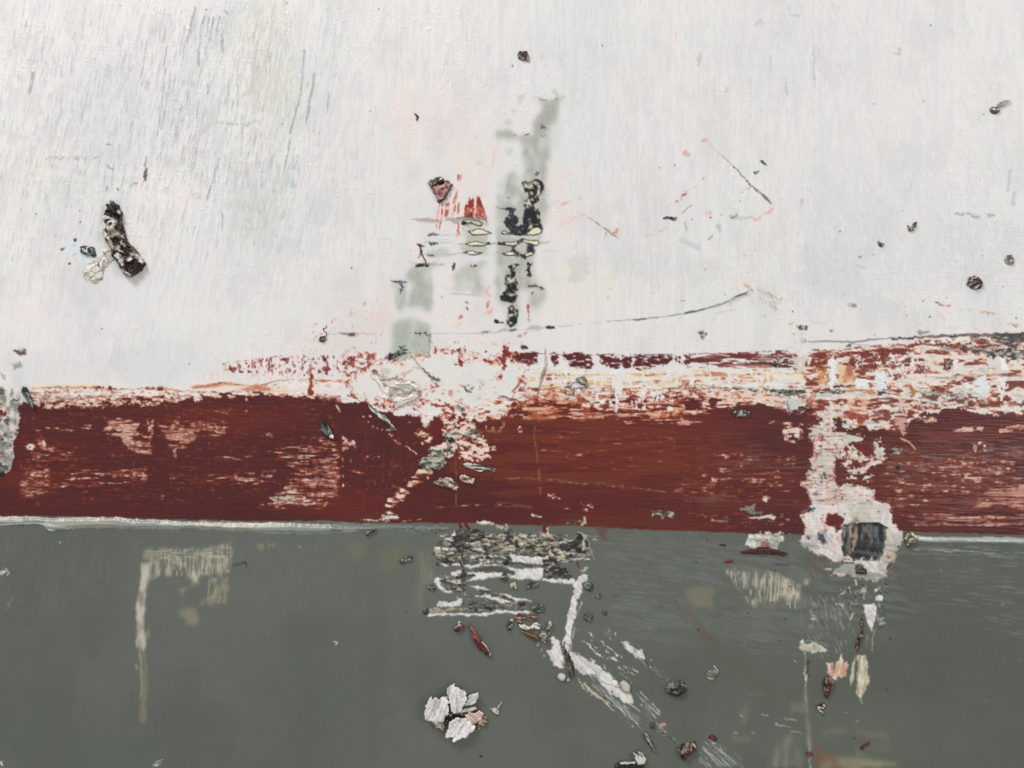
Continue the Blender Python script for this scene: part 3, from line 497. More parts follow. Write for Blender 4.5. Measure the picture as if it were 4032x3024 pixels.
    F(Pg('D', '1020,1060 1110,1060 1110,1200 1080,1350 880,1420 820,1300 940,1120'), (100, 44, 38), rag=5, rs=10, soft=1, dry=(.85, 5, 10, 6, 0))
    for s_, st in [('1250,240 1400,180 1420,260 1360,300 1380,420 1290,440 1260,380 1300,300', 0), ('1340,430 1480,410 1560,400 1590,330 1540,310 1500,340 1480,310 1600,310 1610,380 1580,420 1440,430 1350,450', 1), ('1700,340 1800,340 1830,220 1900,170 1900,300 2000,270 2212,300 2212,420 1960,400 1860,520 1820,610 1760,590 1820,440', 2), ('1840,200 1960,200 1960,320 1830,330', 3), ('1040,235 1200,235 1190,290 1080,280', 0), ('1580,230 1660,200 1690,240 1640,280', 0), ('230,470 300,440 380,480 360,520 300,500 240,520', 1), ('0,300 60,320 40,400 0,420', 2)]:
        F(Pg('D', s_), None, rim=[(0, (222, 168, 148)), (1.5, (196, 104, 80)), (4, (130, 52, 42))], rag=4.5, rs=7, dry=(.74, 4, 9, 6, 0), amp=16, soft=1, h=-.3)
    F(Pg('D', '1960,270 2212,270 2212,420 2150,400 1980,380'), (90, 42, 42), rag=4, rs=8, dry=(.9, 4, 9, 6, 0), soft=1)
    for s_, w_ in [('60,520 75,620', 2.5), ('240,560 330,640', 2), ('600,540 660,530 780,450 830,450', 1.6), ('640,520 640,620', 2), ('1760,560 1820,600', 2), ('1330,650 1380,690', 2)]:
        F(Ln('D', s_, w_), (206, 148, 130), a=.8, rag=3, rs=6, soft=1.2, h=.5)
    F(Pg('D', '100,500 1000,480 1900,480 1950,700 1500,1000 300,850'), None, a=.85, rim=[(0, (226, 210, 202)), (2, (216, 178, 164)), (5, (196, 120, 98))], dry=(.16, 30, 14, 7, 20), amp=22, soft=2.2)
    F(Pg('D', '1050,460 1750,440 2050,560 1900,800 1500,900 1150,700'), (212, 217, 217), a=.8, dry=(.4, 20, 26, 16, 95), amp=34, soft=6)
    F(Pg('D', '1400,960 1900,760 2130,640 2130,1060 1850,1080 1500,1080'), None, rim=[(0, (222, 186, 166)), (2, (200, 110, 80)), (5, (150, 62, 44))], dry=(.36, 14, 14, 4, 0), amp=15, soft=1.1)
    # grey crumpled skin on the splash
    L_k = lb('skin', 'wrinkled_skin', 'wrinkled grey paint skin on the white splash')
    F(Pg('D', '340,560 440,540 620,600 800,620 860,700 850,830 760,900 560,950 480,860 490,780 380,730 350,660'), None, mix=(16, 6, -25, [(0, (168, 162, 152)), (.4, (196, 188, 178)), (.7, (214, 196, 186)), (1, (222, 216, 210))]), rag=3, rs=10, soft=1.4, h=1.2, lab=L_k)
    wr = fbm(X, Y, 26, 4, -28, 3, 231); q = sst(0, 6, Pg('D', '340,560 440,540 620,600 800,620 860,700 850,830 760,900 560,950 480,860 380,730').sd(X, Y)) if False else None
    for s_, w_ in [('360,600 480,600 560,580 620,610', 2.4), ('380,660 460,690 560,720 640,730', 2.4), ('470,800 560,790 700,760', 2), ('560,930 700,890 830,820 850,760', 2.2), ('510,860 560,900', 1.6), ('700,770 760,740 840,760', 3)]:
        F(Ln('D', s_, w_), (128, 112, 100), a=.75, rag=2.5, rs=7, soft=1.3, h=-1.4)
    for s_, w_ in [('340,620 400,740 460,760 440,820 350,800', 3.4), ('430,700 470,690 420,800', 3), ('520,860 560,840 620,870', 2), ('600,840 760,800', 2.6), ('560,660 700,640 800,690', 2.4), ('720,640 800,720', 2.4)]:
        F(Ln('D', s_, w_), (226, 222, 214), rag=2, rs=7, soft=1.2, h=2.4)
    F(Ov('D', 650, 690, 90, 28, 5), (168, 172, 160), a=.85, rag=3, soft=1.5, h=.5); F(Pg('D', '730,630 780,625 770,640 735,640'), (92, 96, 88), rag=1.5)
    F(Ln('D', '400,470 460,500 440,560', 5), (190, 184, 172), a=.7, rag=4, soft=2); F(Ln('D', '250,520 300,510 400,560', 2), (120, 112, 104), a=.8, rag=3, rs=5)
    F(Ln('D', '720,290 800,380 900,500', [1.6, 1.8, 1.6]), (172, 158, 152), rag=1, soft=1, h=.9)
    F(Ln('D', '880,470 950,540 1000,590 1070,600', [1.6, 3, 4.4, 3]), (104, 102, 102), rag=1.6, rs=5, soft=1, h=.9); F(Ln('D', '830,450 940,570 1060,640', .9), (214, 200, 192), h=.8)
    F(Pg('D', '1780,790 1850,800 1940,830 1850,820'), (70, 76, 78), rag=1.2, soft=1, h=.5); F(Ln('D', '1970,740 2020,680 2070,610', [1.8, 1.8, .6]), (176, 96, 76), rag=1, h=.6); F(Ln('D', '2005,690 2040,650', 1), (110, 70, 62))
    F(Ln('D', '1370,690 1410,730 1450,745', [2, 3, 2]), (92, 96, 94), rag=1.6, rs=5, h=.6); F(Ov('D', 1470, 695, 24, 22), (122, 128, 126), rag=3, rs=5, h=.6); F(Ov('D', 1590, 620, 40, 30), (192, 194, 192), a=.7, rag=3, soft=3)
    F(Pg('D', '1240,900 1330,900 1400,950 1350,1010 1270,950'), None, mix=(7, 5, 0, [(0, (72, 78, 76)), (.6, (120, 122, 116)), (1, (170, 168, 158))]), rag=3, rs=6, soft=1.1, h=.8)
    F(Ov('D', 2100, 215, 50, 22, 8), None, rim=[(0, (190, 192, 190)), (1.5, (84, 90, 90)), (4, (58, 62, 62))], rag=2.5, rs=6)
    # white-and-grey torn patch below the splash
    L_t = lb('torn', 'torn_patch', 'torn patch of white and grey paint running down from the splash')
    F(Pg('D', '1110,1090 1250,1060 1520,1080 1540,1200 1620,1230 1640,1330 1740,1440 1680,1560 1540,1590 1380,1560 1260,1490 1160,1560 1060,1659 820,1659 900,1500 1000,1420 1120,1330 1100,1200'), None, rim=cm[:4], rag=6, rs=10, dry=(.9, 6, 12, 6, 0), amp=20, soft=1, h=1, lab=L_t)
    gc = [(0, (58, 58, 56)), (.4, (96, 98, 90)), (.7, (150, 152, 140)), (1, (206, 198, 182))]
    for s_ in ['1120,1220 1240,1230 1320,1260 1260,1350 1220,1380 1150,1320', '1360,1260 1440,1180 1560,1210 1600,1290 1480,1320 1380,1300', '1210,1110 1290,1100 1310,1170 1230,1180', '850,1600 980,1560 1120,1560 1080,1659 860,1659', '940,1470 1040,1420 1150,1470 1120,1540 980,1530']:
        F(Pg('D', s_), None, mix=(12, 6, 10, gc), rag=4, rs=7, dry=(.9, 3, 9, 6, 0), soft=1.1, h=.9)
    F(Ov('D', 1215, 1340, 40, 32), (44, 48, 48), rag=3, rs=5)
    for s_ in ['1260,1370 1340,1390 1470,1440 1420,1450 1340,1430', '1560,1410 1590,1410 1580,1430']:
        F(Pg('D', s_), (110, 44, 40), rag=3, rs=6, soft=1)
    F(Ln('D', '1500,1090 1540,1200 1620,1220', 4), (100, 44, 38), rag=3, rs=8); F(Pg('D', '1640,1140 1780,1110 1850,1150 1760,1240 1680,1200'), (96, 42, 38), rag=3, soft=1)
    F(Ln('D', '1630,1160 1660,1210 1740,1240', [1.4, 1.6, 1.4]), (214, 166, 148), rag=2); F(Ln('D', '1850,1090 1850,1180 1780,1230', [2.4, 4, 4]), (222, 178, 158), rag=3.5, rs=6, dry=(.8, 2, 6, 4, 0)); F(Pg('D', '1700,1180 1750,1180 1760,1240 1700,1220'), (224, 196, 180), rag=3)
    F(Pg('D', '1640,1300 1860,1290 1840,1330 1700,1350'), None, rim=fr, rag=3, dry=(.7, 3, 14, 3, 0), soft=1); F(Pg('D', '1640,1400 1760,1350 1700,1420'), None, rim=fr, rag=3, dry=(.7, 3, 14, 3, 0), soft=1)
    # white drips at D-left, right of the dark shard: chips and diagonal chain
    F(Pg('D', '850,1070 900,1060 960,1090 930,1180 890,1160'), (226, 214, 208), rag=3, rs=6, h=.8)
    for s_ in ['780,1230 820,1200 940,1210 940,1290 790,1290', '880,1310 990,1280 1000,1340 920,1390', '760,1360 900,1360 890,1390 760,1390', '670,1110 720,1110 720,1140 670,1140', '600,1130 640,1135 630,1150', '450,1240 520,1260 520,1320 450,1310']:
        F(Pg('D', s_), None, rim=fr, rag=3.5, rs=6, dry=(.8, 3, 8, 5, 0), amp=14, soft=1, h=.5)
    F(Ln('D', '440,1220 540,1200 520,1180', 1.6), (176, 180, 172), rag=2); F(Ln('D', '520,1330 600,1390 690,1430 790,1500', [2, 1.8, 2, 2.2]), (220, 190, 174), rag=2.4, rs=7, dry=(.78, 1.4, 9, 4, 30), h=.5)
    for x, y in [(240, 1040), (215, 1110), (270, 1170), (325, 1190), (382, 1205), (160, 1040), (210, 1530), (345, 1530), (40, 1400), (60, 1410), (10, 1580), (1170, 200)]:
        F(Ov('D', x, y, 13, 11), (216, 180, 164), rag=1.6, rs=5, h=.5)
    # diagonal torn streak going down left
    F(Pg('11', '620,1370 560,1450 480,1500 420,1570 380,1620 290,1640 270,1620 340,1530 400,1480 440,1450 500,1390 560,1340'), None, rim=fr, rag=3, rs=8, dry=(.72, 5, 14, 4, 5), amp=14, soft=1, h=.5, lab=L_t)
    F(Pg('11', '500,1330 560,1300 640,1270 700,1230 740,1260 690,1310 650,1380 580,1400 520,1370'), None, mix=(12, 6, 10, gc), rag=3, rs=7, dry=(.9, 3, 9, 6, 0), soft=1.1, h=.9, lab=L_t)

    # ------------------------------------------------ broken paint inside the red band
    def scr(f, s, cov, su=26, sv=3.2, amp=9, fe=8, rim=None, ang=0, h=.4):
        F(Pg(f, s), None, rim=rim or [(0, (132, 58, 44)), (1.2, (176, 98, 78)), (2.8, (212, 160, 140)), (5, (226, 204, 192))], dry=(cov, fe, su, sv, ang), amp=amp, soft=1.3, h=h)
        kp = S.col.copy()
        F(Pg(f, s), (112, 52, 42), a=.5, dry=(.3, 3, su, 1.4, ang), amp=5, soft=1.2)
        lt = sst(100, 130, kp[..., 0])[..., None]; S.col[:] = kp+(S.col-kp)*lt
    rS = [(0, (120, 50, 38)), (1.6, (160, 76, 56)), (3.6, (196, 120, 96)), (6, (222, 178, 158))]
    scr('01', '215,1110 600,1090 600,1145 230,1145', .62, 30, 6, 16)
    scr('01', '615,1150 680,1110 700,1060 800,1040 920,1080 900,1130 1000,1180 990,1290 830,1280 780,1190 620,1180', .8, 24, 5, 22, 6, rS)
    scr('01', '780,1200 980,1200 990,1260 850,1260', .7, 24, 5, 16, 5)
    scr('01', '950,1050 1000,1060 1000,1180 960,1200', .7, 8, 6, 16, 4)
    scr('01', '1010,1080 1200,1055 1400,1080 1580,1120 1560,1170 1300,1170 1200,1260 1080,1250 1060,1180', .6, 30, 4, 20, 9, rS)
    scr('01', '1080,1060 1480,1060 1480,1180 1080,1180', .3, 10, 4, 12, 9)
    scr('01', '1110,1240 1150,1240 1145,1320 1120,1310', .8, 5, 5, 14, 4)
    scr('01', '160,1180 330,1180 330,1260 170,1260', .22, 12, 5)
    scr('01', '150,1200 520,1200 500,1350 160,1350', .26, 18, 2.8)
    scr('01', '140,1350 340,1350 330,1560 120,1580', .34, 16, 3)
    scr('01', '120,1390 960,1360 960,1480 600,1500 200,1570 120,1560', .30, 22, 2.6)
    scr('01', '700,1370 950,1370 950,1450 720,1450', .3, 9, 4)
    scr('01', '1080,1400 1560,1420 1780,1380 1800,1480 1400,1490 1080,1480', .24, 16, 3)
    scr('01', '1180,980 1620,980 1620,1030 1180,1030', .16, 16, 3.5)
    scr('01', '1500,1410 1790,1380 1780,1440 1640,1500 1530,1460', .5, 20, 4, 14)
    scr('01', '1700,1250 2212,1180 2212,1560 2100,1640 1700,1650 1800,1500 1900,1400', .36, 26, 3, 12, 10)
    scr('01', '1900,1400 2212,1300 2212,1540 1880,1530', .5, 24, 4, 16, 10, rS)
    scr('01', '1650,1600 1980,1540 2020,1640 1700,1659', .5, 30, 4, 16, 8)
    scr('01', '800,1540 1070,1545 1060,1580 830,1565', .4, 22, 3); scr('01', '1100,1550 1300,1590 1280,1610 1150,1600', .3, 22, 3)
    scr('01', '1400,1290 1640,1290 1640,1330 1350,1350', .36, 14, 4); scr('01', '1690,1140 1780,1140 1770,1210 1720,1200', .5, 6, 4)
    scr('01', '1940,1150 2212,1190 2212,1230 1950,1200', .4, 20, 3); scr('01', '1880,960 2212,900 2212,960 1900,930', .4, 14, 3)
    scr('01', '180,900 2212,900 2212,1640 60,1640', .035, 9, 3, 9, 20)
    F(Ov('01', 205, 1232, 26, 18), (224, 208, 198), rag=4, rs=6, h=.7); F(Pg('01', '270,1200 290,1195 298,1235 280,1235'), (222, 190, 170), rag=1.5, h=.6); F(Ov('01', 335, 970, 16, 9), (224, 190, 176), rag=2, h=.5)
    F(Ov('01', 1275, 930, 24, 20), (224, 208, 198), rag=5, rs=5, h=.6); F(Ov('01', 1600, 925, 9, 9), (222, 200, 186), rag=2); F(Pg('01', '2170,965 2185,965 2205,1020 2190,1005'), (200, 190, 176), rag=1.5, h=.6)
    F(Pg('01', '1740,1560 1860,1540 1900,1580 1780,1590'), (190, 192, 172), a=.9, rag=3, dry=(.7, 3, 20, 3, 0), soft=1)
    scr('11', '0,1150 90,1180 100,1240 30,1260 20,1500 0,1520', .62, 8, 5, 16, 6)
    scr('11', '0,1280 350,1280 500,1500 60,1560 0,1520', .05, 8, 5)
    scr('11', '40,1380 160,1400 150,1430 60,1430', .4, 14, 3)
    F(Pg('11', '60,1000 500,1200 420,1620 60,1640'), (128, 62, 48), a=.7, dry=(.08, 14, 26, 2, 100), soft=1)
    kp = S.col.copy(); F(Pg('f', '990,900 1150,890 1480,900 1480,1060 1100,1080 960,1040'), (112, 54, 38), a=.7, dry=(.55, 30, 120, 12, 0), amp=30, soft=5)
    S.col[:] = np.where((S.lab == L_red)[..., None], S.col, kp)
    # solid red right of centre: orange-ish rubs
    scr('11', '1180,1100 2400,1120 2700,1300 2300,1420 1300,1400', .10, 30, 2.6, 10, 14, [(0, (130, 56, 40)), (1.5, (170, 84, 60)), (4, (206, 134, 108))])
    scr('11', '1380,1150 1500,1160 1490,1190 1390,1185', .4, 30, 4); scr('11', '1440,1270 1570,1270 1570,1310 1450,1310', .5, 16, 3.4, 10, 5, rS)
    scr('11', '1800,1060 2212,1050 2360,1070 2300,1100 1830,1095', .62, 30, 4, 15, 4, rS); scr('11', '1130,1100 1180,1100 1180,1150 1140,1150', .6, 6, 5, 13, 4)
    scr('11', '1330,1540 1450,1530 1440,1590 1340,1580', .5, 6, 4, 10, 5); scr('11', '1540,1580 1640,1600 1640,1659 1560,1659', .4, 6, 4, 10, 5)
    # grey rubbed lines on the red
    F(Ln('11', '870,1440 1000,1440 1100,1440 1260,1445 1420,1455 1560,1470 1700,1480 1820,1495 1950,1510 2100,1530 2212,1545', [1, 2, 3, 3.6, 4, 5, 6, 4, 3.5, 4, 4]), None, mix=(8, 4, 5, [(0, (112, 60, 54)), (.5, (124, 84, 76)), (1, (150, 128, 118))]), a=.75, dry=(.62, 2.5, 10, 3, 4), amp=7, soft=1.1, h=.5)
    F(Ln('11', '1255,1105 1250,1180 1265,1280 1280,1400 1290,1540', [2.2, 3, 2, 3.2, 3]), (132, 92, 80), a=.8, dry=(.75, 1.6, 14, 3, 88), soft=1.2, h=.5, lab=lb('scratch_d', 'scratch', 'upright grey scratch down the red band'))
    F(Ln('11', '740,1280 745,1500 745,1600 750,1659', 2), (150, 96, 82), a=.75, dry=(.6, 1.5, 12, 3, 88), soft=1.2, h=.5)
    F(Ln('11', '500,1640 700,1625 980,1610 1100,1620 1250,1630 1600,1640', [2, 2, 2.2, 1.6, 2, 1]), None, rim=fr, a=.9, dry=(.45, 1.5, 16, 3, 0), soft=1)
    F(Pg('11', '960,1590 1250,1600 1230,1640 1000,1640'), (130, 76, 66), a=.6, dry=(.4, 4, 30, 3, 0), soft=1.2)
    # right half: mottled and rubbed red
    F(Pg('21', '1350,1100 2260,1080 2260,1659 1350,1659'), None, a=.75, mix=(120, 20, 0, [(0, (84, 42, 40)), (.5, (96, 50, 44)), (1, (116, 60, 52))]), dry=(.6, 20, 90, 12, 0), soft=2)
    F(Pg('21', '300,1060 2260,1060 2260,1659 -300,1659 -100,1400'), (118, 88, 86), a=.6, dry=(.13, 90, 60, 2.6, 0), soft=1.2)
    F(Pg('21', '1270,1200 2260,1200 2260,1659 1270,1659'), (146, 142, 138), a=.7, dry=(.10, 20, 34, 3.4, 2), soft=1.2)
    scr('21', '640,1060 780,1060 770,1230 650,1200', .5, 14, 4.4, 14, 6); scr('21', '1500,1050 1650,1040 1640,1100 1500,1090', .5, 30, 4, 14, 5)
    scr('21', '1740,1130 1850,1090 1960,1100 1940,1140 1760,1145', .86, 26, 6, 20, 4); scr('21', '2040,1120 2212,1070 2260,1140 2050,1150', .9, 30, 6, 22, 4, rS)
    scr('21', '1870,1200 1980,1200 1980,1280 1870,1280', .5, 9, 5, 13, 5); scr('21', '1600,1310 2000,1300 2212,1400 2212,1430 1640,1400', .4, 24, 3.2, 12, 8)
    scr('21', '1700,1380 1900,1360 1990,1440 1900,1480 1760,1440', .45, 24, 4, 14, 8); scr('21', '100,1260 760,1260 760,1620 -160,1620 -60,1500', .13, 20, 3, 10, 16)
    scr('21', '350,1400 600,1400 560,1500 380,1500', .25, 22, 3.4, 11, 8); scr('21', '1280,1300 2212,1240 2212,1659 1280,1659', .16, 24, 2.8, 10, 16)
    scr('21', '1980,1480 2260,1470 2260,1659 1840,1659', .78, 60, 4, 24, 12, [(0, (120, 56, 48)), (2, (150, 80, 68)), (5, (184, 114, 96)), (9, (206, 146, 128))])
    scr('22', '1370,0 2260,0 2260,120 1500,110', .62, 70, 4, 18, 10, [(0, (110, 50, 46)), (2, (138, 78, 72)), (5, (160, 106, 96)), (9, (186, 142, 130))])
    scr('22', '1600,20 2212,10 2212,60 1640,60', .3, 60, 3, 10, 6); scr('22', '0,0 760,0 760,100 300,120', .12, 10, 4, 10, 8)
    F(Pg('22', '200,50 300,50 290,75 200,70'), (150, 142, 124), a=.8, dry=(.7, 2, 20, 3, 0)); F(Pg('22', '420,20 600,20 600,45 440,45'), (206, 204, 192), rag=2.5, dry=(.8, 2, 20, 3, 0), h=.5); F(Pg('22', '410,0 520,0 510,15 430,15'), (110, 120, 112), rag=2)
    for s_ in ['520,1560 560,1560 550,1600 520,1590', '250,1290 300,1290 290,1310', '190,1440 220,1445 210,1470', '1300,1090 1345,1080 1330,1100']:
        F(Pg('21', s_), (222, 200, 188), rag=3, rs=6, h=.6)
    F(Ln('21', '560,1085 595,1070', 1), (206, 176, 164)); F(Ln('21', '1410,1180 1450,1200 1510,1250', [1, 2, 1.4]), (206, 156, 120), rag=1.5, h=1); F(Ln('21', '1320,1310 1370,1230', 1.3), (60, 34, 32)); F(Ov('21', 1395, 1370, 18, 12, -50), (44, 36, 34), rag=2, h=.6)
    F(Pg('21', '1360,1250 1430,1230 1420,1290 1350,1300'), None, mix=(9, 5, 0, gc), rag=3, dry=(.7, 3, 8, 4, 0))
    F(Pg('21', '0,1550 360,1540 380,1600 0,1600'), (108, 72, 68), a=.7, dry=(.5, 5, 40, 4, 3), soft=1.5)
    F(Ln('21', '70,1580 80,1650', 1), (52, 28, 28)); F(Pg('21', '370,1620 480,1610 470,1659 380,1659'), (126, 132, 120), rag=3, dry=(.8, 3, 8, 4, 0), h=.5)

    # ------------------------------------------------ messy zone at the right between white and red
    L_m = lb('mess', 'torn_edge', 'torn streaky edge of white, rust and grey paint at the right')
    zone = '0,590 300,570 500,560 560,470 830,480 1130,170 1500,150 2212,165 2300,165 2300,860 1900,880 1700,800 1500,780 1200,900 900,1000 600,960 500,860 200,880 0,830'
    F(Pg('H', '330,330 700,290 1100,250 1500,230 2300,160 2300,860 1930,870 1640,800 1380,860 1080,1000 880,1000 640,960 540,900 320,900 250,700'), None, mix=(26, 8, 0, [(0, (186, 184, 178)), (.2, (222, 214, 206)), (.5, (226, 216, 208)), (.64, (222, 182, 160)), (.78, (196, 122, 96)), (.88, (140, 66, 52)), (1, (110, 52, 46))]), rag=6, rs=14, soft=1.2, h=.6, lab=L_m)
    dr = [(0, (200, 150, 132)), (1, (166, 92, 74)), (2.4, (120, 54, 46))]
    F(Pg('H', '330,330 1230,270 1230,500 850,510 700,480 640,400 500,380 480,470 380,520'), None, rim=dr, dry=(.6, 6, 24, 7, 0), amp=22, soft=1, h=-.4)
    for x in (735, 910, 1015, 1120, 510, 1230, 1320):     # upright white drags cut the red into dashes
        F(Pg('H', '%d,350 %d,350 %d,640 %d,650' % (x, x+45, x+38, x-6)), (224, 224, 224), rag=7, rs=7, dry=(.9, 5, 8, 6, 0), amp=17, soft=1, h=.9)
    for y in (375, 425, 470):
        F(Pg('H', '700,%d 1340,%d 1340,%d 700,%d' % (y, y-8, y+14, y+20)), (224, 221, 219), rag=4, rs=8, dry=(.55, 3, 16, 5, 0), amp=13, soft=1, h=.7)
    F(Pg('H', '370,450 500,480 500,640 380,650'), None, mix=(16, 12, 90, [(0, (160, 66, 46)), (.6, (206, 130, 84)), (1, (222, 180, 130))]), rag=6, rs=9, dry=(.85, 4, 10, 6, 0), soft=1.1)
    F(Pg('H', '570,460 700,440 740,540 700,610 580,600'), None, mix=(20, 18, 60, [(0, (176, 92, 66)), (.5, (218, 154, 116)), (1, (228, 196, 150))]), rag=4, rs=9, soft=1.4)
    F(Pg('H', '500,400 550,360 560,640 520,660 500,640'), (226, 226, 224), rag=4, rs=8, soft=1.1, h=.8); F(Pg('H', '180,370 290,360 280,500 190,500'), (200, 198, 184), a=.9, rag=4, soft=1.6, dry=(.9, 4, 16, 5, 90))
    F(Pg('H', '720,560 860,560 850,650 720,650'), (226, 225, 225), rag=4, h=.7); F(Pg('H', '900,520 990,500 1000,660 920,650'), (220, 222, 224), rag=4, h=.7); F(Ov('H', 870, 615, 22, 16), (150, 74, 60), rag=3)
    F(Pg('H', '1230,520 1500,520 1700,540 1690,600 1500,650 1280,650'), (226, 214, 206), rag=5, rs=9, dry=(.8, 5, 30, 5, 0), soft=1.1, h=.4)
    F(Pg('H', '1240,640 1540,610 1560,650 1300,670'), None, rim=rS, dry=(.7, 4, 30, 4, 0), amp=14, soft=1)
    F(Ln('H', '1230,540 1500,550 1700,550 1850,525 2212,530', [1, 3, 4, 3, 2]), (150, 146, 140), a=.8, rag=1.5, soft=1.2, dry=(.75, 1.6, 30, 3, 0))
    F(Pg('H', '1680,560 1880,540 1920,640 1860,720 1690,660'), (216, 222, 226), rag=5, rs=8, soft=1.3, dry=(.9, 5, 14, 6, 0), h=.7)
    F(Pg('H', '1560,380 1640,380 1630,480 1540,500'), (226, 220, 218), rag=4, h=.8); F(Pg('H', '1510,380 1590,385 1540,495 1500,470'), None, mix=(7, 6, 0, [(0, (90, 44, 42)), (.7, (110, 60, 54)), (1, (200, 170, 160))]), rag=3, soft=1)
    F(Pg('H', '1340,360 1500,350 1500,500 1360,500'), (222, 206, 192), a=.9, rag=4, dry=(.8, 5, 12, 7, 90), soft=1.4)
    F(Pg('H', '1880,390 2050,390 2040,490 1900,480'), (214, 208, 206), rag=3, soft=1.4, a=.9); F(Pg('H', '1990,390 2040,380 2070,500 2000,490'), (230, 230, 230), rag=3, h=.9); F(Pg('H', '1960,560 2060,550 2080,780 2000,770'), (226, 222, 220), rag=5, dry=(.8, 5, 12, 5, 90), h=.6)
    F(Pg('H', '1640,230 2300,160 2300,380 1900,370 1660,340'), None, mix=(16, 6, 0, [(0, (60, 56, 54)), (.3, (100, 60, 56)), (.5, (124, 70, 62)), (.62, (150, 148, 136)), (.8, (200, 168, 156)), (1, (222, 210, 202))]), rag=6, dry=(.9, 6, 30, 7, 0), amp=22, soft=1.1)
    F(Pg('H', '1780,300 2300,290 2300,400 2000,390 1850,360'), None, mix=(9, 6, 0, [(0, (52, 50, 48)), (.5, (84, 84, 78)), (.75, (140, 140, 126)), (1, (176, 174, 160))]), rag=5, dry=(.72, 5, 20, 6, 0), amp=18, soft=1.1)
    F(Pg('H', '1350,270 1640,280 1640,320 1500,330 1360,300'), (168, 170, 158), rag=4, rs=10, a=.9, dry=(.85, 4, 26, 5, 0), soft=1.2)
    F(Pg('H', '1040,275 1350,250 1500,240 1640,260 1700,290 1500,280 1300,270 1060,290'), (118, 50, 44), rag=3, dry=(.7, 3, 40, 4, 0), soft=1)
    F(Pg('H', '1300,690 1700,680 1900,760 1900,850 1650,790 1400,850 1250,870 1250,740'), None, mix=(9, 5, 0, [(0, (90, 70, 66)), (.25, (128, 80, 70)), (.5, (200, 178, 166)), (1, (224, 208, 198))]), rag=5, dry=(.86, 5, 18, 5, 0), amp=18, soft=1.1, h=.4)
    F(Pg('H', '2080,760 2300,740 2300,840 2100,830'), None, mix=(9, 6, 0, [(0, (86, 76, 70)), (1, (170, 160, 148))]), rag=5, dry=(.7, 5, 12, 5, 0), soft=1.2)
    # dark line running along the top of the zone
    L_l = lb('line', 'dark_line', 'dark line along the top right edge of the torn paint')
    F(Ln('H', '320,238 480,236 700,238 900,214 1080,205', [1, 1.8, 2.4, 2, 1.4]), (140, 142, 140), rag=1.5, rs=16, soft=1, h=-.7, lab=L_l); F(Ln('H', '700,255 1000,285 1200,290', [1, 1.3, 1]), (160, 150, 144), a=.7, soft=1)
    F(Ln('H', '1060,210 1250,200 1400,190 1560,185 1750,180 1900,180 2100,178 2300,172', [1.6, 2.6, 3, 3, 3.4, 4.4, 5.4, 6]), None, mix=(22, 3, -2, [(0, (50, 50, 52)), (.45, (82, 64, 62)), (.7, (120, 112, 106)), (1, (150, 90, 80))]), rag=2, rs=10, soft=1, h=-.6, lab=L_l)
    F(Pg('H', '1900,190 2300,180 2300,250 2100,260 1920,215'), None, mix=(12, 5, 0, [(0, (44, 46, 48)), (.6, (78, 74, 70)), (1, (140, 134, 124))]), rag=4, rs=8, dry=(.85, 4, 14, 4, 0), soft=1, lab=L_l)
    # pink and rust flecks above it
    for s_, w_, c_ in [('1640,300 1660,310 1730,322', 4, (180, 110, 96)), ('1635,300 1650,302', 3.5, (130, 54, 46)), ('1790,345 1900,352', 1.6, (196, 176, 164)), ('1930,365 2030,370', 4, (204, 160, 142)), ('1965,355 1975,375', 4, (190, 130, 108)), ('1640,340 1700,420', 8, (214, 206, 200)), ('2110,440 2180,450', 6, (214, 180, 168)), ('2150,450 2170,452', 3, (170, 100, 88)), ('1960,410 1980,440', 6, (226, 210, 202)), ('1870,440 1940,500', 6, (222, 204, 196)), ('2100,490 2160,500', 5, (222, 196, 184)), ('1640,460 1800,460', 4, (206, 208, 212)), ('1380,300 1400,330', 8, (216, 206, 196)), ('1990,130 2090,80', 2, (190, 196, 206)),
                       ('700,440 715,440', 5, (206, 130, 110)), ('715,500 720,505', 4.4, (206, 126, 106)), ('700,450 720,560', 5, (226, 212, 206)), ('850,430 940,433', 2.4, (190, 190, 188)), ('385,170 420,180', 4, (214, 196, 180)), ('410,195 425,200', 4, (190, 104, 86)), ('400,185 450,215', 3, (206, 178, 160)), ('835,190 870,160', 2.2, (176, 180, 176)), ('450,220 460,235', 3, (110, 112, 108)),
                       ('1105,200 1130,205', 4, (200, 204, 204)), ('510,385 545,385', 4, (190, 192, 192)), ('650,600 720,585', 3, (196, 198, 200)), ('1040,245 1070,248', 3, (196, 196, 194)), ('290,325 380,280', 2.2, (196, 198, 196)), ('210,370 260,360', 2, (200, 202, 200)), ('340,545 350,600', 1.4, (190, 194, 196)), ('1125,60 1190,70', 6, (196, 196, 198)), ('1140,5 1155,10', 5, (130, 110, 112))]:
        F(Ln('21', s_, w_*.42), c_, a=.85, rag=2.6, rs=6, soft=1.2, h=.3)
    F(Pg('21', '470,200 560,205 640,290 600,370 560,330 500,270'), (204, 202, 194), a=.8, rag=5, rs=8, dry=(.7, 5, 14, 5, 45), soft=1.6, h=.5)
    for s_ in ['480,215 560,240 610,340', '540,235 640,290', '560,300 600,360', '500,260 520,300']:
        F(Ln('21', s_, .9), (160, 158, 146), a=.8, rag=1.5, h=.5)
    F(Pg('21', '730,455 760,450 810,460 800,485 750,475'), None, mix=(5, 4, 0, [(0, (44, 46, 48)), (1, (110, 112, 108))]), rag=2, rs=5, soft=1, h=.6, lab=lb('ink2', 'dark_mark', 'small black smudge above the white column'))
    F(Pg('21', '760,540 800,540 790,570 765,565'), (130, 132, 130), rag=3, rs=5); F(Pg('21', '720,440 800,440 800,640 720,640'), (214, 206, 198), a=.7, dry=(.5, 5, 12, 4, 90), soft=1.4)
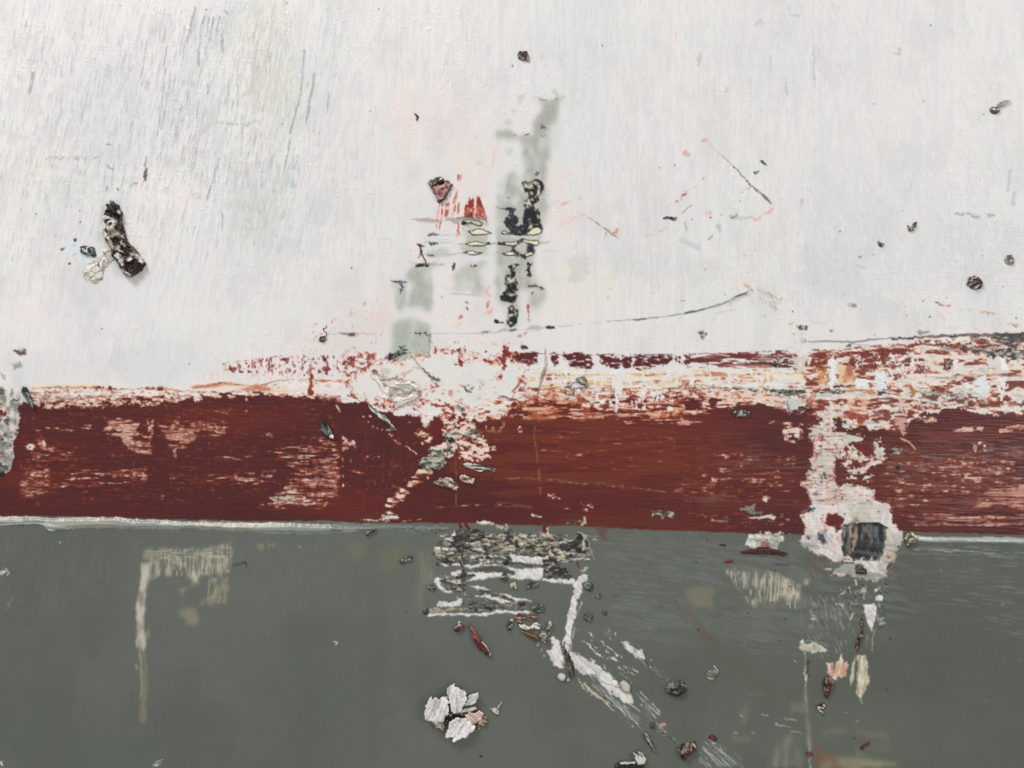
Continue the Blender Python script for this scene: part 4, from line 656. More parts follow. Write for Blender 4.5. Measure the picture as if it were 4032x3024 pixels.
    F(Pg('21', '105,485 155,490 150,520 130,540 115,520'), None, mix=(5, 4, 0, [(0, (60, 64, 64)), (.6, (120, 122, 118)), (1, (190, 192, 188))]), rag=3, rs=5, soft=1.2, h=.5)
    F(Pg('21', '1520,480 1600,490 1560,510 1530,505'), (150, 146, 142), rag=2.5, rs=6, soft=1.3, h=.5); F(Ov('21', 1098, 318, 30, 14, 15), None, rim=[(0, (130, 130, 126)), (2, (190, 190, 188))], rag=2, h=.5); F(Ov('21', 970, 485, 14, 9), (130, 130, 128), rag=2); F(Ov('21', 1080, 580, 16, 10), (100, 100, 92), rag=2.5)
    F(Pg('21', '1255,1560 1280,1550 1310,1590 1290,1605 1260,1575'), None)
    # dark streak under the orange
    F(Pg('H', '-500,640 -200,650 0,655 150,650 290,650 300,690 180,730 100,720 0,690 -200,665'), None, mix=(9, 5, 0, [(0, (46, 52, 50)), (.5, (84, 90, 84)), (1, (150, 156, 140))]), rag=3, rs=7, dry=(.8, 3, 14, 4, 0), amp=13, soft=1, h=.4, lab=lb('streak', 'dark_mark', 'dark grey streak under the orange streak'))
    F(Ln('H', '-900,628 -700,640 -480,642 -200,652 0,664 150,680 290,672', [.6, 1.4, 1.2, 1.8, 4, 7, 3]), None, mix=(9, 5, 0, [(0, (46, 52, 50)), (.5, (84, 90, 84)), (1, (150, 156, 140))]), rag=2, rs=7, dry=(.8, 1.2, 14, 4, 0), soft=1, h=.4)
    F(Ln('H', '300,672 500,676 700,672 960,680 1300,680', [2, 3, 1.4, 3, 1.6]), (70, 74, 70), rag=2, rs=7, dry=(.5, 1.4, 14, 4, 0), soft=1, h=.4)
    F(Pg('H', '915,665 1000,660 1000,700 920,695'), (56, 64, 64), rag=3, rs=6, h=.5); F(Pg('H', '530,630 630,615 620,635 540,645'), (74, 36, 36), rag=2.5); F(Pg('H', '450,665 600,660 600,690 470,690'), (96, 104, 98), rag=3, dry=(.6, 3, 9, 4, 0))
    F(Pg('H', '1290,660 1400,670 1560,680 1700,680 1690,700 1500,715 1300,700'), None, mix=(14, 5, 4, [(0, (60, 66, 62)), (.5, (120, 124, 112)), (1, (170, 170, 154))]), rag=3, rs=8, dry=(.9, 3, 20, 4, 0), soft=1, h=.3)
    F(Pg('H', '630,660 900,660 900,700 640,690'), (206, 136, 82), rag=3, dry=(.7, 3, 26, 4, 0)); F(Pg('H', '1180,620 1230,610 1280,680 1240,740 1210,740 1230,680'), (190, 112, 72), rag=3, dry=(.9, 3, 9, 5, 0))
    F(Ln('H', '-1600,560 -1300,600 -1000,590', .8), None)
    # ------------------------------------------------ the white upright column at the right
    L_v = lb('column', 'white_column', 'upright white and grey drip breaking through the red band')
    cw = [(0, (120, 56, 46)), (1.2, (186, 112, 92)), (3, (222, 184, 166)), (6, (214, 214, 206))]
    F(Pg('H', '480,760 620,740 620,900 560,930 540,1030 800,1060 790,1110 660,1150 640,1260 720,1290 540,1240 560,1520 760,1480 860,1530 900,1659 340,1659 320,1560 250,1470 330,1400 320,1250 400,1220 340,1120 310,1000 380,960 420,930 360,850 470,860'), None, rim=cw, rag=6, rs=11, dry=(.985, 3, 16, 7, 0), amp=24, soft=1, h=1, lab=L_v)
    F(Pg('H', '640,1120 720,1160 740,1200 830,1240 900,1270 860,1300 700,1290 640,1230'), None, rim=cw, rag=6, rs=10, soft=1, h=.8, lab=L_v)
    F(Pg('H', '860,1120 970,1160 1000,1240 960,1320 880,1340 800,1400 660,1390 660,1350 760,1340 900,1260'), None, rim=cw, rag=5, rs=10, dry=(.97, 2.5, 14, 6, 0), soft=1, h=.8, lab=L_v)
    for s_ in ['620,950 700,940 690,1000 640,1010', '600,1280 700,1290 680,1350 610,1330', '780,1400 900,1400 880,1470 800,1460', '900,1100 960,1090 980,1130 920,1140', '640,1420 760,1410 740,1470 650,1460', '380,930 300,960 330,1000', '100,1000 260,950 270,1000 250,1080 110,1070']:
        F(Pg('H', s_), None, rim=cw, rag=5, rs=9, dry=(.85, 3, 18, 5, 0), amp=18, soft=1, h=.7)
    F(Pg('H', '540,1240 640,1240 640,1400 700,1440 600,1510 550,1480'), (94, 50, 46), rag=5, rs=9, dry=(.82, 4, 14, 4, 0), soft=1)
    F(Pg('H', '690,1300 830,1310 820,1340 700,1330'), (100, 46, 42), rag=3, dry=(.9, 3, 14, 4, 0)); F(Pg('H', '740,1190 820,1140 870,1180 900,1230 830,1250'), (104, 46, 42), rag=4, rs=8); F(Pg('H', '570,1150 650,1160 680,1200 600,1220'), (104, 50, 46), rag=4, dry=(.8, 4, 12, 4, 0))
    F(Pg('H', '340,1050 560,1040 560,1500 330,1400'), (216, 172, 158), a=.8, dry=(.24, 9, 34, 3, 90), soft=1.2); F(Pg('H', '360,1230 520,1230 520,1520 280,1480'), (186, 187, 180), a=.9, dry=(.6, 9, 30, 8, 90), soft=3); F(Pg('H', '580,1040 800,1060 790,1100 640,1090'), (192, 196, 186), a=.9, dry=(.8, 4, 20, 6, 0), soft=1.5)
    F(Pg('H', '420,1380 480,1375 470,1430 430,1440'), (70, 80, 80), rag=2.5, rs=5, h=.5); F(Ov('H', 430, 1480, 14, 22), (78, 88, 88), rag=2, h=.5)
    F(Pg('H', '640,780 840,740 860,960 740,960 640,900'), None, mix=(40, 8, 10, [(0, (150, 66, 50)), (.5, (196, 110, 82)), (.8, (218, 156, 128)), (1, (226, 200, 184))]), rag=5, rs=9, dry=(.9, 6, 26, 5, 5), soft=1.1)
    F(Pg('H', '640,720 840,700 860,760 640,780'), (228, 196, 178), a=.9, rag=4, dry=(.8, 4, 30, 5, 0)); F(Pg('H', '240,700 380,700 370,830 230,790'), None, mix=(14, 5, 90, [(0, (150, 76, 60)), (.6, (190, 120, 96)), (1, (214, 168, 148))]), rag=5, dry=(.85, 4, 12, 6, 0), soft=1.1)
    F(Pg('H', '80,730 300,720 250,870 150,880 60,800'), (194, 195, 188), rag=7, rs=10, soft=1.8, dry=(.8, 6, 14, 6, 10), h=.6, lab=L_m); F(Ln('H', '130,760 150,870', 1.2), (120, 124, 116), rag=1); F(Pg('H', '0,740 90,760 140,860 60,850 0,820'), (190, 120, 96), a=.9, rag=4, dry=(.6, 4, 18, 4, 10))
    F(Pg('H', '250,830 300,800 360,830 420,930 380,960 320,960 260,880'), (94, 46, 42), rag=5, rs=9, dry=(.9, 4, 12, 6, 0)); F(Pg('H', '380,740 480,760 470,860 400,840'), (130, 60, 50), rag=5, dry=(.7, 4, 12, 4, 0))
    F(Pg('H', '880,840 1040,830 1040,930 900,940'), None, rim=rS, rag=4, dry=(.7, 5, 14, 5, 0), amp=18, soft=1); F(Pg('H', '860,700 1250,730 1200,1000 1100,1080 860,950'), (112, 58, 50), a=.9, dry=(.45, 8, 20, 5, 0), amp=16, soft=1)
    F(Pg('H', '1090,720 1190,720 1190,870 1100,860'), (216, 190, 178), a=.85, rag=5, dry=(.75, 4, 22, 4, 90), soft=1.2); F(Pg('H', '1080,870 1160,870 1200,1040 1120,1060 1080,980'), (210, 160, 140), a=.9, rag=5, dry=(.62, 4, 12, 5, 0), soft=1.1)
    F(Pg('H', '960,950 1040,950 1000,980 960,975'), (224, 200, 184), rag=2)
    F(Pg('H', '1280,880 1440,900 1450,950 1280,940'), None, rim=rS, rag=3, dry=(.7, 4, 24, 4, 0), amp=14, soft=1)
    # lower part of the column around the dark square
    F(Pg('G', '340,0 760,0 800,60 900,0 1230,80 1230,200 1420,270 1450,420 1460,500 1560,580 1580,680 1530,760 1500,860 1500,950 1440,980 1380,1060 1390,1150 1240,1210 1060,1150 900,1120 720,1110 820,1010 840,960 760,960 640,880 500,850 330,740 360,660 400,560 370,500 350,400 420,340 340,350 470,280 440,150'), None,
      rim=[(0, (150, 96, 84)), (1, (216, 196, 186)), (3, (222, 216, 212))], rag=3.4, rs=7, soft=1, h=1.4, lab=L_v)
    F(Pg('G', '600,0 760,0 900,130 860,260 640,270 620,160'), None, rim=rS, rag=5, rs=9, dry=(.75, 5, 22, 4, 0), amp=20, soft=1); F(Pg('G', '640,170 850,180 860,250 640,200'), (96, 44, 40), rag=4, dry=(.8, 4, 16, 4, 0))
    F(Pg('G', '670,370 790,375 860,430 860,500 810,580 790,620 740,540 640,500 640,430'), (94, 42, 40), rag=2.5, rs=8, soft=1, h=-.5, rim=[(0, (170, 90, 76)), (1.5, (96, 42, 40))], lab=lb('blot', 'red_blot', 'dark red blot beside the dark square'))
    F(Ln('G', '600,420 620,520 650,560', 4), (206, 130, 112), rag=3, dry=(.8, 2, 6, 4, 0)); F(Pg('G', '730,640 840,640 840,800 740,780'), (222, 180, 170), a=.8, dry=(.4, 6, 7, 5, 0), soft=1.2)
    F(Pg('G', '470,150 620,140 600,380 470,380'), (206, 210, 206), a=.9, rag=4, soft=2); F(Pg('G', '920,250 1300,240 1330,380 1280,470 1000,470 920,400'), None, a=.9, mix=(16, 8, 90, [(0, (176, 174, 160)), (.5, (196, 192, 178)), (1, (212, 208, 200))]), rag=4, soft=2)
    F(Pg('G', '1370,470 1460,560 1440,780 1380,960 1320,960 1350,600'), (200, 196, 180), a=.9, rag=4, soft=2)
    F(Pg('G', '1400,850 1510,840 1500,960 1390,1000 1370,930'), None, mix=(10, 4, 0, [(0, (150, 66, 50)), (.5, (206, 150, 120)), (1, (222, 204, 186))]), rag=4, dry=(.8, 4, 8, 4, 0), soft=1); F(Pg('G', '1390,960 1480,960 1450,1100 1380,1060'), (120, 54, 46), rag=3, dry=(.85, 3, 9, 4, 0), lab=L_v)
    for x, y, rx, ry, c_ in [(465, 322, 46, 34, (62, 66, 70)), (450, 660, 50, 40, (58, 62, 74)), (600, 640, 56, 78, (64, 68, 78)), (630, 710, 34, 46, (62, 66, 76)), (885, 370, 16, 12, (90, 88, 84)), (1060, 260, 24, 12, (160, 156, 140)), (1270, 350, 20, 16, (150, 80, 66)), (1320, 345, 10, 14, (150, 90, 76)), (590, 20, 18, 22, (86, 90, 86))]:
        F(Ov('G', x, y, rx, ry), c_, rag=3, rs=6, soft=1, h=.5)
    F(Ov('G', 550, 700, 26, 30), (196, 188, 180), rag=3); F(Pg('G', '610,100 740,70 800,120 640,130'), (110, 116, 104), rag=4, dry=(.8, 3, 9, 4, 0))
    cl_ = np.isin(S.lab, [L_v]); kp = S.col.copy()
    F(Pg('G', '330,0 1600,0 1600,1230 330,1230'), (196, 194, 188), a=.8, dry=(.34, 8, 16, 8, 90), amp=20, soft=3)
    F(Pg('G', '330,0 1600,0 1600,1230 330,1230'), (222, 198, 188), a=.6, dry=(.14, 8, 12, 6, 20), amp=18, soft=2.4)
    F(Pg('H', '250,700 1000,700 1000,1659 250,1659'), (222, 186, 172), a=.8, dry=(.26, 8, 20, 4, 90), amp=16, soft=1.6)
    F(Pg('H', '250,700 1000,700 1000,1659 250,1659'), (192, 192, 186), a=.7, dry=(.3, 8, 20, 9, 90), amp=16, soft=2.5)
    F(Pg('H', '250,900 1000,900 1000,1659 250,1659'), (120, 62, 54), a=.8, dry=(.07, 8, 14, 3, 0), amp=12, soft=1)
    S.col[:] = np.where(cl_[..., None], S.col, kp)
    # dark square
    L_q = lb('square', 'dark_square', 'dark square patch with worn brown and blue streaks')
    F(Pg('G', '840,540 870,500 1050,495 1280,490 1380,560 1385,620 1360,760 1330,860 1300,960 1200,950 1020,930 870,930 850,850 840,700'), None, rag=1.8, rs=7, soft=1.2, mix=(22, 7, 91, [(0, (44, 46, 51)), (.4, (58, 58, 61)), (.7, (80, 78, 76)), (1, (112, 110, 107))]), h=-2.2, lab=L_q, r=.35)
    F(Pg('G', '940,500 1060,500 1060,760 1020,900 960,860 930,640'), None, a=.9, mix=(40, 8, 90, [(0, (120, 100, 84)), (.5, (164, 136, 108)), (1, (190, 166, 142))]), rag=4, rs=8, dry=(.62, 8, 16, 6, 90), amp=15, soft=2.2)
    F(Pg('G', '1220,520 1310,520 1300,900 1230,880'), (122, 128, 138), a=.65, dry=(.4, 5, 26, 3.6, 90), soft=1.8); F(Pg('G', '860,520 920,510 920,640 870,700'), (160, 158, 146), a=.7, dry=(.4, 4, 20, 3, 90), soft=1.2)  # bluish and pale upright streaks in the colour of the square
    F(Pg('G', '1050,640 1220,640 1220,880 1060,880'), (60, 52, 50), a=.7, dry=(.5, 8, 16, 4, 0), soft=1.4)
    F(Ln('G', '1050,490 1280,488 1390,550', [1.4, 1.8, 1.4]), (26, 28, 30), h=.4); F(Ln('G', '840,965 900,968 990,972', [1, 1.6, 1]), (50, 50, 52)); F(Pg('G', '1040,910 1130,900 1140,950 1060,960'), (206, 184, 160), rag=3, h=1)
    F(Pg('G', '860,890 1040,880 1300,900 1300,960 860,950'), None, mix=(6, 5, 0, [(0, (44, 44, 48)), (.6, (84, 80, 78)), (.8, (180, 172, 164)), (1, (214, 206, 200))]), rag=3, dry=(.62, 4, 6, 5, 0), amp=14, soft=1)
    F(Pg('G', '980,450 1020,415 1060,440 1060,480 980,480'), (150, 142, 126), rag=3, h=1.2); F(Ov('G', 930, 490, 30, 20), (130, 124, 110), rag=3, h=1)
    # a strip of white fleck left of it
    F(Pg('22', '440,130 650,120 650,150 600,240 480,235 420,215'), None, mix=(12, 4, 0, [(0, (150, 150, 136)), (.35, (196, 190, 176)), (.7, (214, 206, 196)), (1, (222, 216, 210))]), rag=4, rs=6, dry=(.7, 6, 12, 4, 0), soft=1, h=.9); F(Pg('22', '690,140 760,150 760,180 690,165'), (222, 214, 206), rag=3, dry=(.8, 3, 8, 4, 0), h=.6)
    # ------------------------------------------------ grey lower field
    wv2 = (fbm(X, Y, 10, 10, 0, 3, 305)-.5)*3
    sdG = Y-botR(X)-wv*2.2+1.2
    m = sst(-1, 1, sdG)
    gcol = ramp(fbm(X, Y, 330, 200, 0, 4, 311), [(0, (95, 100, 94)), (.5, (99, 103, 97)), (1, (102, 106, 100))])
    gt = fbm(X, Y, 46, 3.4, 3, 4, 313)*.35+fbm(X, Y, 30, 3, 96, 3, 315)*.25+fbm(X, Y, 5, 5, 0, 3, 317)*.4
    gcol -= sst(900, 2000, X)[..., None]*np.array((7, 7, 9), np.float32)  # darkening painted into the grey towards the right, offsetting the side lamp
    gcol += ((gt-.5)*3.5)[..., None]
    gsel = m*(S.lab != L_v)*(S.lab != L_q)
    sq = Pg('G', '330,740 400,600 400,560 340,540 500,0 1500,0 1560,580 1580,680 1530,760 1500,860 1500,950 1440,980 1380,1060 1390,1150 1240,1210 1060,1150 900,1120 720,1110 820,1010 840,960 760,960 640,880 500,850')
    keep = sst(-1, 1, sq.sd(X+3.4*2*(fbm(X, Y, 7, oc=3, seed=991)-.5), Y)+2)
    inst = (S.lab == L_v) | (S.lab == L_q) | (np.isin(S.lab, [k for k, v in LAB.items() if v[1] in ('red_blot',)]) & (X > 1700))
    gsel = np.where(inst, 0, m)
    flk = Pg('22', '430,120 660,110 660,160 600,250 470,245 410,220').sd(X+4*(fbm(X, Y, 9, seed=5)-.5), Y+12*(fbm(X, Y, 12, seed=9)-.5)) > 0
    gsel = np.where(flk & (S.col.mean(-1) > 130), 0, gsel)
    S.col += (gcol-S.col)*gsel[..., None]; S.h += gsel*((gt-.5)*.25+.8-S.h*.85); S.rou += (.40-S.rou)*gsel; S.lab[gsel > .5] = L_grey
    # sheen at the right of the grey, painted as lighter bristle marks
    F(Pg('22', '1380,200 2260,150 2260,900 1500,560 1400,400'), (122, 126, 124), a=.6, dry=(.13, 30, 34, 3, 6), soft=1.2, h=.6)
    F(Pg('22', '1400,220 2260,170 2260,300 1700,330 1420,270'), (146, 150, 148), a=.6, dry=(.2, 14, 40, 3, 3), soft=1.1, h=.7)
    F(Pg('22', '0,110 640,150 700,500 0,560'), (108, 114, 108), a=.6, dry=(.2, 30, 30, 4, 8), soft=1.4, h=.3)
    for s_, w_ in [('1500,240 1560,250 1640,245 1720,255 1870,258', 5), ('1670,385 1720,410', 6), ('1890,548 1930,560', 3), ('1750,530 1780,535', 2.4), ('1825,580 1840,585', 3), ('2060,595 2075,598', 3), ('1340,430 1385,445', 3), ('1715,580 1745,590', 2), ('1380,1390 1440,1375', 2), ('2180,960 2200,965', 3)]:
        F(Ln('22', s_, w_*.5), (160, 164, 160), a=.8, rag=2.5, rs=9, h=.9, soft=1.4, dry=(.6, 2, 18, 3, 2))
    F(Pg('f', '1290,1160 1960,1170 2000,1330 1700,1420 1320,1400'), (108, 114, 109), a=.55, dry=(.42, 60, 70, 9, 8), amp=30, soft=5)
    F(Pg('f', '1290,1160 1760,1170 1760,1420 1320,1400'), (124, 129, 123), a=.5, dry=(.14, 40, 40, 3, 10), soft=1.4, h=.5)
    F(Pg('f', '-60,1150 2272,1160 2272,1704 -60,1704'), (102, 105, 99), a=.3, dry=(.3, 60, 190, 90, 10), amp=160, soft=60)
    F(Pg('f', '-60,1150 2272,1160 2272,1704 -60,1704'), (88, 92, 86), a=.3, dry=(.3, 60, 160, 90, 95), amp=160, soft=60)
    F(Pg('f', '-60,1150 900,1150 900,1330 -60,1330'), (108, 112, 107), a=.25, dry=(.2, 30, 40, 5, 98), soft=3)
    # cream ridge of thick paint, left
    L_r1 = lb('ridge_a', 'paint_ridge', 'pale ridge of thick paint under the left half of the red band')
    rg = Pg('00', '0,0 1,0 1,1')
    rg.p = pp('02', '-180,20 0,28 100,25 240,25 320,38 480,30 760,33 860,45 1080,50 1240,65 1440,70 1640,72 1840,70 2070,75 2212,85 2350,95 2560,100 2212,130 2100,138 1900,140 1740,135 1640,125 1500,118 1320,110 1080,108 900,106 720,104 520,104 450,112 340,122 300,112 280,85 200,78 100,85 0,90 -180,90')
    rg.bb = (rg.p[:, 0].min(), rg.p[:, 1].min(), rg.p[:, 0].max(), rg.p[:, 1].max())
    F(rg, None, rag=1.4, rs=26, soft=1.3, lab=L_r1, h=5.5, r=.33, hfe=9, mix=(120, 7, 1, [(0, (136, 138, 132)), (.4, (158, 159, 150)), (.7, (170, 168, 158)), (1, (150, 154, 152))]))
    F(Pg('02', '0,62 100,70 240,70 290,92 330,118 450,110 520,106 400,92 300,72 180,58'), (176, 178, 174), a=.7, rag=1.5, soft=2, h=2)
    F(Ln('02', '0,82 120,76 240,72 290,86 320,116 350,120', [1.2, 1.6, 1.6, 2, 2, 1]), (226, 228, 228), rag=.8, soft=1, h=2.4)
    F(Ln('02', '0,92 120,84 230,80 275,92 300,112', 1.3), (96, 98, 94), a=.8, rag=.8, soft=1.1, h=-2.4)
    F(Ln('02', '1560,72 1700,78 1840,72', [1, 2.2, 1]), (216, 208, 186), rag=1.5, h=1.5); F(Pg('02', '1660,85 2212,95 2212,130 1900,136 1720,125'), (132, 140, 142), a=.75, rag=2, soft=2)
    F(Pg('02', '1280,62 1500,60 1660,90 1640,118 1320,104'), (182, 178, 160), a=.7, rag=3, soft=3, h=.8); F(Ln('02', '1380,56 1420,64', 1.2), (120, 70, 50), a=.7)
    # fold of paint to the right
    L_r2 = lb('ridge_b', 'paint_ridge', 'glossy grey ridge of paint at the right of the dark square')
    r2 = Shape('P', pp('22', '1480,150 1560,158 1800,160 2212,165 2300,168 2300,225 2212,222 1900,218 1640,212 1520,205 1490,185'))
    F(r2, None, rag=1.2, rs=26, soft=1.4, lab=L_r2, h=6, r=.24, hfe=8, mix=(160, 8, 1, [(0, (112, 120, 114)), (.6, (140, 146, 140)), (1, (168, 172, 166))]))
    F(Ln('22', '1530,172 1620,172 1800,180 2000,186 2260,192', [1.2, 1.6, 1.6, 2, 2.6]), (206, 210, 208), a=.85, rag=1, soft=1.4, h=2.2, dry=(.9, 1.6, 50, 4, 1)); F(Ln('22', '1530,165 1600,170', 2), (214, 216, 208), rag=1.5, h=.8)  # gloss highlight of the ridge painted in as pale lines
    # bluish lip in the middle
    F(Pg('12', '-60,70 80,78 240,85 400,92 700,95 700,118 500,112 240,118 60,110 -60,120'), (116, 124, 119), a=.85, rag=2, soft=2, h=1.2)
    F(Ln('12', '390,98 460,110 520,130 600,120 700,115', [1, 3, 4, 4, 2]), (78, 84, 78), a=.9, rag=3, rs=7, soft=1.3, dry=(.8, 2, 6, 3, 0), h=1.2)
    for x in range(400, 640, 22):
        F(Ln('12', '%d,100 %d,118 %d,132' % (x-8, x+6, x-2), [.6, 1.3, .7]), (132, 138, 132), rag=1.2, rs=5, soft=.9, h=1.6)
    # --- beige scraped corner on the left
    L_p = lb('scraped', 'scraped_patch', 'beige scraped corner patch with a long thin tail in the grey field')
    be = [(0, (108, 110, 101)), (.4, (130, 128, 116)), (.7, (160, 155, 139)), (1, (190, 184, 166))]
    F(Pg('02', '925,255 1100,240 1200,250 1300,235 1500,170 1515,200 1505,340 1460,400 1400,420 1310,430 1300,480 1250,490 1240,430 1150,440 1180,370 1060,400 1000,450 980,400 1000,330 925,320'), None, mix=(16, 12, 90, be), rag=4, rs=12, dry=(.9, 10, 22, 9, 90), amp=30, soft=8, lab=L_p, h=-.4)
    F(Pg('02', '1330,250 1505,240 1505,330 1470,390 1340,420 1310,350'), (176, 170, 148), a=.75, rag=4, dry=(.7, 10, 14, 6, 90), soft=5)
    F(Pg('02', '920,265 1080,245 1300,240 1300,262 1100,275 1000,300 925,300'), (158, 150, 132), a=.8, dry=(.55, 3, 30, 2.4, 2), soft=1.1); F(Ln('02', '925,318 1080,312', .9), (74, 74, 66), a=.7)
    F(Pg('02', '1240,480 1170,540 1160,510 1200,500'), (150, 146, 126), a=.7, soft=3, rag=3)
    F(Pg('02', '1480,410 1490,500 1460,600 1400,590 1300,610 1200,630 1170,680 1260,740 1290,690 1240,640 1330,560 1400,460'), (142, 136, 118), a=.85, rag=4, rs=12, dry=(.85, 9, 16, 9, 100), amp=24, soft=7, lab=L_p)
    F(Pg('02', '1150,640 1260,620 1290,740 1220,740 1200,690'), (132, 128, 112), a=.8, rag=4, soft=4)
    F(Pg('02', '920,325 980,330 970,430 955,500 935,560 940,660 935,740 950,800 940,900 925,915 905,870 882,880 882,820 890,740 880,640 882,580 905,500 912,420'), None, mix=(26, 9, 90, [(0, (136, 132, 114)), (.5, (166, 160, 144)), (1, (194, 190, 176))]), rag=2.4, rs=9, soft=1.2, lab=L_p, h=.6)
    F(Pg('02', '925,340 970,350 955,480 915,520 915,440'), (192, 188, 174), a=.8, rag=3, soft=2)
    F(Ln('02', '900,840 905,900 918,980 916,1100 912,1200', [1, 1.8, 2, 1.8, 1]), (162, 154, 128), a=.9, rag=1.5, rs=14, soft=1.1, lab=L_p, h=.5); F(Ln('02', '925,920 940,1000 940,1120 930,1220 930,1340', [2, 4, 5, 6, 7]), (138, 130, 112), a=.65, rag=3, soft=3.5, lab=L_p)
    F(Ln('02', '905,840 895,900', 1), (80, 74, 62), a=.7); F(Ov('02', 965, 780, 12, 26), (150, 144, 126), a=.7, rag=3, soft=2)
    for s_, w_, c_, a_ in [('1630,200 1700,230 1780,210', 9, (134, 130, 112), .7), ('1925,195 1940,225', 7, (160, 158, 142), .8), ('1570,270 1600,300', 6, (126, 122, 104), .7), ('40,620 80,560', 9, (130, 124, 112), .75), ('120,590 150,570', 9, (108, 106, 98), .6),
                           ('640,575 690,580', 6, (104, 106, 98), .6), ('1040,120 1160,130', 9, (112, 112, 100), .6), ('1100,960 1230,950', 12, (100, 104, 96), .5), ('1540,120 1500,200', 8, (124, 120, 106), .6), ('380,860 420,880', 8, (98, 102, 94), .5), ('40,200 45,240', 3, (120, 122, 116), .6), ('940,1480 1020,1500', 10, (98, 100, 92), .4)]:
        F(Ln('02', s_, w_*.4+1), c_, a=a_, rag=4, rs=10, soft=3, dry=(.8, 4, 10, 6, 90))
    for s_, w_ in [('0,400 28,385', 3.4), ('40,360 60,385 50,410', 1.2), ('885,995 888,1010', 1.6), ('995,1640 1030,1610 1060,1600', 1.6), ('1010,1640 1045,1625', 1.6), ('2170,845 2190,850', 1.6), ('2180,850 2178,862', .9), ('392,200 394,203', 1.4), ('10,1640 14,1620', 3)]:
        F(Ln('02', s_, w_), (196, 198, 192), rag=2, rs=5, soft=.9, h=1)
    F(Ln('02', '1505,345 1560,340 1590,320 1600,350', [1.2, 1.2, 2.4, .8]), (58, 56, 56), rag=1.5, rs=5, soft=1, h=1)
    smear(S, Pg('02', '960,225 1540,150 1540,640 1280,780 1130,760 1100,520 960,460'), 2, .8)
    for f_, p_, an in [('02', '930,245 1510,200 1500,400 1000,430', 93), ('02', '930,245 1510,220 1500,300 930,310', 2), ('02', '1340,420 1480,420 1460,600 1340,600', 98)]:
        F(Pg(f_, p_), (180, 174, 156), a=.7, dry=(.26, 5, 22, 2, an), amp=7, soft=1.2)
        F(Pg(f_, p_), (100, 104, 97), a=.7, dry=(.22, 5, 22, 2, an), amp=7, soft=1.2)
    smear(S, Pg('02', '870,250 1000,250 980,1360 870,1360'), 1, .8, ry=3)
    # beige upright smear beside the scribble block, cloudy beige left of it
    F(Pg('12', '30,230 90,200 160,210 160,300 100,310'), (118, 116, 98), a=.6, rag=6, soft=6); F(Pg('12', '250,260 360,220 420,280 340,400 260,360'), (112, 110, 92), a=.6, rag=6, soft=7)
    F(Pg('12', '500,250 600,250 600,360 565,620 540,700 480,640 460,560 500,400'), (130, 125, 106), a=.75, rag=4, rs=14, dry=(.75, 10, 40, 6, 92), soft=5, lab=lb('beige', 'beige_smear', 'upright beige smear left of the scribbled block'))
    F(Pg('12', '565,370 600,370 598,460 570,465'), (150, 148, 134), a=.8, rag=3, soft=2, dry=(.7, 4, 12, 4, 90)); F(Ln('12', '1000,1320 1010,1440', 5), (104, 104, 88), a=.5, soft=5); F(Ln('12', '470,1530 560,1525', 1.2), (108, 112, 108), a=.6)
    smear(S, Pg('12', '0,170 620,170 600,720 430,720 0,420'), 4, .8)
    # --- black, beige and white scribbled block
    L_b = lb('block', 'scribbled_block', 'block of black, beige and white dashes under the red band')
    F(Pg('E', '440,200 460,150 500,120 640,110 820,170 950,180 1060,180 1110,100 1220,180 1340,190 1480,190 1500,160 1600,160 1640,200 1720,240 1700,300 1800,300 1870,230 1990,180 2050,200 2090,400 2090,500 1880,500 1840,530 1720,540 1800,600 1880,640 1900,700 1940,740 1700,740 1560,720 1540,560 1300,560 1130,560 1000,580 900,560 560,560 540,580 300,560 270,480 210,440 110,430 230,360 210,300 300,270'), None, mix=(12, 7, 5, [(0, (44, 43, 46)), (.4, (56, 54, 54)), (.6, (74, 74, 68)), (.78, (104, 100, 88)), (.92, (140, 132, 114)), (1, (176, 168, 150))]), rag=4, rs=9, dry=(.97, 4, 16, 6, 0), amp=20, soft=1, h=1.2, lab=L_b)
    F(Pg('E', '430,180 560,130 800,160 1060,200 1100,120 1220,200 1240,330 1100,340 1000,260 860,260 560,270 560,560 380,520 350,430 460,390 400,340'), None, a=.8, mix=(14, 7, 0, [(0, (44, 44, 52)), (.5, (54, 52, 54)), (.8, (80, 78, 70)), (1, (120, 114, 98))]), rag=4, rs=8, dry=(.72, 4, 16, 5, 0), soft=1.1, h=.3)
    wh = (222, 219, 219)
    def wb(s_, c=wh, rag=1.7, a=1., dry=None, lab=L_b, h=1.0):
        F(Pg('E', s_), c, a=a, rag=rag, rs=6, soft=.95, h=h, lab=lab, dry=dry)
    bm_ = (180, 168, 142)
    for s_ in ['1220,170 1270,190 1430,190 1440,215 1330,220 1340,260 1580,290 1600,330 1600,390 1420,400 1440,330 1280,330 1270,370 1240,360 1240,330', '1130,200 1230,210 1240,270 1180,290 1130,260', '230,410 460,410 480,430 360,440 340,480 230,460', '160,1100 250,1085 400,1075 620,1075 650,1105 400,1120 300,1140 160,1150', '440,835 700,860 690,890 470,875', '350,700 540,690 540,715 360,740', '860,260 1050,265 1050,290 880,295', '1250,170 1275,190 1270,370 1250,370', '1180,980 1225,980 1220,1110 1190,1110', '1090,350 1240,350 1240,390 1110,395']:
        wb(s_, bm_, a=.9, dry=(.8, 2, 10, 4, 0))
    F(Pg('E', '460,410 1230,390 1230,450 460,470'), (130, 122, 104), dry=(.4, 3, 16, 4, 0), amp=10, soft=1)
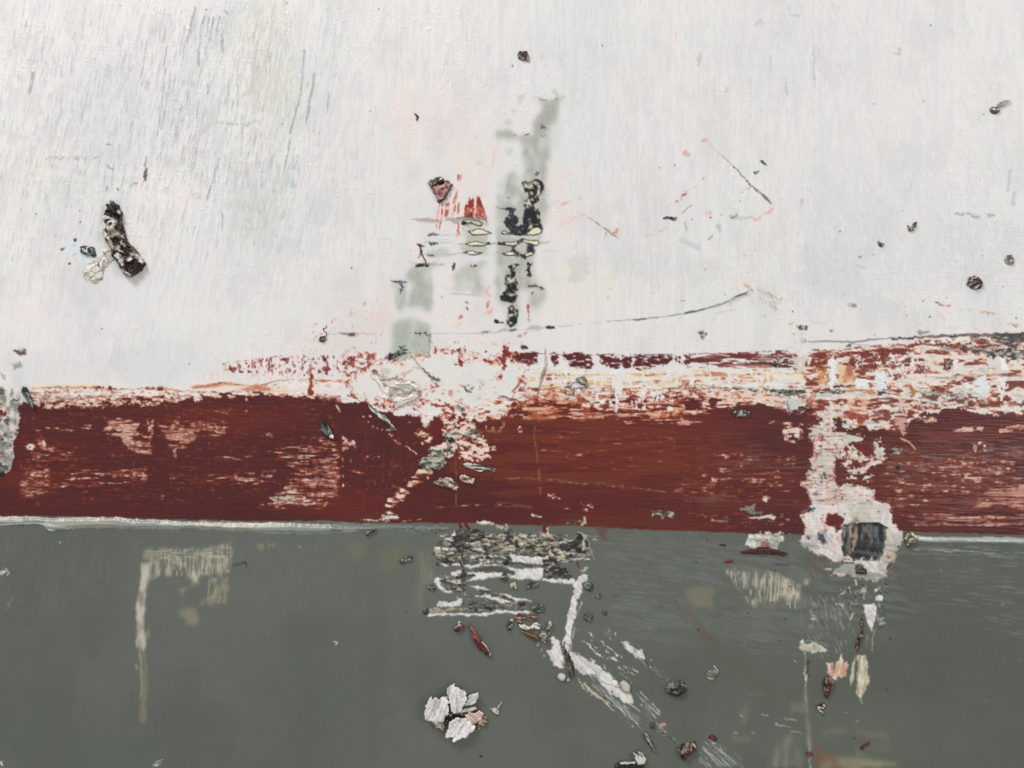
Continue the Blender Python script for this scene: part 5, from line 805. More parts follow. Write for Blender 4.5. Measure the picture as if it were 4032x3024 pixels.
    for s_ in ['330,270 430,200 460,150 470,230 360,260', '560,295 770,280 770,325 900,305 900,330 680,330 570,325', '205,350 380,360 370,390 210,385', '600,470 830,445 830,480 640,490', '590,485 640,465 700,480 680,495', '280,540 400,560 530,550 540,590 480,580 420,570 330,580', '760,490 860,500 900,540 760,560', '580,570 760,560 950,550 1040,590 900,570 760,590 640,620 600,600', '1130,440 1250,455 1380,470 1600,455 1590,490 1520,490 1530,560 1400,560 1160,530 1150,490', '1000,540 1080,580 1160,600 1190,620 1500,600 1540,620 1530,710 1500,745 1200,740 1110,720 1190,690 1160,640', '600,660 760,655 980,655 1110,660 1140,700 1000,720 900,720 760,745 600,770 700,700 620,690', '400,660 540,625 540,680 430,690', '230,730 300,710 340,720 280,760 300,820 370,880 430,880 420,905 330,900 260,830 215,780', '330,760 540,750 540,790 400,790', '1520,735 1920,740 1925,800 1700,780 1520,760', '640,820 760,820 900,860 840,870 700,850', '700,935 830,915 940,930 1100,1000 1150,1020 1150,1075 1100,1060 1000,1020 880,960 720,950', '280,1000 400,1020 460,1010 560,960 540,1060 400,1070 260,1075 250,1040', '470,960 520,940 480,970', '120,1185 160,1150 600,1150 850,1150 980,1110 1200,1125 1350,1115 1400,1150 1200,1160 980,1145 850,1185 500,1180 300,1175', '1000,905 1080,910 1160,950 1240,970 1380,990 1400,1010 1240,1000 1100,960']:
        wb(s_)
    for s_ in ['590,490 760,495 780,520 700,550 600,520', '1270,560 1500,575 1490,605 1280,590', '600,670 740,680 720,710 620,710']:
        wb(s_, (66, 67, 82), dry=(.8, 2, 8, 4, 0), h=-.6)
    dk = [(0, (50, 48, 52)), (.5, (74, 70, 70)), (.8, (120, 112, 102)), (1, (176, 168, 150))]
    for s_ in ['1540,500 1600,510 1700,560 1680,600 1800,640 1880,720 1560,720 1540,640', '370,790 560,830 540,850 400,830', '560,600 600,620 600,760 620,820 560,830 545,700', '700,860 860,860 1000,930 1160,960 1190,1010 1100,1000 860,930 840,950 690,900', '660,1080 780,1060 880,1040 1000,1060 1100,1080 1240,1110 980,1105 880,1130 660,1130', '1230,1000 1330,1020 1370,1100 1240,1110', '540,830 620,850 600,940 540,900', '320,760 540,800 540,830 380,810', '1160,380 1560,400 1600,440 1540,465 1380,450 1150,430', '350,440 560,420 560,540 380,500', '1700,240 1720,300 1620,270 1640,210', '1280,325 1440,320 1440,345 1280,350']:
        F(Pg('E', s_), None, mix=(8, 5, 0, dk), rag=3, rs=7, dry=(.85, 2.5, 10, 5, 0), soft=1, h=.6, lab=L_b)
    F(Pg('E', '700,600 880,575 990,580 1100,620 1180,640 1180,680 1000,650 700,650'), (82, 86, 80), rag=2.5, rs=7, soft=1, h=.3); F(Pg('E', '840,450 1000,440 1110,480 1060,540 960,520 850,490'), (84, 88, 82), rag=2.5, rs=7)
    for s_ in ['610,620 760,590 840,580', '380,700 560,690', '700,650 1000,640', '860,450 1080,460']:
        F(Ln('E', s_, 2), (100, 96, 84), a=.8, rag=2.5, rs=5, dry=(.7, 1.5, 7, 3, 0))
    rd = np.random.RandomState(21)
    for i in range(220):
        x = rd.uniform(300, 1850); y = rd.choice([210, 250, 300, 345, 380, 420, 470, 510])+rd.uniform(-14, 14)
        if y > 440 and x > 1130: x = rd.uniform(1560, 1850)
        c_ = [(44, 43, 47), (60, 56, 56), (120, 114, 98), (172, 164, 142), (206, 202, 194), (84, 86, 78), (216, 213, 208)][rd.randint(7)]
        F(Ln('E', '%d,%d %d,%d' % (x, y, x+rd.uniform(20, 90), y+rd.uniform(-8, 8)), rd.uniform(.8, 2)), c_, rag=1.8, rs=5, soft=.9, h=.5)
    for s_, f_, l_ in [('230,400 560,350 560,600 230,600', .25, 0), ('600,900 1200,950 1240,1100 620,1130', .3, 0), ('260,680 560,680 560,900 300,880', .3, 0)]:
        F(Pg('E', s_), None, mix=(8, 4, 8, [(0, (50, 48, 50)), (.6, (90, 86, 78)), (1, (176, 168, 150))]), dry=(f_, 5, 14, 3, 8), amp=10, soft=1, h=.5, lab=L_b)
    F(Ln('E', '560,150 560,400 560,700 570,1050', 3.2), None, mix=(6, 6, 90, dk), rag=2, rs=7, dry=(.8, 2, 10, 4, 90), h=.6, lab=L_b); F(Ln('E', '300,290 300,420', 1), (90, 84, 72), rag=1)
    F(Ln('E', '500,0 520,90 540,120', 3), (92, 42, 40), rag=2); F(Ln('E', '600,0 590,70 640,120', 4), (92, 42, 40), rag=2); F(Ln('E', '1540,60 1560,140 1590,80', [4, 4, 3]), (96, 44, 42), rag=2)
    for s_, w_, c_ in [('1080,140 1080,80 1110,110', 2, (150, 154, 146)), ('980,100 1040,125', 2.4, (190, 188, 168)), ('1585,120 1590,150 1610,230', 1.6, (210, 200, 180)), ('1610,190 1720,230', 1, (190, 184, 170)), ('2000,180 2040,220 2010,380', 2.4, (190, 186, 166)), ('1900,490 2090,495', 1.6, (216, 214, 200)), ('2050,230 2120,420 2150,490', 1.1, (150, 158, 150)), ('2080,220 2200,225', 1.2, (136, 142, 134)), ('2150,260 2180,268', 2, (176, 178, 168)), ('1740,410 1780,460', 3, (206, 196, 164)), ('1620,400 1640,450', 3, (200, 176, 156)), ('1700,470 1760,500 1850,520', 1.8, (190, 186, 170)), ('780,60 840,60', 4, (222, 206, 190)), ('850,45 930,70', 2.6, (206, 170, 150)), ('735,35 740,40', 2, (220, 206, 196))]:
        F(Ln('E', s_, w_), c_, rag=2, rs=5, soft=.9, h=.8)
    F(Pg('E', '1830,0 2040,0 2080,90 1960,80 1800,50'), None, mix=(8, 5, 0, [(0, (60, 58, 56)), (.6, (96, 96, 88)), (1, (190, 172, 150))]), rag=4, dry=(.8, 4, 9, 5, 0), soft=1, h=.8); F(Ln('E', '2040,0 2050,50 2000,70', 2.4), (200, 180, 150), rag=2, h=.8)
    F(Ln('E', '1940,530 1960,590', 1.6), (96, 44, 42)); F(Ov('E', 2080, 515, 9, 12), (80, 44, 44))
    # red threads over grey
    for s_ in ['1700,90 1720,180', '1750,420 1810,480 1850,530', '2060,600 2090,640', '1840,230 1900,320', '2100,470 2130,490', '2150,560 2200,640']:
        F(Ln('12', s_, 1.1), (116, 66, 60), a=.75, rag=1.5, dry=(.8, 1, 12, 2, 50))
    F(Pg('12', '1640,90 1720,90 1720,190 1680,180'), (110, 60, 56), a=.5, soft=3, rag=4)
    F(Pg('12', '1560,110 2212,110 2212,420 1700,330'), (112, 116, 110), a=.5, dry=(.16, 12, 34, 3, 10), soft=1.2)
    # --- white angular stroke and diagonal smears
    L_a = lb('angle', 'white_stroke', 'angular white palette knife stroke beside the scribbled block')
    F(Pg('E', '1930,760 2000,680 2040,665 2075,700 2060,780 2010,790 2005,900 1940,1000 1940,1130 1890,1300 1870,1480 1850,1600 1810,1640 1770,1600 1770,1480 1800,1380 1830,1150 1850,1090 1900,900 1920,850 1880,800'), wh, rag=2, rs=12, soft=1, h=1.8, lab=L_a)
    F(Ln('E', '2000,640 2040,620 2055,600', 2.4), (180, 182, 176), rag=2.5, rs=5, h=.9)
    F(Pg('E', '1990,1000 2030,1010 1980,1100 1930,1330 1900,1440 1870,1600 1860,1500 1900,1300 1930,1130'), (186, 190, 186), a=.9, dry=(.5, 3, 30, 2.4, 103), soft=1, h=.6)
    F(Pg('12', '1440,850 1490,830 1500,740 1520,740 1490,900 1450,920'), (206, 206, 204), a=.6, dry=(.6, 2, 20, 2, 100))
    L_w1 = lb('smear_w', 'white_smear', 'wide diagonal white smear running down to the right')
    ww = [(0, (196, 194, 188)), (1.5, (224, 221, 219))]
    F(Pg('F', '280,250 310,240 400,290 430,380 440,560 430,600 330,540 260,400 290,380 320,330'), None, rim=ww, rag=2.6, rs=7, soft=1, h=1.8, lab=L_w1)
    F(Pg('F', '480,400 530,405 700,490 810,545 880,605 970,680 1080,790 1190,895 1215,965 1150,985 1060,925 970,880 870,790 790,665 640,655 560,600 520,510'), None, rim=ww, rag=2.6, rs=9, soft=1, h=1.8, lab=L_w1)
    F(Ln('F', '820,690 900,750 1060,800', 1.4), (150, 146, 138), a=.8, rag=2, h=-1.4); F(Ln('F', '720,560 780,620 830,660', 1.6), (180, 170, 162), a=.7, rag=2); F(Ov('F', 960, 850, 14, 12), (110, 100, 96), rag=2); F(Ov('F', 630, 585, 12, 8), (160, 130, 124), rag=1.5)
    F(Pg('F', '620,560 800,680 900,830 1100,960 1300,1140 1480,1100 1320,900 1180,850 1380,1180 1200,1180 800,850 600,640'), (136, 140, 136), a=.75, dry=(.38, 9, 46, 2.2, 45), soft=1, h=.6)
    F(Pg('F', '600,640 860,800 1100,1000 1350,1240 1500,1080 1240,850 1400,1180 1230,1200 900,960 680,800'), (186, 190, 188), a=.9, dry=(.26, 7, 36, 1.9, 46), soft=.9, h=.8)
    F(Ln('F', '670,755 760,860 920,965', [2.2, 2.6, 1.4]), (206, 192, 164), rag=1.5, rs=9, soft=1, h=1.6, lab=lb('cream', 'cream_stroke', 'thin cream stroke under the diagonal white smear')); F(Ln('F', '690,745 800,840 900,930', 1.6), (84, 70, 62), a=.8, rag=1.5)
    lines = ['610,700 640,780 740,880', '850,810 900,880 1100,990 1300,1160', '940,960 1000,1000', '1020,990 1110,1090', '1030,1070 1190,1220', '1140,1090 1240,1180 1300,1260', '1180,970 1280,1070', '1250,930 1290,990', '1330,1010 1380,1060', '1270,850 1350,920 1500,1080', '1200,840 1280,900', '1380,980 1480,1080', '910,970 1030,1080', '1170,1130 1280,1230 1310,1270', '930,620 1000,700', '865,540 900,590', '1050,640 1150,700 1180,770', '520,400 600,430 660,480']
    for i, s_ in enumerate(lines):
        F(Ln('F', s_, 1.0 if i % 3 else 1.5), (196, 200, 200), a=.9, rag=1.6, rs=9, soft=.9, h=1, dry=(.85, 1, 14, 3, 45))
    for s_, w_ in [('640,280 720,340 800,420 870,470', [1, 2, 2.4, 1]), ('710,200 800,260 900,340 1000,410 1090,470', [1, 2, 1.4, 1.2, 1]), ('770,340 800,370', 1.6), ('890,440 940,480', 2.4), ('890,390 920,420', 1.6), ('960,470 1010,500', 2.6), ('1000,420 1020,450', 2.2), ('1040,570 1110,620', 1.8), ('1090,560 1140,600', 1.6), ('1130,620 1215,670', 1.8), ('1165,570 1250,630', 2.2), ('940,250 965,265', 1.4), ('995,200 1000,215', 1.4), ('910,150 940,190', 1.1), ('730,480 780,520', 2.8), ('870,560 890,580', 1.6), ('1370,480 1395,510', 1.4), ('1370,570 1430,575', 1.4), ('1400,600 1430,620', 1.4), ('750,280 770,295', 1.3), ('560,150 640,210', .7), ('1150,290 1190,330', 1.1), ('1240,340 1290,360 1330,420', 1.1), ('200,390 225,450', 1.4), ('2010,1360 2090,1400 2212,1500', 1)]:
        F(Ln('F', s_, w_), (204, 207, 205), rag=2, rs=6, soft=.9, h=1.1, dry=(.86, 1, 9, 4, 45))
    F(Pg('F', '900,330 1100,470 1060,480 900,370'), (150, 156, 148), a=.7, dry=(.5, 3, 30, 2, 40)); F(Pg('F', '880,180 960,200 940,240 870,210'), (130, 134, 126), a=.5, soft=3)
    L_w2 = lb('smear_x', 'white_smear', 'small white smear at the right end of the thin lines')
    F(Pg('F', '1070,290 1140,300 1200,360 1290,390 1330,490 1290,490 1210,450 1130,390'), None, rim=ww, rag=2.2, rs=7, soft=1, h=1.4, lab=L_w2); F(Ln('F', '1210,350 1220,410', 1), (90, 94, 88)); F(Ln('F', '1230,470 1290,500 1340,560 1380,610', [1, 1.6, 1.2, .8]), (136, 142, 136), rag=2, h=1)
    F(Ln('F', '1320,400 1350,540 1380,600', 1.2), (60, 66, 62), a=.8, rag=1)
    F(Pg('F', '1380,560 1470,590 1600,690 1560,760 1450,640'), (120, 122, 116), a=.8, rag=4, dry=(.5, 4, 9, 4, 45), h=.9)
    F(Pg('F', '1370,1150 1530,1170 1600,1290 1700,1380 1690,1420 1500,1340 1400,1300'), None, mix=(8, 5, 40, [(0, (66, 62, 60)), (.5, (104, 104, 100)), (.8, (150, 150, 146)), (1, (200, 200, 198))]), a=.9, rag=4, dry=(.6, 5, 12, 4, 42), soft=1, h=1)
    F(Ov('F', 1522, 1205, 22, 18), (206, 150, 130), rag=3, h=1)
    F(Pg('22', '130,1480 230,1480 480,1659 130,1659 80,1580'), (172, 180, 180), a=.75, dry=(.28, 7, 26, 2, 42), soft=.9, h=.7)
    # --- right part of grey: beige stains, upright pale line, red thread
    F(Pg('22', '250,370 400,370 600,380 700,420 780,470 760,680 740,620 690,590 560,590 430,620 440,570 560,540 400,470 280,420'), None, mix=(20, 12, 90, be), rag=5, rs=12, dry=(.86, 9, 26, 9, 92), amp=30, soft=7, lab=lb('stain', 'scraped_patch', 'beige scraped patch left of the upright pale line'))
    F(Pg('22', '560,400 690,430 740,560 620,560 590,480'), (182, 176, 156), a=.75, dry=(.6, 9, 30, 5, 92), soft=3.5)
    F(Pg('22', '20,520 120,460 200,510 180,620 60,600'), (124, 122, 104), a=.75, rag=6, soft=6); F(Pg('22', '770,430 820,430 815,480 775,490'), (168, 164, 146), a=.9, rag=3, dry=(.8, 3, 6, 4, 0))
    F(Pg('22', '560,1560 640,1450 760,1430 780,1659 560,1659'), (150, 144, 124), a=.7, rag=5, dry=(.7, 14, 40, 9, 92), soft=8); F(Pg('22', '890,1420 1060,1390 1080,1440 920,1460'), (130, 128, 108), a=.75, rag=4, soft=6, dry=(.75, 10, 26, 5, 0)); F(Pg('22', '880,1570 1120,1560 1440,1620 1440,1659 900,1659'), (150, 146, 120), a=.85, rag=5, dry=(.8, 12, 50, 6, 3), soft=6)
    F(Pg('22', '1090,1410 1300,1420 1360,1470 1200,1470'), (118, 116, 98), a=.7, rag=5, soft=4); F(Pg('22', '1130,1500 1360,1500 1340,1560 1120,1560'), (110, 108, 92), a=.6, rag=5, soft=5)
    F(Pg('22', '690,1240 790,1240 780,1300 700,1290'), (132, 118, 104), a=.6, rag=4, soft=3); F(Pg('22', '400,1230 430,1240 420,1360 380,1390 370,1310'), (124, 116, 100), a=.6, rag=4, soft=3); F(Pg('22', '310,1460 440,1440 420,1490 320,1490'), (124, 120, 104), a=.6, rag=4, soft=3)
    smear(S, Pg('22', '0,350 850,350 850,700 400,660 0,660'), 2, .8)
    for c_, cv in [((188, 182, 163), .3), ((104, 107, 99), .2)]:
        F(Pg('22', '270,375 600,385 770,470 755,660 600,590 430,600 300,440'), c_, a=.75, dry=(cv, 5, 24, 2.2, 93), amp=7, soft=1.2)
    F(Ln('22', '770,460 768,700 772,820 778,890', 2), (124, 123, 112), a=.85, rag=1.2, rs=12, soft=1.2, dry=(.85, 1.5, 20, 4, 90)); smear(S, Pg('22', '520,1380 1500,1380 1500,1659 520,1659'), 4, .85)
    F(Pg('22', '0,560 180,720 460,1080 640,1180 560,1180 300,1000 100,840 0,700'), (108, 86, 76), a=.7, rag=8, dry=(.5, 14, 50, 5, 50), soft=2.4, lab=lb('rust', 'rust_smear', 'faint rust smear drifting diagonally over the grey'))
    F(Pg('22', '600,1140 760,1160 790,1240 700,1220'), (104, 82, 74), a=.6, rag=6, dry=(.5, 8, 20, 5, 40), soft=2); F(Pg('22', '760,300 960,280 960,420 880,520 780,400'), (104, 84, 76), a=.6, rag=6, dry=(.45, 8, 14, 6, 60), soft=1.6); F(Ln('22', '420,1180 540,1178', 1), (140, 118, 100), a=.8)
    F(Pg('22', '825,1400 850,1430 880,1530 980,1590 1060,1659 840,1659'), (136, 84, 64), a=.75, rag=4, rs=12, dry=(.5, 10, 40, 4, 60), soft=4, lab=lb('rust2', 'rust_stain', 'rust orange stain at the foot of the upright pale line'))
    L_u = lb('uline', 'upright_line', 'upright pale line down the grey field')
    F(Ln('22', '770,460 768,700 772,820', [2.4, 2, 2]), (118, 116, 104), a=.8, rag=1.5, soft=1.6, h=.6, dry=(.85, 2, 20, 4, 90)); F(Ln('22', '782,890 795,960 790,1050 795,1150 805,1300 815,1400 822,1560 826,1659', [2.4, 2.2, 2.6, 1.4, 2.4, 3, 2.6, 2.6]), None, mix=(14, 5, 90, [(0, (112, 114, 106)), (.5, (140, 140, 128)), (1, (176, 174, 158))]), rag=1.5, rs=9, soft=1, h=.9, lab=L_u)
    F(Ln('22', '815,960 805,1010 815,1060', 2), (70, 72, 66), rag=2.5, rs=5, h=.8); F(Pg('22', '790,1060 810,1050 805,1110 790,1090'), (206, 204, 190), rag=1.5)
    F(Pg('22', '745,880 770,850 850,850 930,880 940,900 860,915 780,900'), None, mix=(14, 6, 0, [(0, (176, 174, 156)), (1, (212, 210, 194))]), rag=2.4, rs=7, soft=1, h=1.4, lab=lb('dab', 'cream_dab', 'cream dab of paint across the upright pale line'))
    F(Pg('22', '765,830 785,825 790,850 765,850'), (224, 224, 220), rag=2, h=.8); F(Ln('22', '800,830 900,850 940,870', 1), (136, 142, 136), rag=1)
    smear(S, Pg('22', '820,1380 1080,1500 1080,1659 835,1659'), 3, .8); smear(S, Pg('22', '0,540 640,1100 640,1200 200,1000 0,800'), 3, .7); smear(S, Pg('22', '280,1150 850,1150 850,1520 280,1520'), 3, .7)
    # drips under the square
    F(Pg('22', '1170,600 1250,590 1255,650 1225,780 1200,740 1185,680'), wh, rag=1.8, rs=7, soft=1, h=1.6, lab=lb('drip', 'white_drip', 'short white drip under the dark square')); F(Ln('22', '1240,770 1225,900', [1.6, 1]), (150, 148, 136), a=.9, rag=1.5)
    F(Pg('22', '1000,480 1330,470 1310,740 1250,780 1270,600 1180,580 1080,640 990,660'), None, mix=(8, 6, 70, [(0, (72, 70, 68)), (.5, (110, 108, 100)), (.8, (150, 150, 140)), (1, (206, 206, 198))]), a=.9, rag=5, dry=(.46, 7, 12, 5, 80), amp=16, soft=1, h=.8)
    F(Pg('22', '780,520 1100,560 1130,900 850,980 780,850'), (134, 138, 132), a=.75, dry=(.2, 12, 14, 3, 70), soft=1, h=.7)
    F(Ov('22', 1275, 555, 22, 20), (226, 226, 224), rag=2, h=1.4); F(Ov('22', 1255, 500, 14, 8), (210, 208, 200), rag=2, h=.8); F(Ov('22', 945, 368, 20, 8), (220, 220, 206), rag=2, h=.7); F(Ov('22', 842, 690, 18, 5), (216, 218, 208), rag=1.5, h=.7); F(Ov('22', 845, 672, 14, 3), (180, 184, 176)); F(Ln('22', '1085,700 1105,655', 1.4), (206, 206, 190)); F(Ov('22', 1285, 690, 14, 12), (150, 156, 160), rag=3)
    F(Ln('22', '1120,440 1125,470', 1.6), (216, 216, 206))
    F(Pg('22', '930,975 1070,960 1065,1060 1030,1090 1015,1060 980,1110 950,1060 940,1030'), None, mix=(24, 4, 100, [(0, (196, 140, 112)), (.4, (214, 190, 170)), (1, (222, 212, 196))]), rag=2.4, rs=7, soft=1, h=.9, dry=(.92, 3, 24, 4, 100), lab=lb('comb', 'pink_streaks', 'pinkish combed streaks below the dark square'))
    F(Pg('22', '1115,930 1110,1080 1085,1130 1085,1060 1105,960'), (190, 184, 160), rag=1.5, soft=1, h=.8); F(Pg('22', '1130,930 1190,930 1210,1100 1150,1215 1125,1180 1130,1040'), None, mix=(40, 4, 97, [(0, (160, 150, 126)), (.5, (202, 194, 170)), (1, (222, 216, 200))]), rag=1.8, rs=8, soft=1, h=1, lab=lb('wedge', 'cream_wedge', 'pointed cream wedge below the white drip')); F(Ln('22', '1195,800 1195,960', [2, 3]), (140, 140, 128), a=.7, dry=(.6, 2, 14, 3, 90))
    F(Pg('22', '1030,920 1045,960 1020,960'), (222, 214, 198), rag=2)
    for s_ in ['600,1370 640,1385 700,1390', '660,1340 740,1350', '340,1430 350,1435', '700,1420 770,1430', '370,1310 385,1320', '510,1310 550,1320', '1120,1355 1145,1362', '400,850 402,855', '1150,1200 1165,1240', '720,960 735,975', '1050,1300 1060,1305', '445,1435 465,1425', '600,1640 605,1642']:
        F(Ln('22', s_, 1), (176, 180, 172), a=.8, rag=1.6, rs=6, soft=.9, h=.8)
    for x, y in [(600, 382), (665, 697), (103, 762), (630, 832), (1345, 820), (578, 588), (155, 185), (690, 482), (700, 485), (1990, 1195), (1110, 1465), (1320, 1150), (88, 325), (680, 610), (1170, 475), (420, 655)]:
        F(Ov('22', x, y, 6, 5, 30), (52, 48, 48), rag=1, rs=4, soft=.8, h=.8)
    F(Pg('22', '240,205 280,205 275,218 245,218'), (44, 36, 36), rag=1.5, h=.8); F(Pg('22', '260,320 320,310 330,320 300,328 265,328'), (94, 44, 42), rag=1.5, h=.8); F(Ln('22', '370,310 470,300 680,330', [.8, 1.4, 1.4]), (104, 116, 108), rag=1, h=.8, a=.8); F(Ln('22', '600,340 690,345', 1.4), (60, 64, 60), a=.8)
    F(Ov('22', 1315, 470, 18, 9), (92, 42, 42), rag=2.5, h=.9); F(Ov('12', 905, 1580, 14, 8, 20), (58, 44, 44), rag=1.5, h=.9); F(Ov('12', 420, 650, 7, 6), (72, 70, 62))
    F(Pg('12', '110,40 200,30 240,50 260,0 340,0 400,50 300,60 180,55'), None, mix=(14, 5, 5, [(0, (206, 190, 170)), (1, (224, 220, 214))]), rag=3, rs=7, dry=(.85, 3, 18, 4, 0), soft=1, h=.8); F(Ln('12', '400,60 520,45', 1.2), (216, 196, 176), dry=(.7, 1, 10, 3, 0)); F(Pg('12', '900,65 960,60 970,80 910,82'), (224, 214, 204), rag=2, h=.8); F(Ln('12', '1240,20 1290,30', 1.6), (222, 196, 176), rag=2)
    F(Pg('12', '2010,0 2150,0 2150,40 2060,50 2000,30'), None, mix=(7, 5, 0, [(0, (60, 54, 52)), (.5, (120, 120, 108)), (1, (212, 200, 182))]), rag=4, dry=(.8, 3, 8, 4, 0), soft=1, h=.8)
    # --- pale worn column at the far left edge
    L_e = lb('leftcol', 'grey_column', 'narrow pale worn column at the left end of the red band')
    F(Pg('01', '-180,900 0,890 60,870 130,880 150,940 120,1000 125,1050 100,1180 70,1380 30,1400 -180,1380'), None, mix=(12, 8, 90, [(0, (126, 128, 122)), (.35, (166, 164, 156)), (.7, (196, 190, 182)), (1, (216, 210, 204))]), rag=4, rs=9, soft=1.2, h=.9, lab=L_e)
    for s_ in ['-180,950 20,940 40,1030 0,1080 -180,1090', '-180,1100 0,1090 10,1160 -180,1180', '0,1290 60,1280 50,1310 0,1320']:
        F(Pg('01', s_), None, mix=(12, 5, 0, [(0, (100, 46, 42)), (.6, (170, 90, 72)), (1, (216, 170, 156))]), rag=4, rs=8, dry=(.8, 4, 14, 5, 0), soft=1)
    for x, y, rx, ry in [(8, 870, 26, 20), (85, 940, 28, 18), (55, 1070, 22, 26), (50, 1165, 34, 16), (10, 1190, 18, 20), (40, 1230, 34, 18), (10, 1265, 20, 12), (20, 1370, 44, 26), (0, 960, 14, 14)]:
        F(Ov('01', x, y, rx, ry), None, mix=(6, 5, 0, [(0, (70, 73, 76)), (.5, (104, 106, 106)), (1, (150, 150, 144))]), rag=3.4, rs=6, soft=1.2, h=.5)
    F(Ov('01', 15, 1420, 22, 20), (48, 40, 42), rag=3, h=.8)
    F(Pg('01', '85,700 150,700 150,860 80,860'), (206, 210, 208), a=.7, rag=4, soft=3); F(Ov('01', 115, 708, 34, 22), (150, 156, 154), rag=4, rs=6, soft=2, a=.9); F(Pg('01', '85,610 165,595 170,640 130,655'), None, mix=(6, 5, 0, [(0, (70, 62, 66)), (.6, (140, 132, 134)), (1, (200, 190, 190))]), rag=2.5, rs=6, soft=1, h=.6)
    F(Ln('01', '0,760 30,790', 2), (150, 154, 154), a=.7, rag=3)
    # blue-tinged spot beside the big brown crust
    F(Pg('A', '250,880 420,850 560,1000 740,1130 640,1200 520,1260 460,1160 300,1080 200,1040'), (212, 219, 225), a=.8, rag=4, soft=3); F(Pg('A', '480,1060 560,1080 700,1140 640,1180 520,1190'), (176, 200, 214), a=.8, rag=3, rs=7, soft=2)
    F(Pg('A', '385,845 450,840 430,900 400,890'), (58, 60, 64), rag=1.2, h=.7); F(Pg('A', '140,1020 240,1000 200,1050'), (84, 96, 116), rag=1.2, h=.6); F(Ln('A', '370,1130 430,1095', .7), (130, 144, 160)); F(Ov('A', 312, 1268, 25, 18), (92, 84, 84), rag=1, rs=4, h=.7); F(Ov('A', 385, 965, 14, 14), (130, 136, 144), rag=1)
    F(Ov('00', 1065, 985, 26, 60), None)
    wl = sst(170, 205, S.col.mean(-1))*(Y > 1150)
    v1 = fbm(X, Y, 16, 4, 55, 4, 401); v2 = fbm(X, Y, 7, 7, 0, 3, 403)
    S.col -= (wl*(sst(.45, 1, v1)*26+(v2-.5)*8))[..., None]*np.array((1, 1, 1.05), np.float32); S.h += wl*(v1-.5)*1.1
    lum = S.col.mean(-1, keepdims=True); spread = (S.col.max(-1)-S.col.min(-1))
    k = (.16*sst(30, 80, spread)*sst(95, 150, S.col[..., 0]))[..., None]
    S.col[:] = S.col+(lum-S.col)*k
    # paint edges are never razor sharp: one light blend over everything
    c = S.col; c = (np.roll(c, 1, 0)+2*c+np.roll(c, -1, 0))/4; c = (np.roll(c, 1, 1)+2*c+np.roll(c, -1, 1))/4
    S.col[1:-1, 1:-1] = .35*S.col[1:-1, 1:-1]+.65*c[1:-1, 1:-1]

# ---------------------------------------------------------------- meshes and materials
def material(name, kind):
    m = bpy.data.materials.new(name); m.use_nodes = True; nt = m.node_tree; N = nt.nodes; L = nt.links
    b = N['Principled BSDF']
    a = N.new('ShaderNodeAttribute'); a.attribute_name = 'Pigment'
    r = N.new('ShaderNodeAttribute'); r.attribute_name = 'Roughness'
    tc = N.new('ShaderNodeTexCoord'); mp = N.new('ShaderNodeMapping')
    L.new(tc.outputs['Object'], mp.inputs[0])
    sc = {'upright': (2600, 2600, 260), 'sideways': (260, 2600, 2600), 'grain': (1500, 1500, 1500)}[kind]
    mp.inputs['Scale'].default_value = sc
    if kind == 'upright': mp.inputs['Rotation'].default_value = (0, math.radians(4), 0)
    n = N.new('ShaderNodeTexNoise'); n.inputs['Scale'].default_value = 1; n.inputs['Detail'].default_value = 3
    L.new(mp.outputs[0], n.inputs['Vector'])
    n2 = N.new('ShaderNodeTexNoise'); n2.inputs['Scale'].default_value = 2300; n2.inputs['Detail'].default_value = 2
    L.new(tc.outputs['Object'], n2.inputs['Vector'])
    ad = N.new('ShaderNodeMath'); ad.operation = 'ADD'; L.new(n.outputs[0], ad.inputs[0]); L.new(n2.outputs[0], ad.inputs[1])
    # small pigment variation
    mr = N.new('ShaderNodeMapRange'); mr.inputs['From Min'].default_value = .6; mr.inputs['From Max'].default_value = 1.4
    mr.inputs['To Min'].default_value = .955; mr.inputs['To Max'].default_value = 1.045
    L.new(ad.outputs[0], mr.inputs['Value'])
    vm = N.new('ShaderNodeVectorMath'); vm.operation = 'SCALE'; L.new(a.outputs['Color'], vm.inputs[0]); L.new(mr.outputs[0], vm.inputs['Scale'])
    L.new(vm.outputs[0], b.inputs['Base Color'])
    L.new(r.outputs['Fac'], b.inputs['Roughness'])
    bu = N.new('ShaderNodeBump'); bu.inputs['Strength'].default_value = {'upright': .08, 'sideways': .14, 'grain': .10}[kind]; bu.inputs['Distance'].default_value = .0003
    L.new(ad.outputs[0], bu.inputs['Height']); L.new(bu.outputs[0], b.inputs['Normal'])
    b.inputs['IOR'].default_value = 1.48
    return m
M_UP = material('brushed_white_oil_paint', 'upright'); M_SIDE = material('dragged_red_oil_paint', 'sideways'); M_GR = material('smooth_grey_oil_paint', 'grain'); M_CH = material('dried_paint_chip', 'grain')
GAIN = 1.0   # pigment values are given as sRGB under white light, the surface gloss taken off
def lin(c):
    c = np.clip(c/255., 0, 1)
    return np.maximum(np.where(c <= .04045, c/12.92, ((c+.055)/1.055)**2.4)-.017, .006)*GAIN
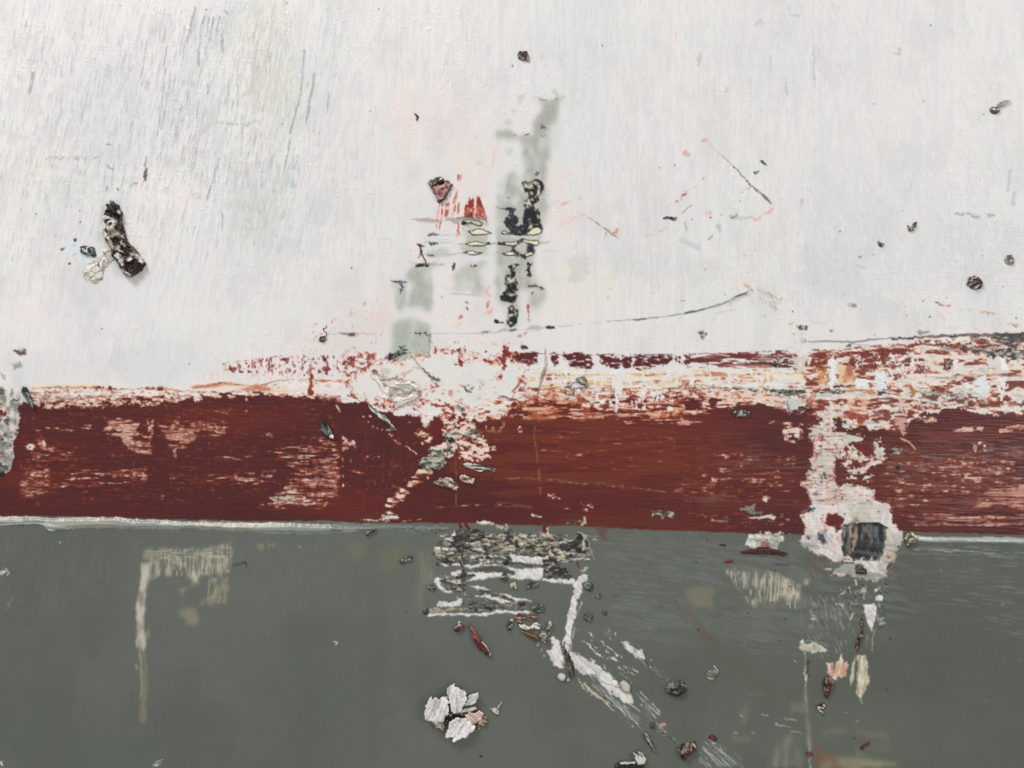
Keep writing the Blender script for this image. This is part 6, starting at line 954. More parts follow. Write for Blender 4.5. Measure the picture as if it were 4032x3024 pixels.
def mesh_obj(name, co, faces, col, rou, mat, parent=None, smooth=True):
    me = bpy.data.meshes.new(name)
    nv, nf = len(co), len(faces)
    me.vertices.add(nv); me.vertices.foreach_set('co', co.astype(np.float32).ravel())
    me.loops.add(nf*4); me.loops.foreach_set('vertex_index', faces.astype(np.int32).ravel())
    me.polygons.add(nf); me.polygons.foreach_set('loop_start', np.arange(0, nf*4, 4, dtype=np.int32))
    me.polygons.foreach_set('use_smooth', np.full(nf, smooth))
    me.update(calc_edges=True)
    ca = me.attributes.new('Pigment', 'FLOAT_COLOR', 'POINT')
    c4 = np.ones((nv, 4), np.float32); c4[:, :3] = lin(col); ca.data.foreach_set('color', c4.ravel())
    ra = me.attributes.new('Roughness', 'FLOAT', 'POINT'); ra.data.foreach_set('value', rou.astype(np.float32))
    me.materials.append(mat)
    o = bpy.data.objects.new(name, me); SC.collection.objects.link(o)
    if parent is not None: o.parent = parent
    return o
def world(x, y, h): return np.stack([(x-1106)*K, -h*K, (829.5-y)*K], -1)

S = Canvas(-60, -45, 2272, 1704, 1.4)
paint_surface(S)
ny, nx = S.X.shape
# a soft lip around the outer border so that the paint skin meets the board
root = bpy.data.objects.new('painting', None); SC.collection.objects.link(root)
root['label'] = 'abstract painting with white, dark red and grey fields'; root['category'] = 'painting'
P = world(S.X.ravel(), S.Y.ravel(), S.h.ravel()); COL = S.col.reshape(-1, 3); ROU = S.rou.ravel()
idx = np.arange(ny*nx).reshape(ny, nx)
quads = np.stack([idx[:-1, :-1], idx[1:, :-1], idx[1:, 1:], idx[:-1, 1:]], -1).reshape(-1, 4)
ql = S.lab[:-1, :-1].ravel()
for k, (key, nm, label) in LAB.items():
    q = quads[ql == k]
    if len(q) < 12: continue
    u, inv = np.unique(q, return_inverse=True)
    mat = M_UP if key in ('white', 'grey_smear', 'crust', 'lens') else M_GR if key in ('grey', 'ridge_a', 'ridge_b', 'scraped') else M_SIDE
    o = mesh_obj(nm, P[u], inv.reshape(-1, 4), COL[u], ROU[u], mat, root)
    if label: o['label'] = label
# the board that carries the paint
x0, x1, z0, z1 = P[:, 0].min(), P[:, 0].max(), P[:, 2].min(), P[:, 2].max()
bc = np.array([[x, y, z] for y in (.0008, .0188) for x, z in ((x0, z0), (x1, z0), (x1, z1), (x0, z1))])
bf = np.array([[0, 1, 2, 3], [7, 6, 5, 4], [0, 4, 5, 1], [1, 5, 6, 2], [2, 6, 7, 3], [3, 7, 4, 0]])
mesh_obj('board', bc, bf, np.full((8, 3), 196.), np.full(8, .7), M_GR, root, False)

def hsurf(x, y):
    i = int((x-S.x0)/S.st); j = int((y-S.y0)/S.st)
    i = min(max(i, 2), nx-3); j = min(max(j, 2), ny-3)
    return float(S.h[j-2:j+3, i-2:i+3].mean())
def chip(name, label, cat, sh, mix=None, c=None, rim=None, dome=6., prof=6., th=None, lift=(0, 0, 0, 0, 0), bump=(1.5, 6), rag=2., rs=8, rou=.45, ops=None, parent=None, group=None, st=.9, hole=0):
    """a loose piece of dried paint: a closed solid whose outline is the shape. th None: it sits on the surface,
    else a thin flake of that thickness lifted by lift = (height, slope x, slope y, curl, curl direction)"""
    b = sh.bb; seed = ns()
    C = Canvas(b[0]-rag*2-2, b[1]-rag*2-2, b[2]+rag*2+2, b[3]+rag*2+2, st)
    Xw = C.X+rag*2*(fbm(C.X, C.Y, rs, oc=3, seed=seed*3+1)-.5); Yw = C.Y+rag*2*(fbm(C.X, C.Y, rs, oc=3, seed=seed*3+2)-.5)
    sd = sh.sd(Xw, Yw)
    cx, cy = (b[0]+b[2])/2, (b[1]+b[3])/2
    if mix: C.col[:] = ramp(fbm(C.X, C.Y, mix[0], mix[1], mix[2], 4, seed*3+9), mix[3])
    elif rim: C.col[:] = ramp(sd, rim)
    else: C.col[:] = np.array(c, np.float32)
    C.rou[:] = rou
    t = np.clip(sd/prof, 0, 1)
    C.h[:] = dome*np.sqrt(np.clip(1-(1-t)**2, 0, 1)) + .7*bump[0]*(fbm(C.X, C.Y, bump[1], seed=seed*3+4)-.5)*np.clip(sd/2, 0, 1)*2
    if ops: ops(C)
    base = hsurf(cx, cy)
    u = (C.X-cx)*math.cos(math.radians(lift[4]))+(C.Y-cy)*math.sin(math.radians(lift[4]))
    off = base+lift[0]+lift[1]*(C.X-cx)+lift[2]*(C.Y-cy)+lift[3]*u*u
    top = C.h+off
    bot = np.full(top.shape, base-1.5, np.float32) if th is None else off-th
    if th is not None: top = np.maximum(top, bot+.4)
    ins = sd > 0
    cell = ins[:-1, :-1] & ins[1:, :-1] & ins[1:, 1:] & ins[:-1, 1:]
    n1 = C.X.size; id_ = np.arange(n1).reshape(C.X.shape)
    q = np.stack([id_[:-1, :-1], id_[1:, :-1], id_[1:, 1:], id_[:-1, 1:]], -1)[cell]
    if len(q) < 2: return None
    qb = q[:, ::-1]+n1
    e = np.concatenate([q[:, [0, 1]], q[:, [1, 2]], q[:, [2, 3]], q[:, [3, 0]]])
    keys = set(map(tuple, e.tolist())); bd = [(a, d) for a, d in keys if (d, a) not in keys]
    sideq = np.array([[d, a, a+n1, d+n1] for a, d in bd])
    F_ = np.concatenate([q, qb, sideq])
    V = np.concatenate([world(C.X.ravel(), C.Y.ravel(), top.ravel()), world(C.X.ravel(), C.Y.ravel(), bot.ravel())])
    org = world(np.array([cx]), np.array([cy]), np.array([base]))[0]
    u_, inv = np.unique(F_, return_inverse=True)
    col = np.concatenate([C.col.reshape(-1, 3)]*2)[u_]; ro = np.concatenate([C.rou.ravel()]*2)[u_]
    po = np.zeros(3) if parent is None else np.array(parent.location)
    o = mesh_obj(name, V[u_]-org, inv.reshape(-1, 4), col, ro, M_CH, parent)
    o.location = org-po
    if parent is None:
        o['label'] = label; o['category'] = cat
        if group: o['group'] = group
    elif label: o['label'] = label
    return o

# ---------------------------------------------------------------- loose and raised pieces of dried paint
brn = (15, 12, 60, [(0, (38, 31, 29)), (.6, (60, 47, 43)), (.8, (84, 70, 64)), (.9, (140, 128, 118)), (1, (196, 190, 182))])
def logops(C):
    w = (212, 206, 198)
    for s_, wd_ in [('880,430 900,470 930,490', 5), ('900,500 1000,515 1060,530 1120,580 1110,660 1070,700', 3.2), ('990,620 1050,590', 2.4), ('980,680 1060,690', 2), ('910,740 960,790 1020,880 1050,980', 3.4), ('930,850 980,930', 3), ('1160,390 1200,440', 2), ('1040,240 1045,300', 1.2),
                    ('1160,1130 1220,1200 1250,1290', 4), ('1200,1050 1270,1080', 2), ('1460,1130 1520,1180 1560,1250', 2.6), ('1240,900 1270,990', 1.8), ('1220,820 1260,840', 1.2), ('1240,1390 1300,1440 1360,1470', 3), ('940,640 900,740', 4), ('1060,1010 1090,1000', 2.5)]:
        C.fill(Ln('A', s_, wd_), w, rag=2.2, rs=5, soft=.9, h=1.2)
    C.fill(Ov('A', 1360, 1215, 34, 32), (224, 220, 214), rag=1.5, rs=5, h=1.5)
    C.fill(Pg('A', '1050,460 1180,440 1190,540 1100,520'), (26, 26, 28), rag=2, h=-3); C.fill(Pg('A', '1300,1300 1540,1260 1500,1380 1380,1470 1300,1400'), (58, 44, 42), rag=3, soft=1)
    C.fill(Pg('A', '980,250 1120,260 1170,400 1060,460 930,400'), (54, 46, 42), rag=3, soft=2)
chip('dried_paint_crust', 'long dark brown paint crust standing on the white paint at the left', 'paint crust', Pg('A', '900,400 960,290 1030,225 1100,240 1160,330 1210,430 1190,520 1210,640 1260,790 1290,880 1400,1010 1490,1100 1560,1180 1600,1280 1540,1360 1450,1460 1350,1495 1240,1440 1160,1370 1130,1260 1060,1180 1030,1080 1010,1000 920,900 880,760 940,620 890,540 865,450'), mix=brn, dome=17, prof=12, bump=(6, 7), rag=2, rs=7, ops=logops)
cw_ = (14, 7, 40, [(0, (196, 190, 178)), (.4, (211, 207, 198)), (1, (224, 221, 216))])
def wrinkle(C):
    for s_ in ['520,1400 620,1280 800,1180 900,1150', '560,1480 700,1380 860,1200', '640,1560 760,1440 880,1380 900,1200', '560,1300 700,1260 820,1230', '700,1580 850,1520 900,1430', '900,1060 940,1160 980,1250', '860,1150 1000,1080']:
        C.fill(Ln('A', s_, 1.6), (170, 150, 136), a=.6, rag=2, rs=8, soft=1.1, h=-2.4)
        C.fill(Ln('A', s_, 1.0), None, rag=2, rs=8, h=1.2)
    C.fill(Ln('A', '820,1280 840,1320', 1.8), (70, 56, 52), rag=1); C.fill(Ov('A', 735, 1600, 10, 10), (120, 90, 80)); C.fill(Ln('A', '830,1540 890,1480 880,1400', 1.2), (130, 100, 94), a=.6, rag=1.5)
    C.fill(Ln('A', '840,1340 880,1200', 2.4), (224, 221, 216), rag=1.5, h=2)
chip('wrinkled_paint_blob', 'wrinkled off-white paint blob below left of the long brown crust', 'paint blob', Pg('A', '900,1000 1000,1020 1060,1100 1050,1200 980,1290 920,1320 900,1460 840,1560 740,1610 620,1560 530,1460 515,1380 600,1280 760,1180 860,1120 860,1050'), mix=cw_, dome=5, prof=20, bump=(2.6, 14), rag=2.5, rs=12, ops=wrinkle)
def bl(C):
    C.fill(Pg('A', '500,980 640,965 560,1030 540,1100 510,1060'), (38, 40, 44), rag=1, h=-1)
    C.fill(Ln('A', '560,1040 600,1080 640,1000 700,980', 1.8), (206, 210, 206), rag=1.5, h=1.4); C.fill(Ln('A', '660,1060 740,1150', 1.6), (44, 46, 46), rag=1.5)
chip('curled_paint_chip', 'small black and grey chip on a blue-tinged spot beside the brown crust', 'paint chip', Pg('A', '490,990 560,960 700,965 740,1030 770,1140 740,1160 640,1140 560,1110 510,1070'), mix=(9, 5, 30, [(0, (60, 62, 62)), (.5, (120, 126, 124)), (.8, (176, 180, 174)), (1, (206, 208, 202))]), dome=6, prof=6, bump=(3, 6), rag=1.5, ops=bl)
dk_ = (6, 5, 0, [(0, (44, 36, 34)), (.6, (84, 72, 64)), (.85, (128, 112, 100)), (1, (170, 156, 144))])
chip('paint_crumb', 'brown angular crumb high in the white field above the grey smear', 'paint crumb', Pg('10', '1140,350 1160,330 1205,335 1220,380 1215,400 1170,395 1145,375'), mix=dk_, dome=6, prof=5, bump=(3, 5), rag=1.2, rs=5)
def pk_(C):
    C.fill(Pg('B', '590,1220 660,1210 780,1160 860,1190 820,1300 720,1400 690,1380 640,1270'), None, mix=(6, 5, 20, [(0, (110, 76, 74)), (.5, (150, 112, 108)), (1, (196, 160, 152))]), rag=2, soft=1.2, h=1.5)
    C.fill(Pg('B', '660,1200 700,1160 780,1150 760,1180 690,1210 650,1220'), (34, 30, 30), rag=1.5, h=-2.5); C.fill(Ln('B', '880,1190 830,1290 730,1390 690,1400', 1.8), (64, 34, 36), rag=1.5, h=.5); C.fill(Ln('B', '720,1130 745,1110', 1.6), (226, 224, 216), h=1)
chip('paint_chip', 'olive brown and pink chip beside the red smear', 'paint chip', Pg('B', '565,1170 610,1130 680,1095 750,1105 780,1140 830,1140 870,1190 830,1290 790,1360 730,1400 700,1410 680,1380 640,1290 600,1220'), mix=(8, 5, 20, [(0, (60, 50, 40)), (.5, (104, 90, 70)), (1, (150, 136, 112))]), dome=6, prof=6, bump=(3, 6), rag=1.6, rs=7, ops=pk_)
chip('paint_curl', 'tiny dark red-brown curl in the white field left of the grey smear', 'paint curl', Ln('B', '415,330 445,365 435,410', [1.4, 2.8, 1.6]), c=(58, 30, 32), dome=3.4, prof=2.4, bump=(.5, 4), rag=.6)
chip('round_crumb', 'round striped brown-grey crumb at the right above the dark line', 'paint crumb', Ov('21', 1895, 175, 55, 45, 15), mix=(16, 3.4, -35, [(0, (62, 46, 46)), (.45, (84, 68, 66)), (.6, (140, 130, 124)), (1, (190, 182, 174))]), dome=6, prof=10, bump=(4, 5), rag=1.6, rs=6)
chip('round_crumb', 'small grey round crumb near the right edge above the striped one', 'paint crumb', Ov('21', 2118, 24, 32, 34), mix=(5, 5, 0, [(0, (84, 76, 74)), (.6, (130, 122, 118)), (1, (180, 174, 170))]), dome=5, prof=7, bump=(3, 5), rag=1.5)
def gb(C): C.fill(Ov('20', 2010, 710, 10, 8), (196, 202, 206), h=.5); C.fill(Ov('20', 2038, 712, 8, 7), (180, 188, 194), h=.3)  # two small pale spots coloured onto the bead
chip('glossy_bead', 'dark glossy bead with pale spots near the right edge, below a leaf-shaped flake', 'paint bead', Ov('20', 2022, 715, 36, 24, 5), rim=[(0, (90, 96, 98)), (3, (74, 80, 84)), (8, (110, 118, 122))], dome=6, prof=9, bump=(.4, 6), rag=.8, rou=.2, ops=gb)
chip('leaf_flake', 'leaf-shaped grey flake leaning on the glossy bead near the right edge', 'paint flake', Pg('20', '2030,690 2050,665 2080,655 2125,643 2110,665 2080,690 2045,700'), mix=(10, 4, -25, [(0, (120, 118, 106)), (.6, (160, 158, 146)), (1, (190, 188, 178))]), dome=2, prof=4, th=1.2, lift=(3.4, .05, -.05, 0, 0), bump=(.8, 5), rag=.8)
for s_, lab_ in [('1455,1455 1480,1470 1500,1440 1518,1435 1515,1460 1490,1500 1465,1500', 'reddish black crumb pair in the right half of the white field'), ('1260,1560 1290,1575 1305,1580 1290,1605 1262,1580', 'small grey hooked crumb right of the long brown scratch, low in the white'), ]:
    chip('paint_crumb', lab_, 'paint crumb', Pg('20', s_), mix=(5, 4, 0, [(0, (50, 34, 36)), (.5, (92, 70, 68)), (1, (160, 146, 140))]), dome=4, prof=4, bump=(2, 4), rag=1.2, rs=4)
for s_, lab_, n_ in [('498,1035 520,1040 548,1065 540,1073 505,1055', 'dark pointed flake above the brown scratch at its right', 'paint_flake'), ('458,1115 495,1105 490,1120 465,1130', 'tiny grey-black flake pair right of the brown scratch', 'paint_flake')]:
    chip(n_, lab_, 'paint flake', Pg('20', s_), mix=(4, 3, 30, [(0, (40, 42, 44)), (.5, (90, 92, 92)), (1, (176, 178, 176))]), dome=2.5, prof=3, bump=(1, 4), rag=.8, rs=4)
chip('paint_flake', 'small grey-black flake to the right of the red rubbed line', 'paint flake', Pg('10', '2080,1410 2110,1400 2150,1405 2175,1405 2170,1425 2150,1430 2120,1418 2085,1420'), mix=(4, 3, 30, [(0, (40, 42, 46)), (.5, (80, 82, 86)), (1, (176, 178, 176))]), dome=2.8, prof=3, bump=(1, 4), rag=.9, rs=4)
chip('paint_crumb', 'round black crumb with a thin tail above the left end of the red speckle', 'paint crumb', Pg('01', '2065,540 2080,515 2105,515 2118,535 2105,555 2080,560'), mix=(4, 4, 0, [(0, (44, 36, 40)), (.7, (84, 74, 76)), (1, (150, 140, 140))]), dome=5, prof=5, bump=(2, 4), rag=1)
chip('paint_thread', 'thin curled dark thread above the round black crumb', 'paint thread', Ln('01', '2115,520 2118,495 2100,485 2092,470 2112,465 2118,450', .9), c=(84, 66, 66), dome=1.6, prof=1, bump=(.1, 4), rag=.5, st=.5)
lf = lambda a: (12, 4, a, [(0, (56, 60, 56)), (.35, (96, 104, 98)), (.7, (126, 132, 124)), (1, (170, 174, 164))])
def lf1(C): C.fill(Pg('01', '2080,1075 2090,1060 2120,1080 2140,1130 2120,1120 2095,1095'), (34, 36, 36), rag=1); C.fill(Ov('01', 2155, 1170, 16, 14), (206, 204, 194), rag=1.5, h=1)
chip('leaf_flake', 'grey-green leaf-shaped flake lying on the red band left of centre', 'paint flake', Pg('01', '2075,1090 2088,1058 2125,1085 2145,1130 2172,1165 2165,1190 2140,1180 2100,1150 2080,1120'), mix=lf(50), dome=2, prof=3, th=1.3, lift=(4.5, .10, .0, .006, 50), bump=(1, 5), rag=.8, ops=lf1)
def lf2(C): C.fill(Ov('01', 172, 865, 22, 20), (52, 52, 52), rag=2, h=1.5)
chip('leaf_flake', 'dark grey-green flake bridging white and red near the left edge', 'paint flake', Pg('01', '145,870 160,845 185,850 195,885 215,930 232,990 225,992 190,960 165,920 150,895'), mix=lf(65), dome=2.4, prof=3, th=1.5, lift=(4.5, .06, .02, .004, 60), bump=(1.2, 5), rag=.9, ops=lf2)
chip('long_shard', 'long grey and white shard slanting into the red band below the splash', 'paint shard', Pg('D', '200,890 260,910 330,960 420,1040 500,1120 540,1190 500,1210 460,1170 380,1090 300,1010 240,960'), mix=(22, 4, 45, [(0, (52, 56, 54)), (.4, (100, 106, 98)), (.7, (156, 158, 146)), (1, (206, 202, 190))]), dome=5, prof=6, bump=(2.5, 6), rag=1.8)
chip('long_shard', 'flat black and white shard lying sideways below the torn patch', 'paint shard', Pg('11', '790,1350 820,1338 880,1350 960,1360 1000,1385 1005,1400 960,1390 900,1398 840,1385 800,1370'), mix=(22, 3.4, 5, [(0, (44, 46, 46)), (.45, (96, 98, 90)), (.7, (190, 180, 166)), (1, (212, 206, 196))]), dome=4, prof=5, bump=(2, 5), rag=1.6)
for s_, lab_ in [('595,1460 640,1440 700,1430 760,1470 765,1500 745,1520 700,1510 640,1490', 'left grey crust of the lower pair on the red band'), ('755,1430 800,1415 860,1440 875,1470 840,1482 790,1470', 'right grey crust of the lower pair on the red band')]:
    chip('grey_crust', lab_, 'paint crust', Pg('11', s_), mix=(11, 4, 12, [(0, (64, 50, 46)), (.25, (104, 96, 86)), (.5, (136, 134, 120)), (.62, (166, 160, 146)), (.78, (206, 170, 150)), (1, (214, 200, 186))]), dome=5, prof=6, bump=(3, 5), rag=2, rs=6)
chip('grey_crust', 'greenish grey crust where the torn streak turns down to the left', 'paint crust', Pg('11', '490,1350 540,1310 610,1300 650,1330 630,1380 560,1390 520,1370'), mix=(11, 4, 12, [(0, (70, 66, 58)), (.3, (110, 110, 98)), (.6, (140, 142, 126)), (1, (196, 190, 172))]), dome=4, prof=7, bump=(3, 5), rag=2, rs=6)
def ring(C): C.fill(Ov('11', 1555, 800, 14, 10), (60, 64, 62), rag=1, h=-2)
chip('paint_curl', 'upper curled grey ring on the orange streak', 'paint curl', Ln('11', '1530,790 1560,780 1585,800 1590,830 1560,825 1530,812 1522,795 1540,785', 2.2), mix=(6, 3, 0, [(0, (84, 88, 84)), (.5, (130, 132, 124)), (1, (206, 206, 198))]), dome=5, prof=2.4, bump=(1, 4), rag=1, st=.7)
chip('paint_curl', 'rust and grey ring hanging lowest on the orange streak', 'paint curl', Ln('11', '1450,850 1480,845 1503,865 1500,890 1475,900 1450,885 1448,860', 1.9), mix=(6, 3, 0, [(0, (110, 58, 46)), (.5, (150, 120, 106)), (1, (206, 200, 190))]), dome=4, prof=2.2, bump=(1, 4), rag=1, st=.7)
chip('paint_thread', 'grey thread joining the two rings on the orange streak', 'paint thread', Ln('11', '1480,850 1495,825 1525,812', 1.3), c=(124, 124, 116), dome=2.5, prof=1.5, bump=(.4, 4), rag=.7, st=.7)
chip('grey_crust', 'crumpled grey scrap under the curled ring on the orange streak', 'paint crust', Pg('11', '1530,840 1580,830 1598,855 1570,870 1545,860'), mix=(5, 4, 0, [(0, (96, 98, 92)), (.5, (150, 152, 144)), (1, (212, 212, 204))]), dome=4, prof=4, bump=(2, 4), rag=1.5)
def blade(C): C.fill(Ln('11', '1322,620 1300,750 1275,820', 1.2), (150, 84, 74), rag=.8, h=.4)
chip('thin_blade', 'thin upright pale blade of paint across the dark red strip', 'paint blade', Ln('11', '1325,595 1322,640 1330,700 1310,760 1290,820 1265,910', [.8, 2, 2.8, 3.6, 2.2, .8]), mix=(22, 3, 100, [(0, (130, 112, 106)), (.5, (176, 166, 160)), (1, (212, 206, 200))]), dome=3.4, prof=3, bump=(1, 5), rag=.9, ops=blade)
for f_, s_, lab_ in [('21', '310,1020 345,1000 400,990 435,1010 430,1035 380,1045 330,1045', 'black and white speckled crust on the top edge of the red band, right of centre'), ('21', '560,700 590,680 625,670 640,700 600,720', 'small black crust at the left of the white ring on the dark red strip')]:
    chip('black_crust', lab_, 'paint crust', Pg(f_, s_), mix=(5, 3.4, 60, [(0, (40, 40, 40)), (.45, (84, 82, 78)), (.75, (140, 134, 124)), (1, (206, 198, 190))]), dome=6, prof=5, bump=(4, 4), rag=2.2, rs=5)
chip('paint_curl', 'whitish ring with a dark hollow on the dark red strip', 'paint curl', Ln('21', '620,640 615,670 640,700 665,700 685,685 680,660 655,665 630,690', 2.1), mix=(5, 3, 0, [(0, (90, 84, 80)), (.4, (160, 156, 150)), (1, (212, 210, 206))]), dome=5, prof=2.4, bump=(1.4, 4), rag=1.4, st=.7)
chip('black_crust', 'flat dark flake at the left shoulder of the white column', 'paint crust', Pg('H', '250,830 290,800 350,795 330,825 270,840'), mix=(7, 4, 0, [(0, (44, 36, 34)), (.7, (84, 66, 60)), (1, (150, 130, 120))]), dome=4, prof=4, bump=(2, 4), rag=1.6)
chip('black_crust', 'brown crust hanging upright in the torn edge at the right', 'paint crust', Pg('H', '1510,420 1530,395 1590,390 1580,450 1540,495 1515,480'), mix=(5, 4, 70, [(0, (60, 36, 34)), (.5, (96, 60, 54)), (1, (176, 140, 128))]), dome=4, prof=5, bump=(3, 4), rag=1.6)
for s_, lab_ in [('160,150 165,125 200,110 215,98 240,108 215,125 190,135 170,155', 'dark curl standing under the left part of the red band on the grey lip'), ('375,310 400,293 440,280 462,285 460,305 420,320 395,338 375,330', 'small grey rolled scrap left of the beige smear')]:
    chip('rolled_scrap', lab_, 'paint scrap', Pg('12', s_), mix=(7, 4, -20, [(0, (44, 44, 42)), (.5, (84, 86, 78)), (.8, (130, 128, 112)), (1, (176, 172, 154))]), dome=6, prof=4, bump=(2, 4), rag=1.2)
gl_ = lambda: (7, 5, 0, [(0, (58, 62, 58)), (.5, (80, 84, 78)), (.85, (98, 102, 96)), (1, (140, 144, 138))])
for x, y, rx, ry, lab_ in [(585, 492, 30, 22, 'dark grey lump at the left of the zigzag in the scribbled block'), (547, 640, 24, 26, 'round grey lump at the left end of the long beige bar'), (1272, 620, 50, 34, 'largest greenish grey lump at the right end of the beige bar'), (1602, 480, 36, 30, 'grey lump beside the top of the angular white stroke'), (1668, 545, 20, 20, 'small grey lump second to the right of the angular white stroke'), (1602, 680, 28, 30, 'speckled grey lump right of the middle of the angular white stroke'), (1705, 655, 20, 18, 'faint grey lump to the right of the speckled one'), (1778, 548, 16, 13, 'dark grey pellet farthest right of the angular white stroke')]:
    chip('grey_lump', lab_, 'paint lump', Ov('12', x, y, rx, ry, 20), mix=gl_(), dome=4.5 if rx > 22 else 2.6, prof=rx/4, bump=(2, 5), rag=1.4, rs=6, rou=.36, group='grey lumps around the scribbled block')
chip('cream_scrap', 'small cream tooth-shaped scrap under the white bar of the scribbled block', 'paint scrap', Pg('E', '1130,800 1160,770 1200,770 1230,850 1190,860 1170,840 1140,865 1120,850'), mix=(9, 3, 90, [(0, (120, 116, 98)), (.5, (176, 170, 144)), (1, (196, 192, 168))]), dome=4, prof=4, bump=(1.4, 4), rag=1)
chip('dark_shard', 'dark maroon and grey shard under the white bar of the scribbled block', 'paint shard', Pg('E', '1310,870 1340,800 1370,770 1490,770 1440,820 1380,850'), mix=(8, 4, -30, [(0, (46, 34, 36)), (.5, (84, 84, 78)), (1, (150, 150, 140))]), dome=4.5, prof=4, bump=(2.4, 4), rag=1.3)
chip('grey_lump', 'brown-grey lump at the left end of the white bar in the scribbled block', 'paint lump', Ov('E', 1060, 710, 44, 50), mix=(6, 5, 0, [(0, (66, 60, 54)), (.6, (104, 98, 86)), (1, (190, 184, 172))]), dome=5, prof=6, bump=(3, 5), rag=1.6)
def rfo(C):
    C.fill(Ln('E', '800,1490 850,1540 900,1620 890,1659', 1.3), (206, 206, 204), rag=.8, h=.6); C.fill(Ln('E', '690,1500 740,1570 830,1645', 1.1), (206, 206, 204), rag=1, h=.5); C.fill(Pg('E', '700,1480 780,1560 830,1600 790,1580 720,1530'), (52, 36, 34), rag=1.5)
rdm = (12, 4, 55, [(0, (62, 28, 26)), (.4, (88, 36, 31)), (.7, (110, 50, 41)), (1, (150, 104, 92))])
chip('red_flake', 'long red leaf-shaped flake with white rims on the grey field', 'paint flake', Pg('E', '620,1270 660,1290 700,1340 750,1400 790,1470 850,1540 895,1610 900,1650 860,1659 800,1620 740,1560 690,1490 660,1410 670,1370 630,1330'), mix=rdm, dome=3, prof=4, th=1.6, lift=(4, .05, -.02, .004, 145), bump=(1.6, 5), rag=1, ops=rfo)
chip('red_flake', 'shorter folded red flake above left of the long one', 'paint flake', Pg('E', '470,1350 470,1310 510,1280 570,1280 590,1310 560,1340 500,1370 465,1370'), mix=rdm, dome=3.4, prof=4, th=1.5, lift=(3.5, -.04, 0, 0, 0), bump=(1.4, 5), rag=1, ops=lambda C: (C.fill(Ln('E', '460,1330 490,1290 560,1270', 1.2), (196, 196, 194), rag=.8, h=.5)))
chip('white_splinter', 'white splinter between the two red flakes', 'paint splinter', Pg('E', '515,1230 545,1260 530,1275 495,1290 510,1255'), c=(196, 198, 194), dome=2, prof=2.4, bump=(.8, 4), rag=.8)
chip('dark_shard', 'upright shard, half cream and half black, left of the amber flake', 'paint shard', Pg('E', '1085,1290 1130,1220 1170,1200 1180,1260 1150,1330 1130,1390 1105,1350'), mix=(5, 9, 110, [(0, (50, 44, 42)), (.5, (84, 76, 70)), (.6, (176, 172, 156)), (1, (200, 196, 182))]), dome=5, prof=5, bump=(1.6, 5), rag=1)
chip('rust_crust', 'rust and grey crust hanging under the right end of the long beige bar', 'paint crust', Pg('E', '1190,1170 1250,1150 1340,1170 1460,1170 1470,1220 1400,1230 1280,1230 1270,1280 1200,1270 1190,1220'), mix=(11, 4, 10, [(0, (92, 56, 46)), (.4, (120, 82, 68)), (.6, (112, 104, 94)), (1, (180, 170, 156))]), dome=5, prof=5, bump=(3, 5), rag=1.8)
chip('white_shard', 'broken white shards lying on the grey scrap above the amber flake', 'paint shard', Pg('E', '1210,1270 1280,1270 1330,1300 1400,1290 1410,1250 1460,1260 1515,1290 1480,1350 1420,1320 1370,1340 1320,1350 1260,1330'), mix=(9, 5, 30, [(0, (110, 108, 98)), (.4, (150, 150, 140)), (.6, (206, 204, 196)), (1, (222, 220, 214))]), dome=5, prof=4, bump=(3, 5), rag=2, rs=6)
chip('amber_flake', 'shiny amber brown flake beside the top of the diagonal white smear', 'paint flake', Pg('E', '1270,1350 1360,1370 1440,1400 1480,1440 1485,1480 1440,1470 1370,1440 1310,1400'), mix=(20, 5, 30, [(0, (70, 46, 32)), (.4, (112, 80, 50)), (.8, (130, 104, 66)), (1, (110, 54, 34))]), dome=5, prof=5, th=3, lift=(3, 0, 0, 0, 0), bump=(1, 6), rag=1, rou=.18)
chip('knobbly_crust', 'knobbly grey crust curling up at the top of the diagonal white smear', 'paint crust', Pg('E', '1590,1250 1620,1240 1635,1280 1610,1350 1600,1420 1610,1480 1560,1500 1500,1480 1480,1420 1500,1390 1490,1360 1540,1340 1570,1330'), mix=(6, 5, 0, [(0, (64, 62, 56)), (.4, (124, 122, 110)), (.7, (176, 174, 160)), (1, (206, 204, 192))]), dome=8, prof=6, bump=(5, 5), rag=2, rs=5)
chip('white_splinter', 'grey splinter at the left edge of the diagonal smear below the knobbly crust', 'paint splinter', Pg('F', '135,340 160,300 190,310 180,345 150,365'), mix=(5, 4, 0, [(0, (100, 106, 98)), (1, (150, 154, 146))]), dome=2.6, prof=3, bump=(1, 4), rag=1)
chip('brown_sliver', 'dark brown upright sliver wedged between the two white smears', 'paint sliver', Pg('F', '435,290 450,280 460,360 500,430 540,500 560,600 550,680 510,690 490,600 470,500 430,400 425,340'), mix=(18, 4, 75, [(0, (44, 40, 38)), (.4, (84, 70, 60)), (.7, (112, 94, 80)), (1, (150, 150, 144))]), dome=7, prof=6, bump=(2, 5), rag=1.4)
chip('clear_bead', 'round milky white bead below the brown sliver', 'paint bead', Ov('F', 418, 672, 50, 48), rim=[(0, (150, 156, 154)), (3, (184, 190, 188)), (9, (206, 210, 208))], dome=9, prof=10, bump=(.3, 8), rag=.8, rou=.12)
chip('clear_bead', 'tiny clear bead just right of the milky one', 'paint bead', Ov('F', 488, 712, 20, 22), c=(160, 168, 168), dome=4, prof=4, bump=(.3, 8), rag=.5, rou=.12)
chip('cream_bead', 'oval cream bead swelling on the edge of the diagonal white smear', 'paint bead', Ov('F', 1110, 780, 56, 84, -35), rim=[(0, (130, 132, 118)), (3, (168, 170, 150)), (8, (196, 196, 172))], dome=9, prof=10, bump=(.8, 8), rag=1, rou=.18)
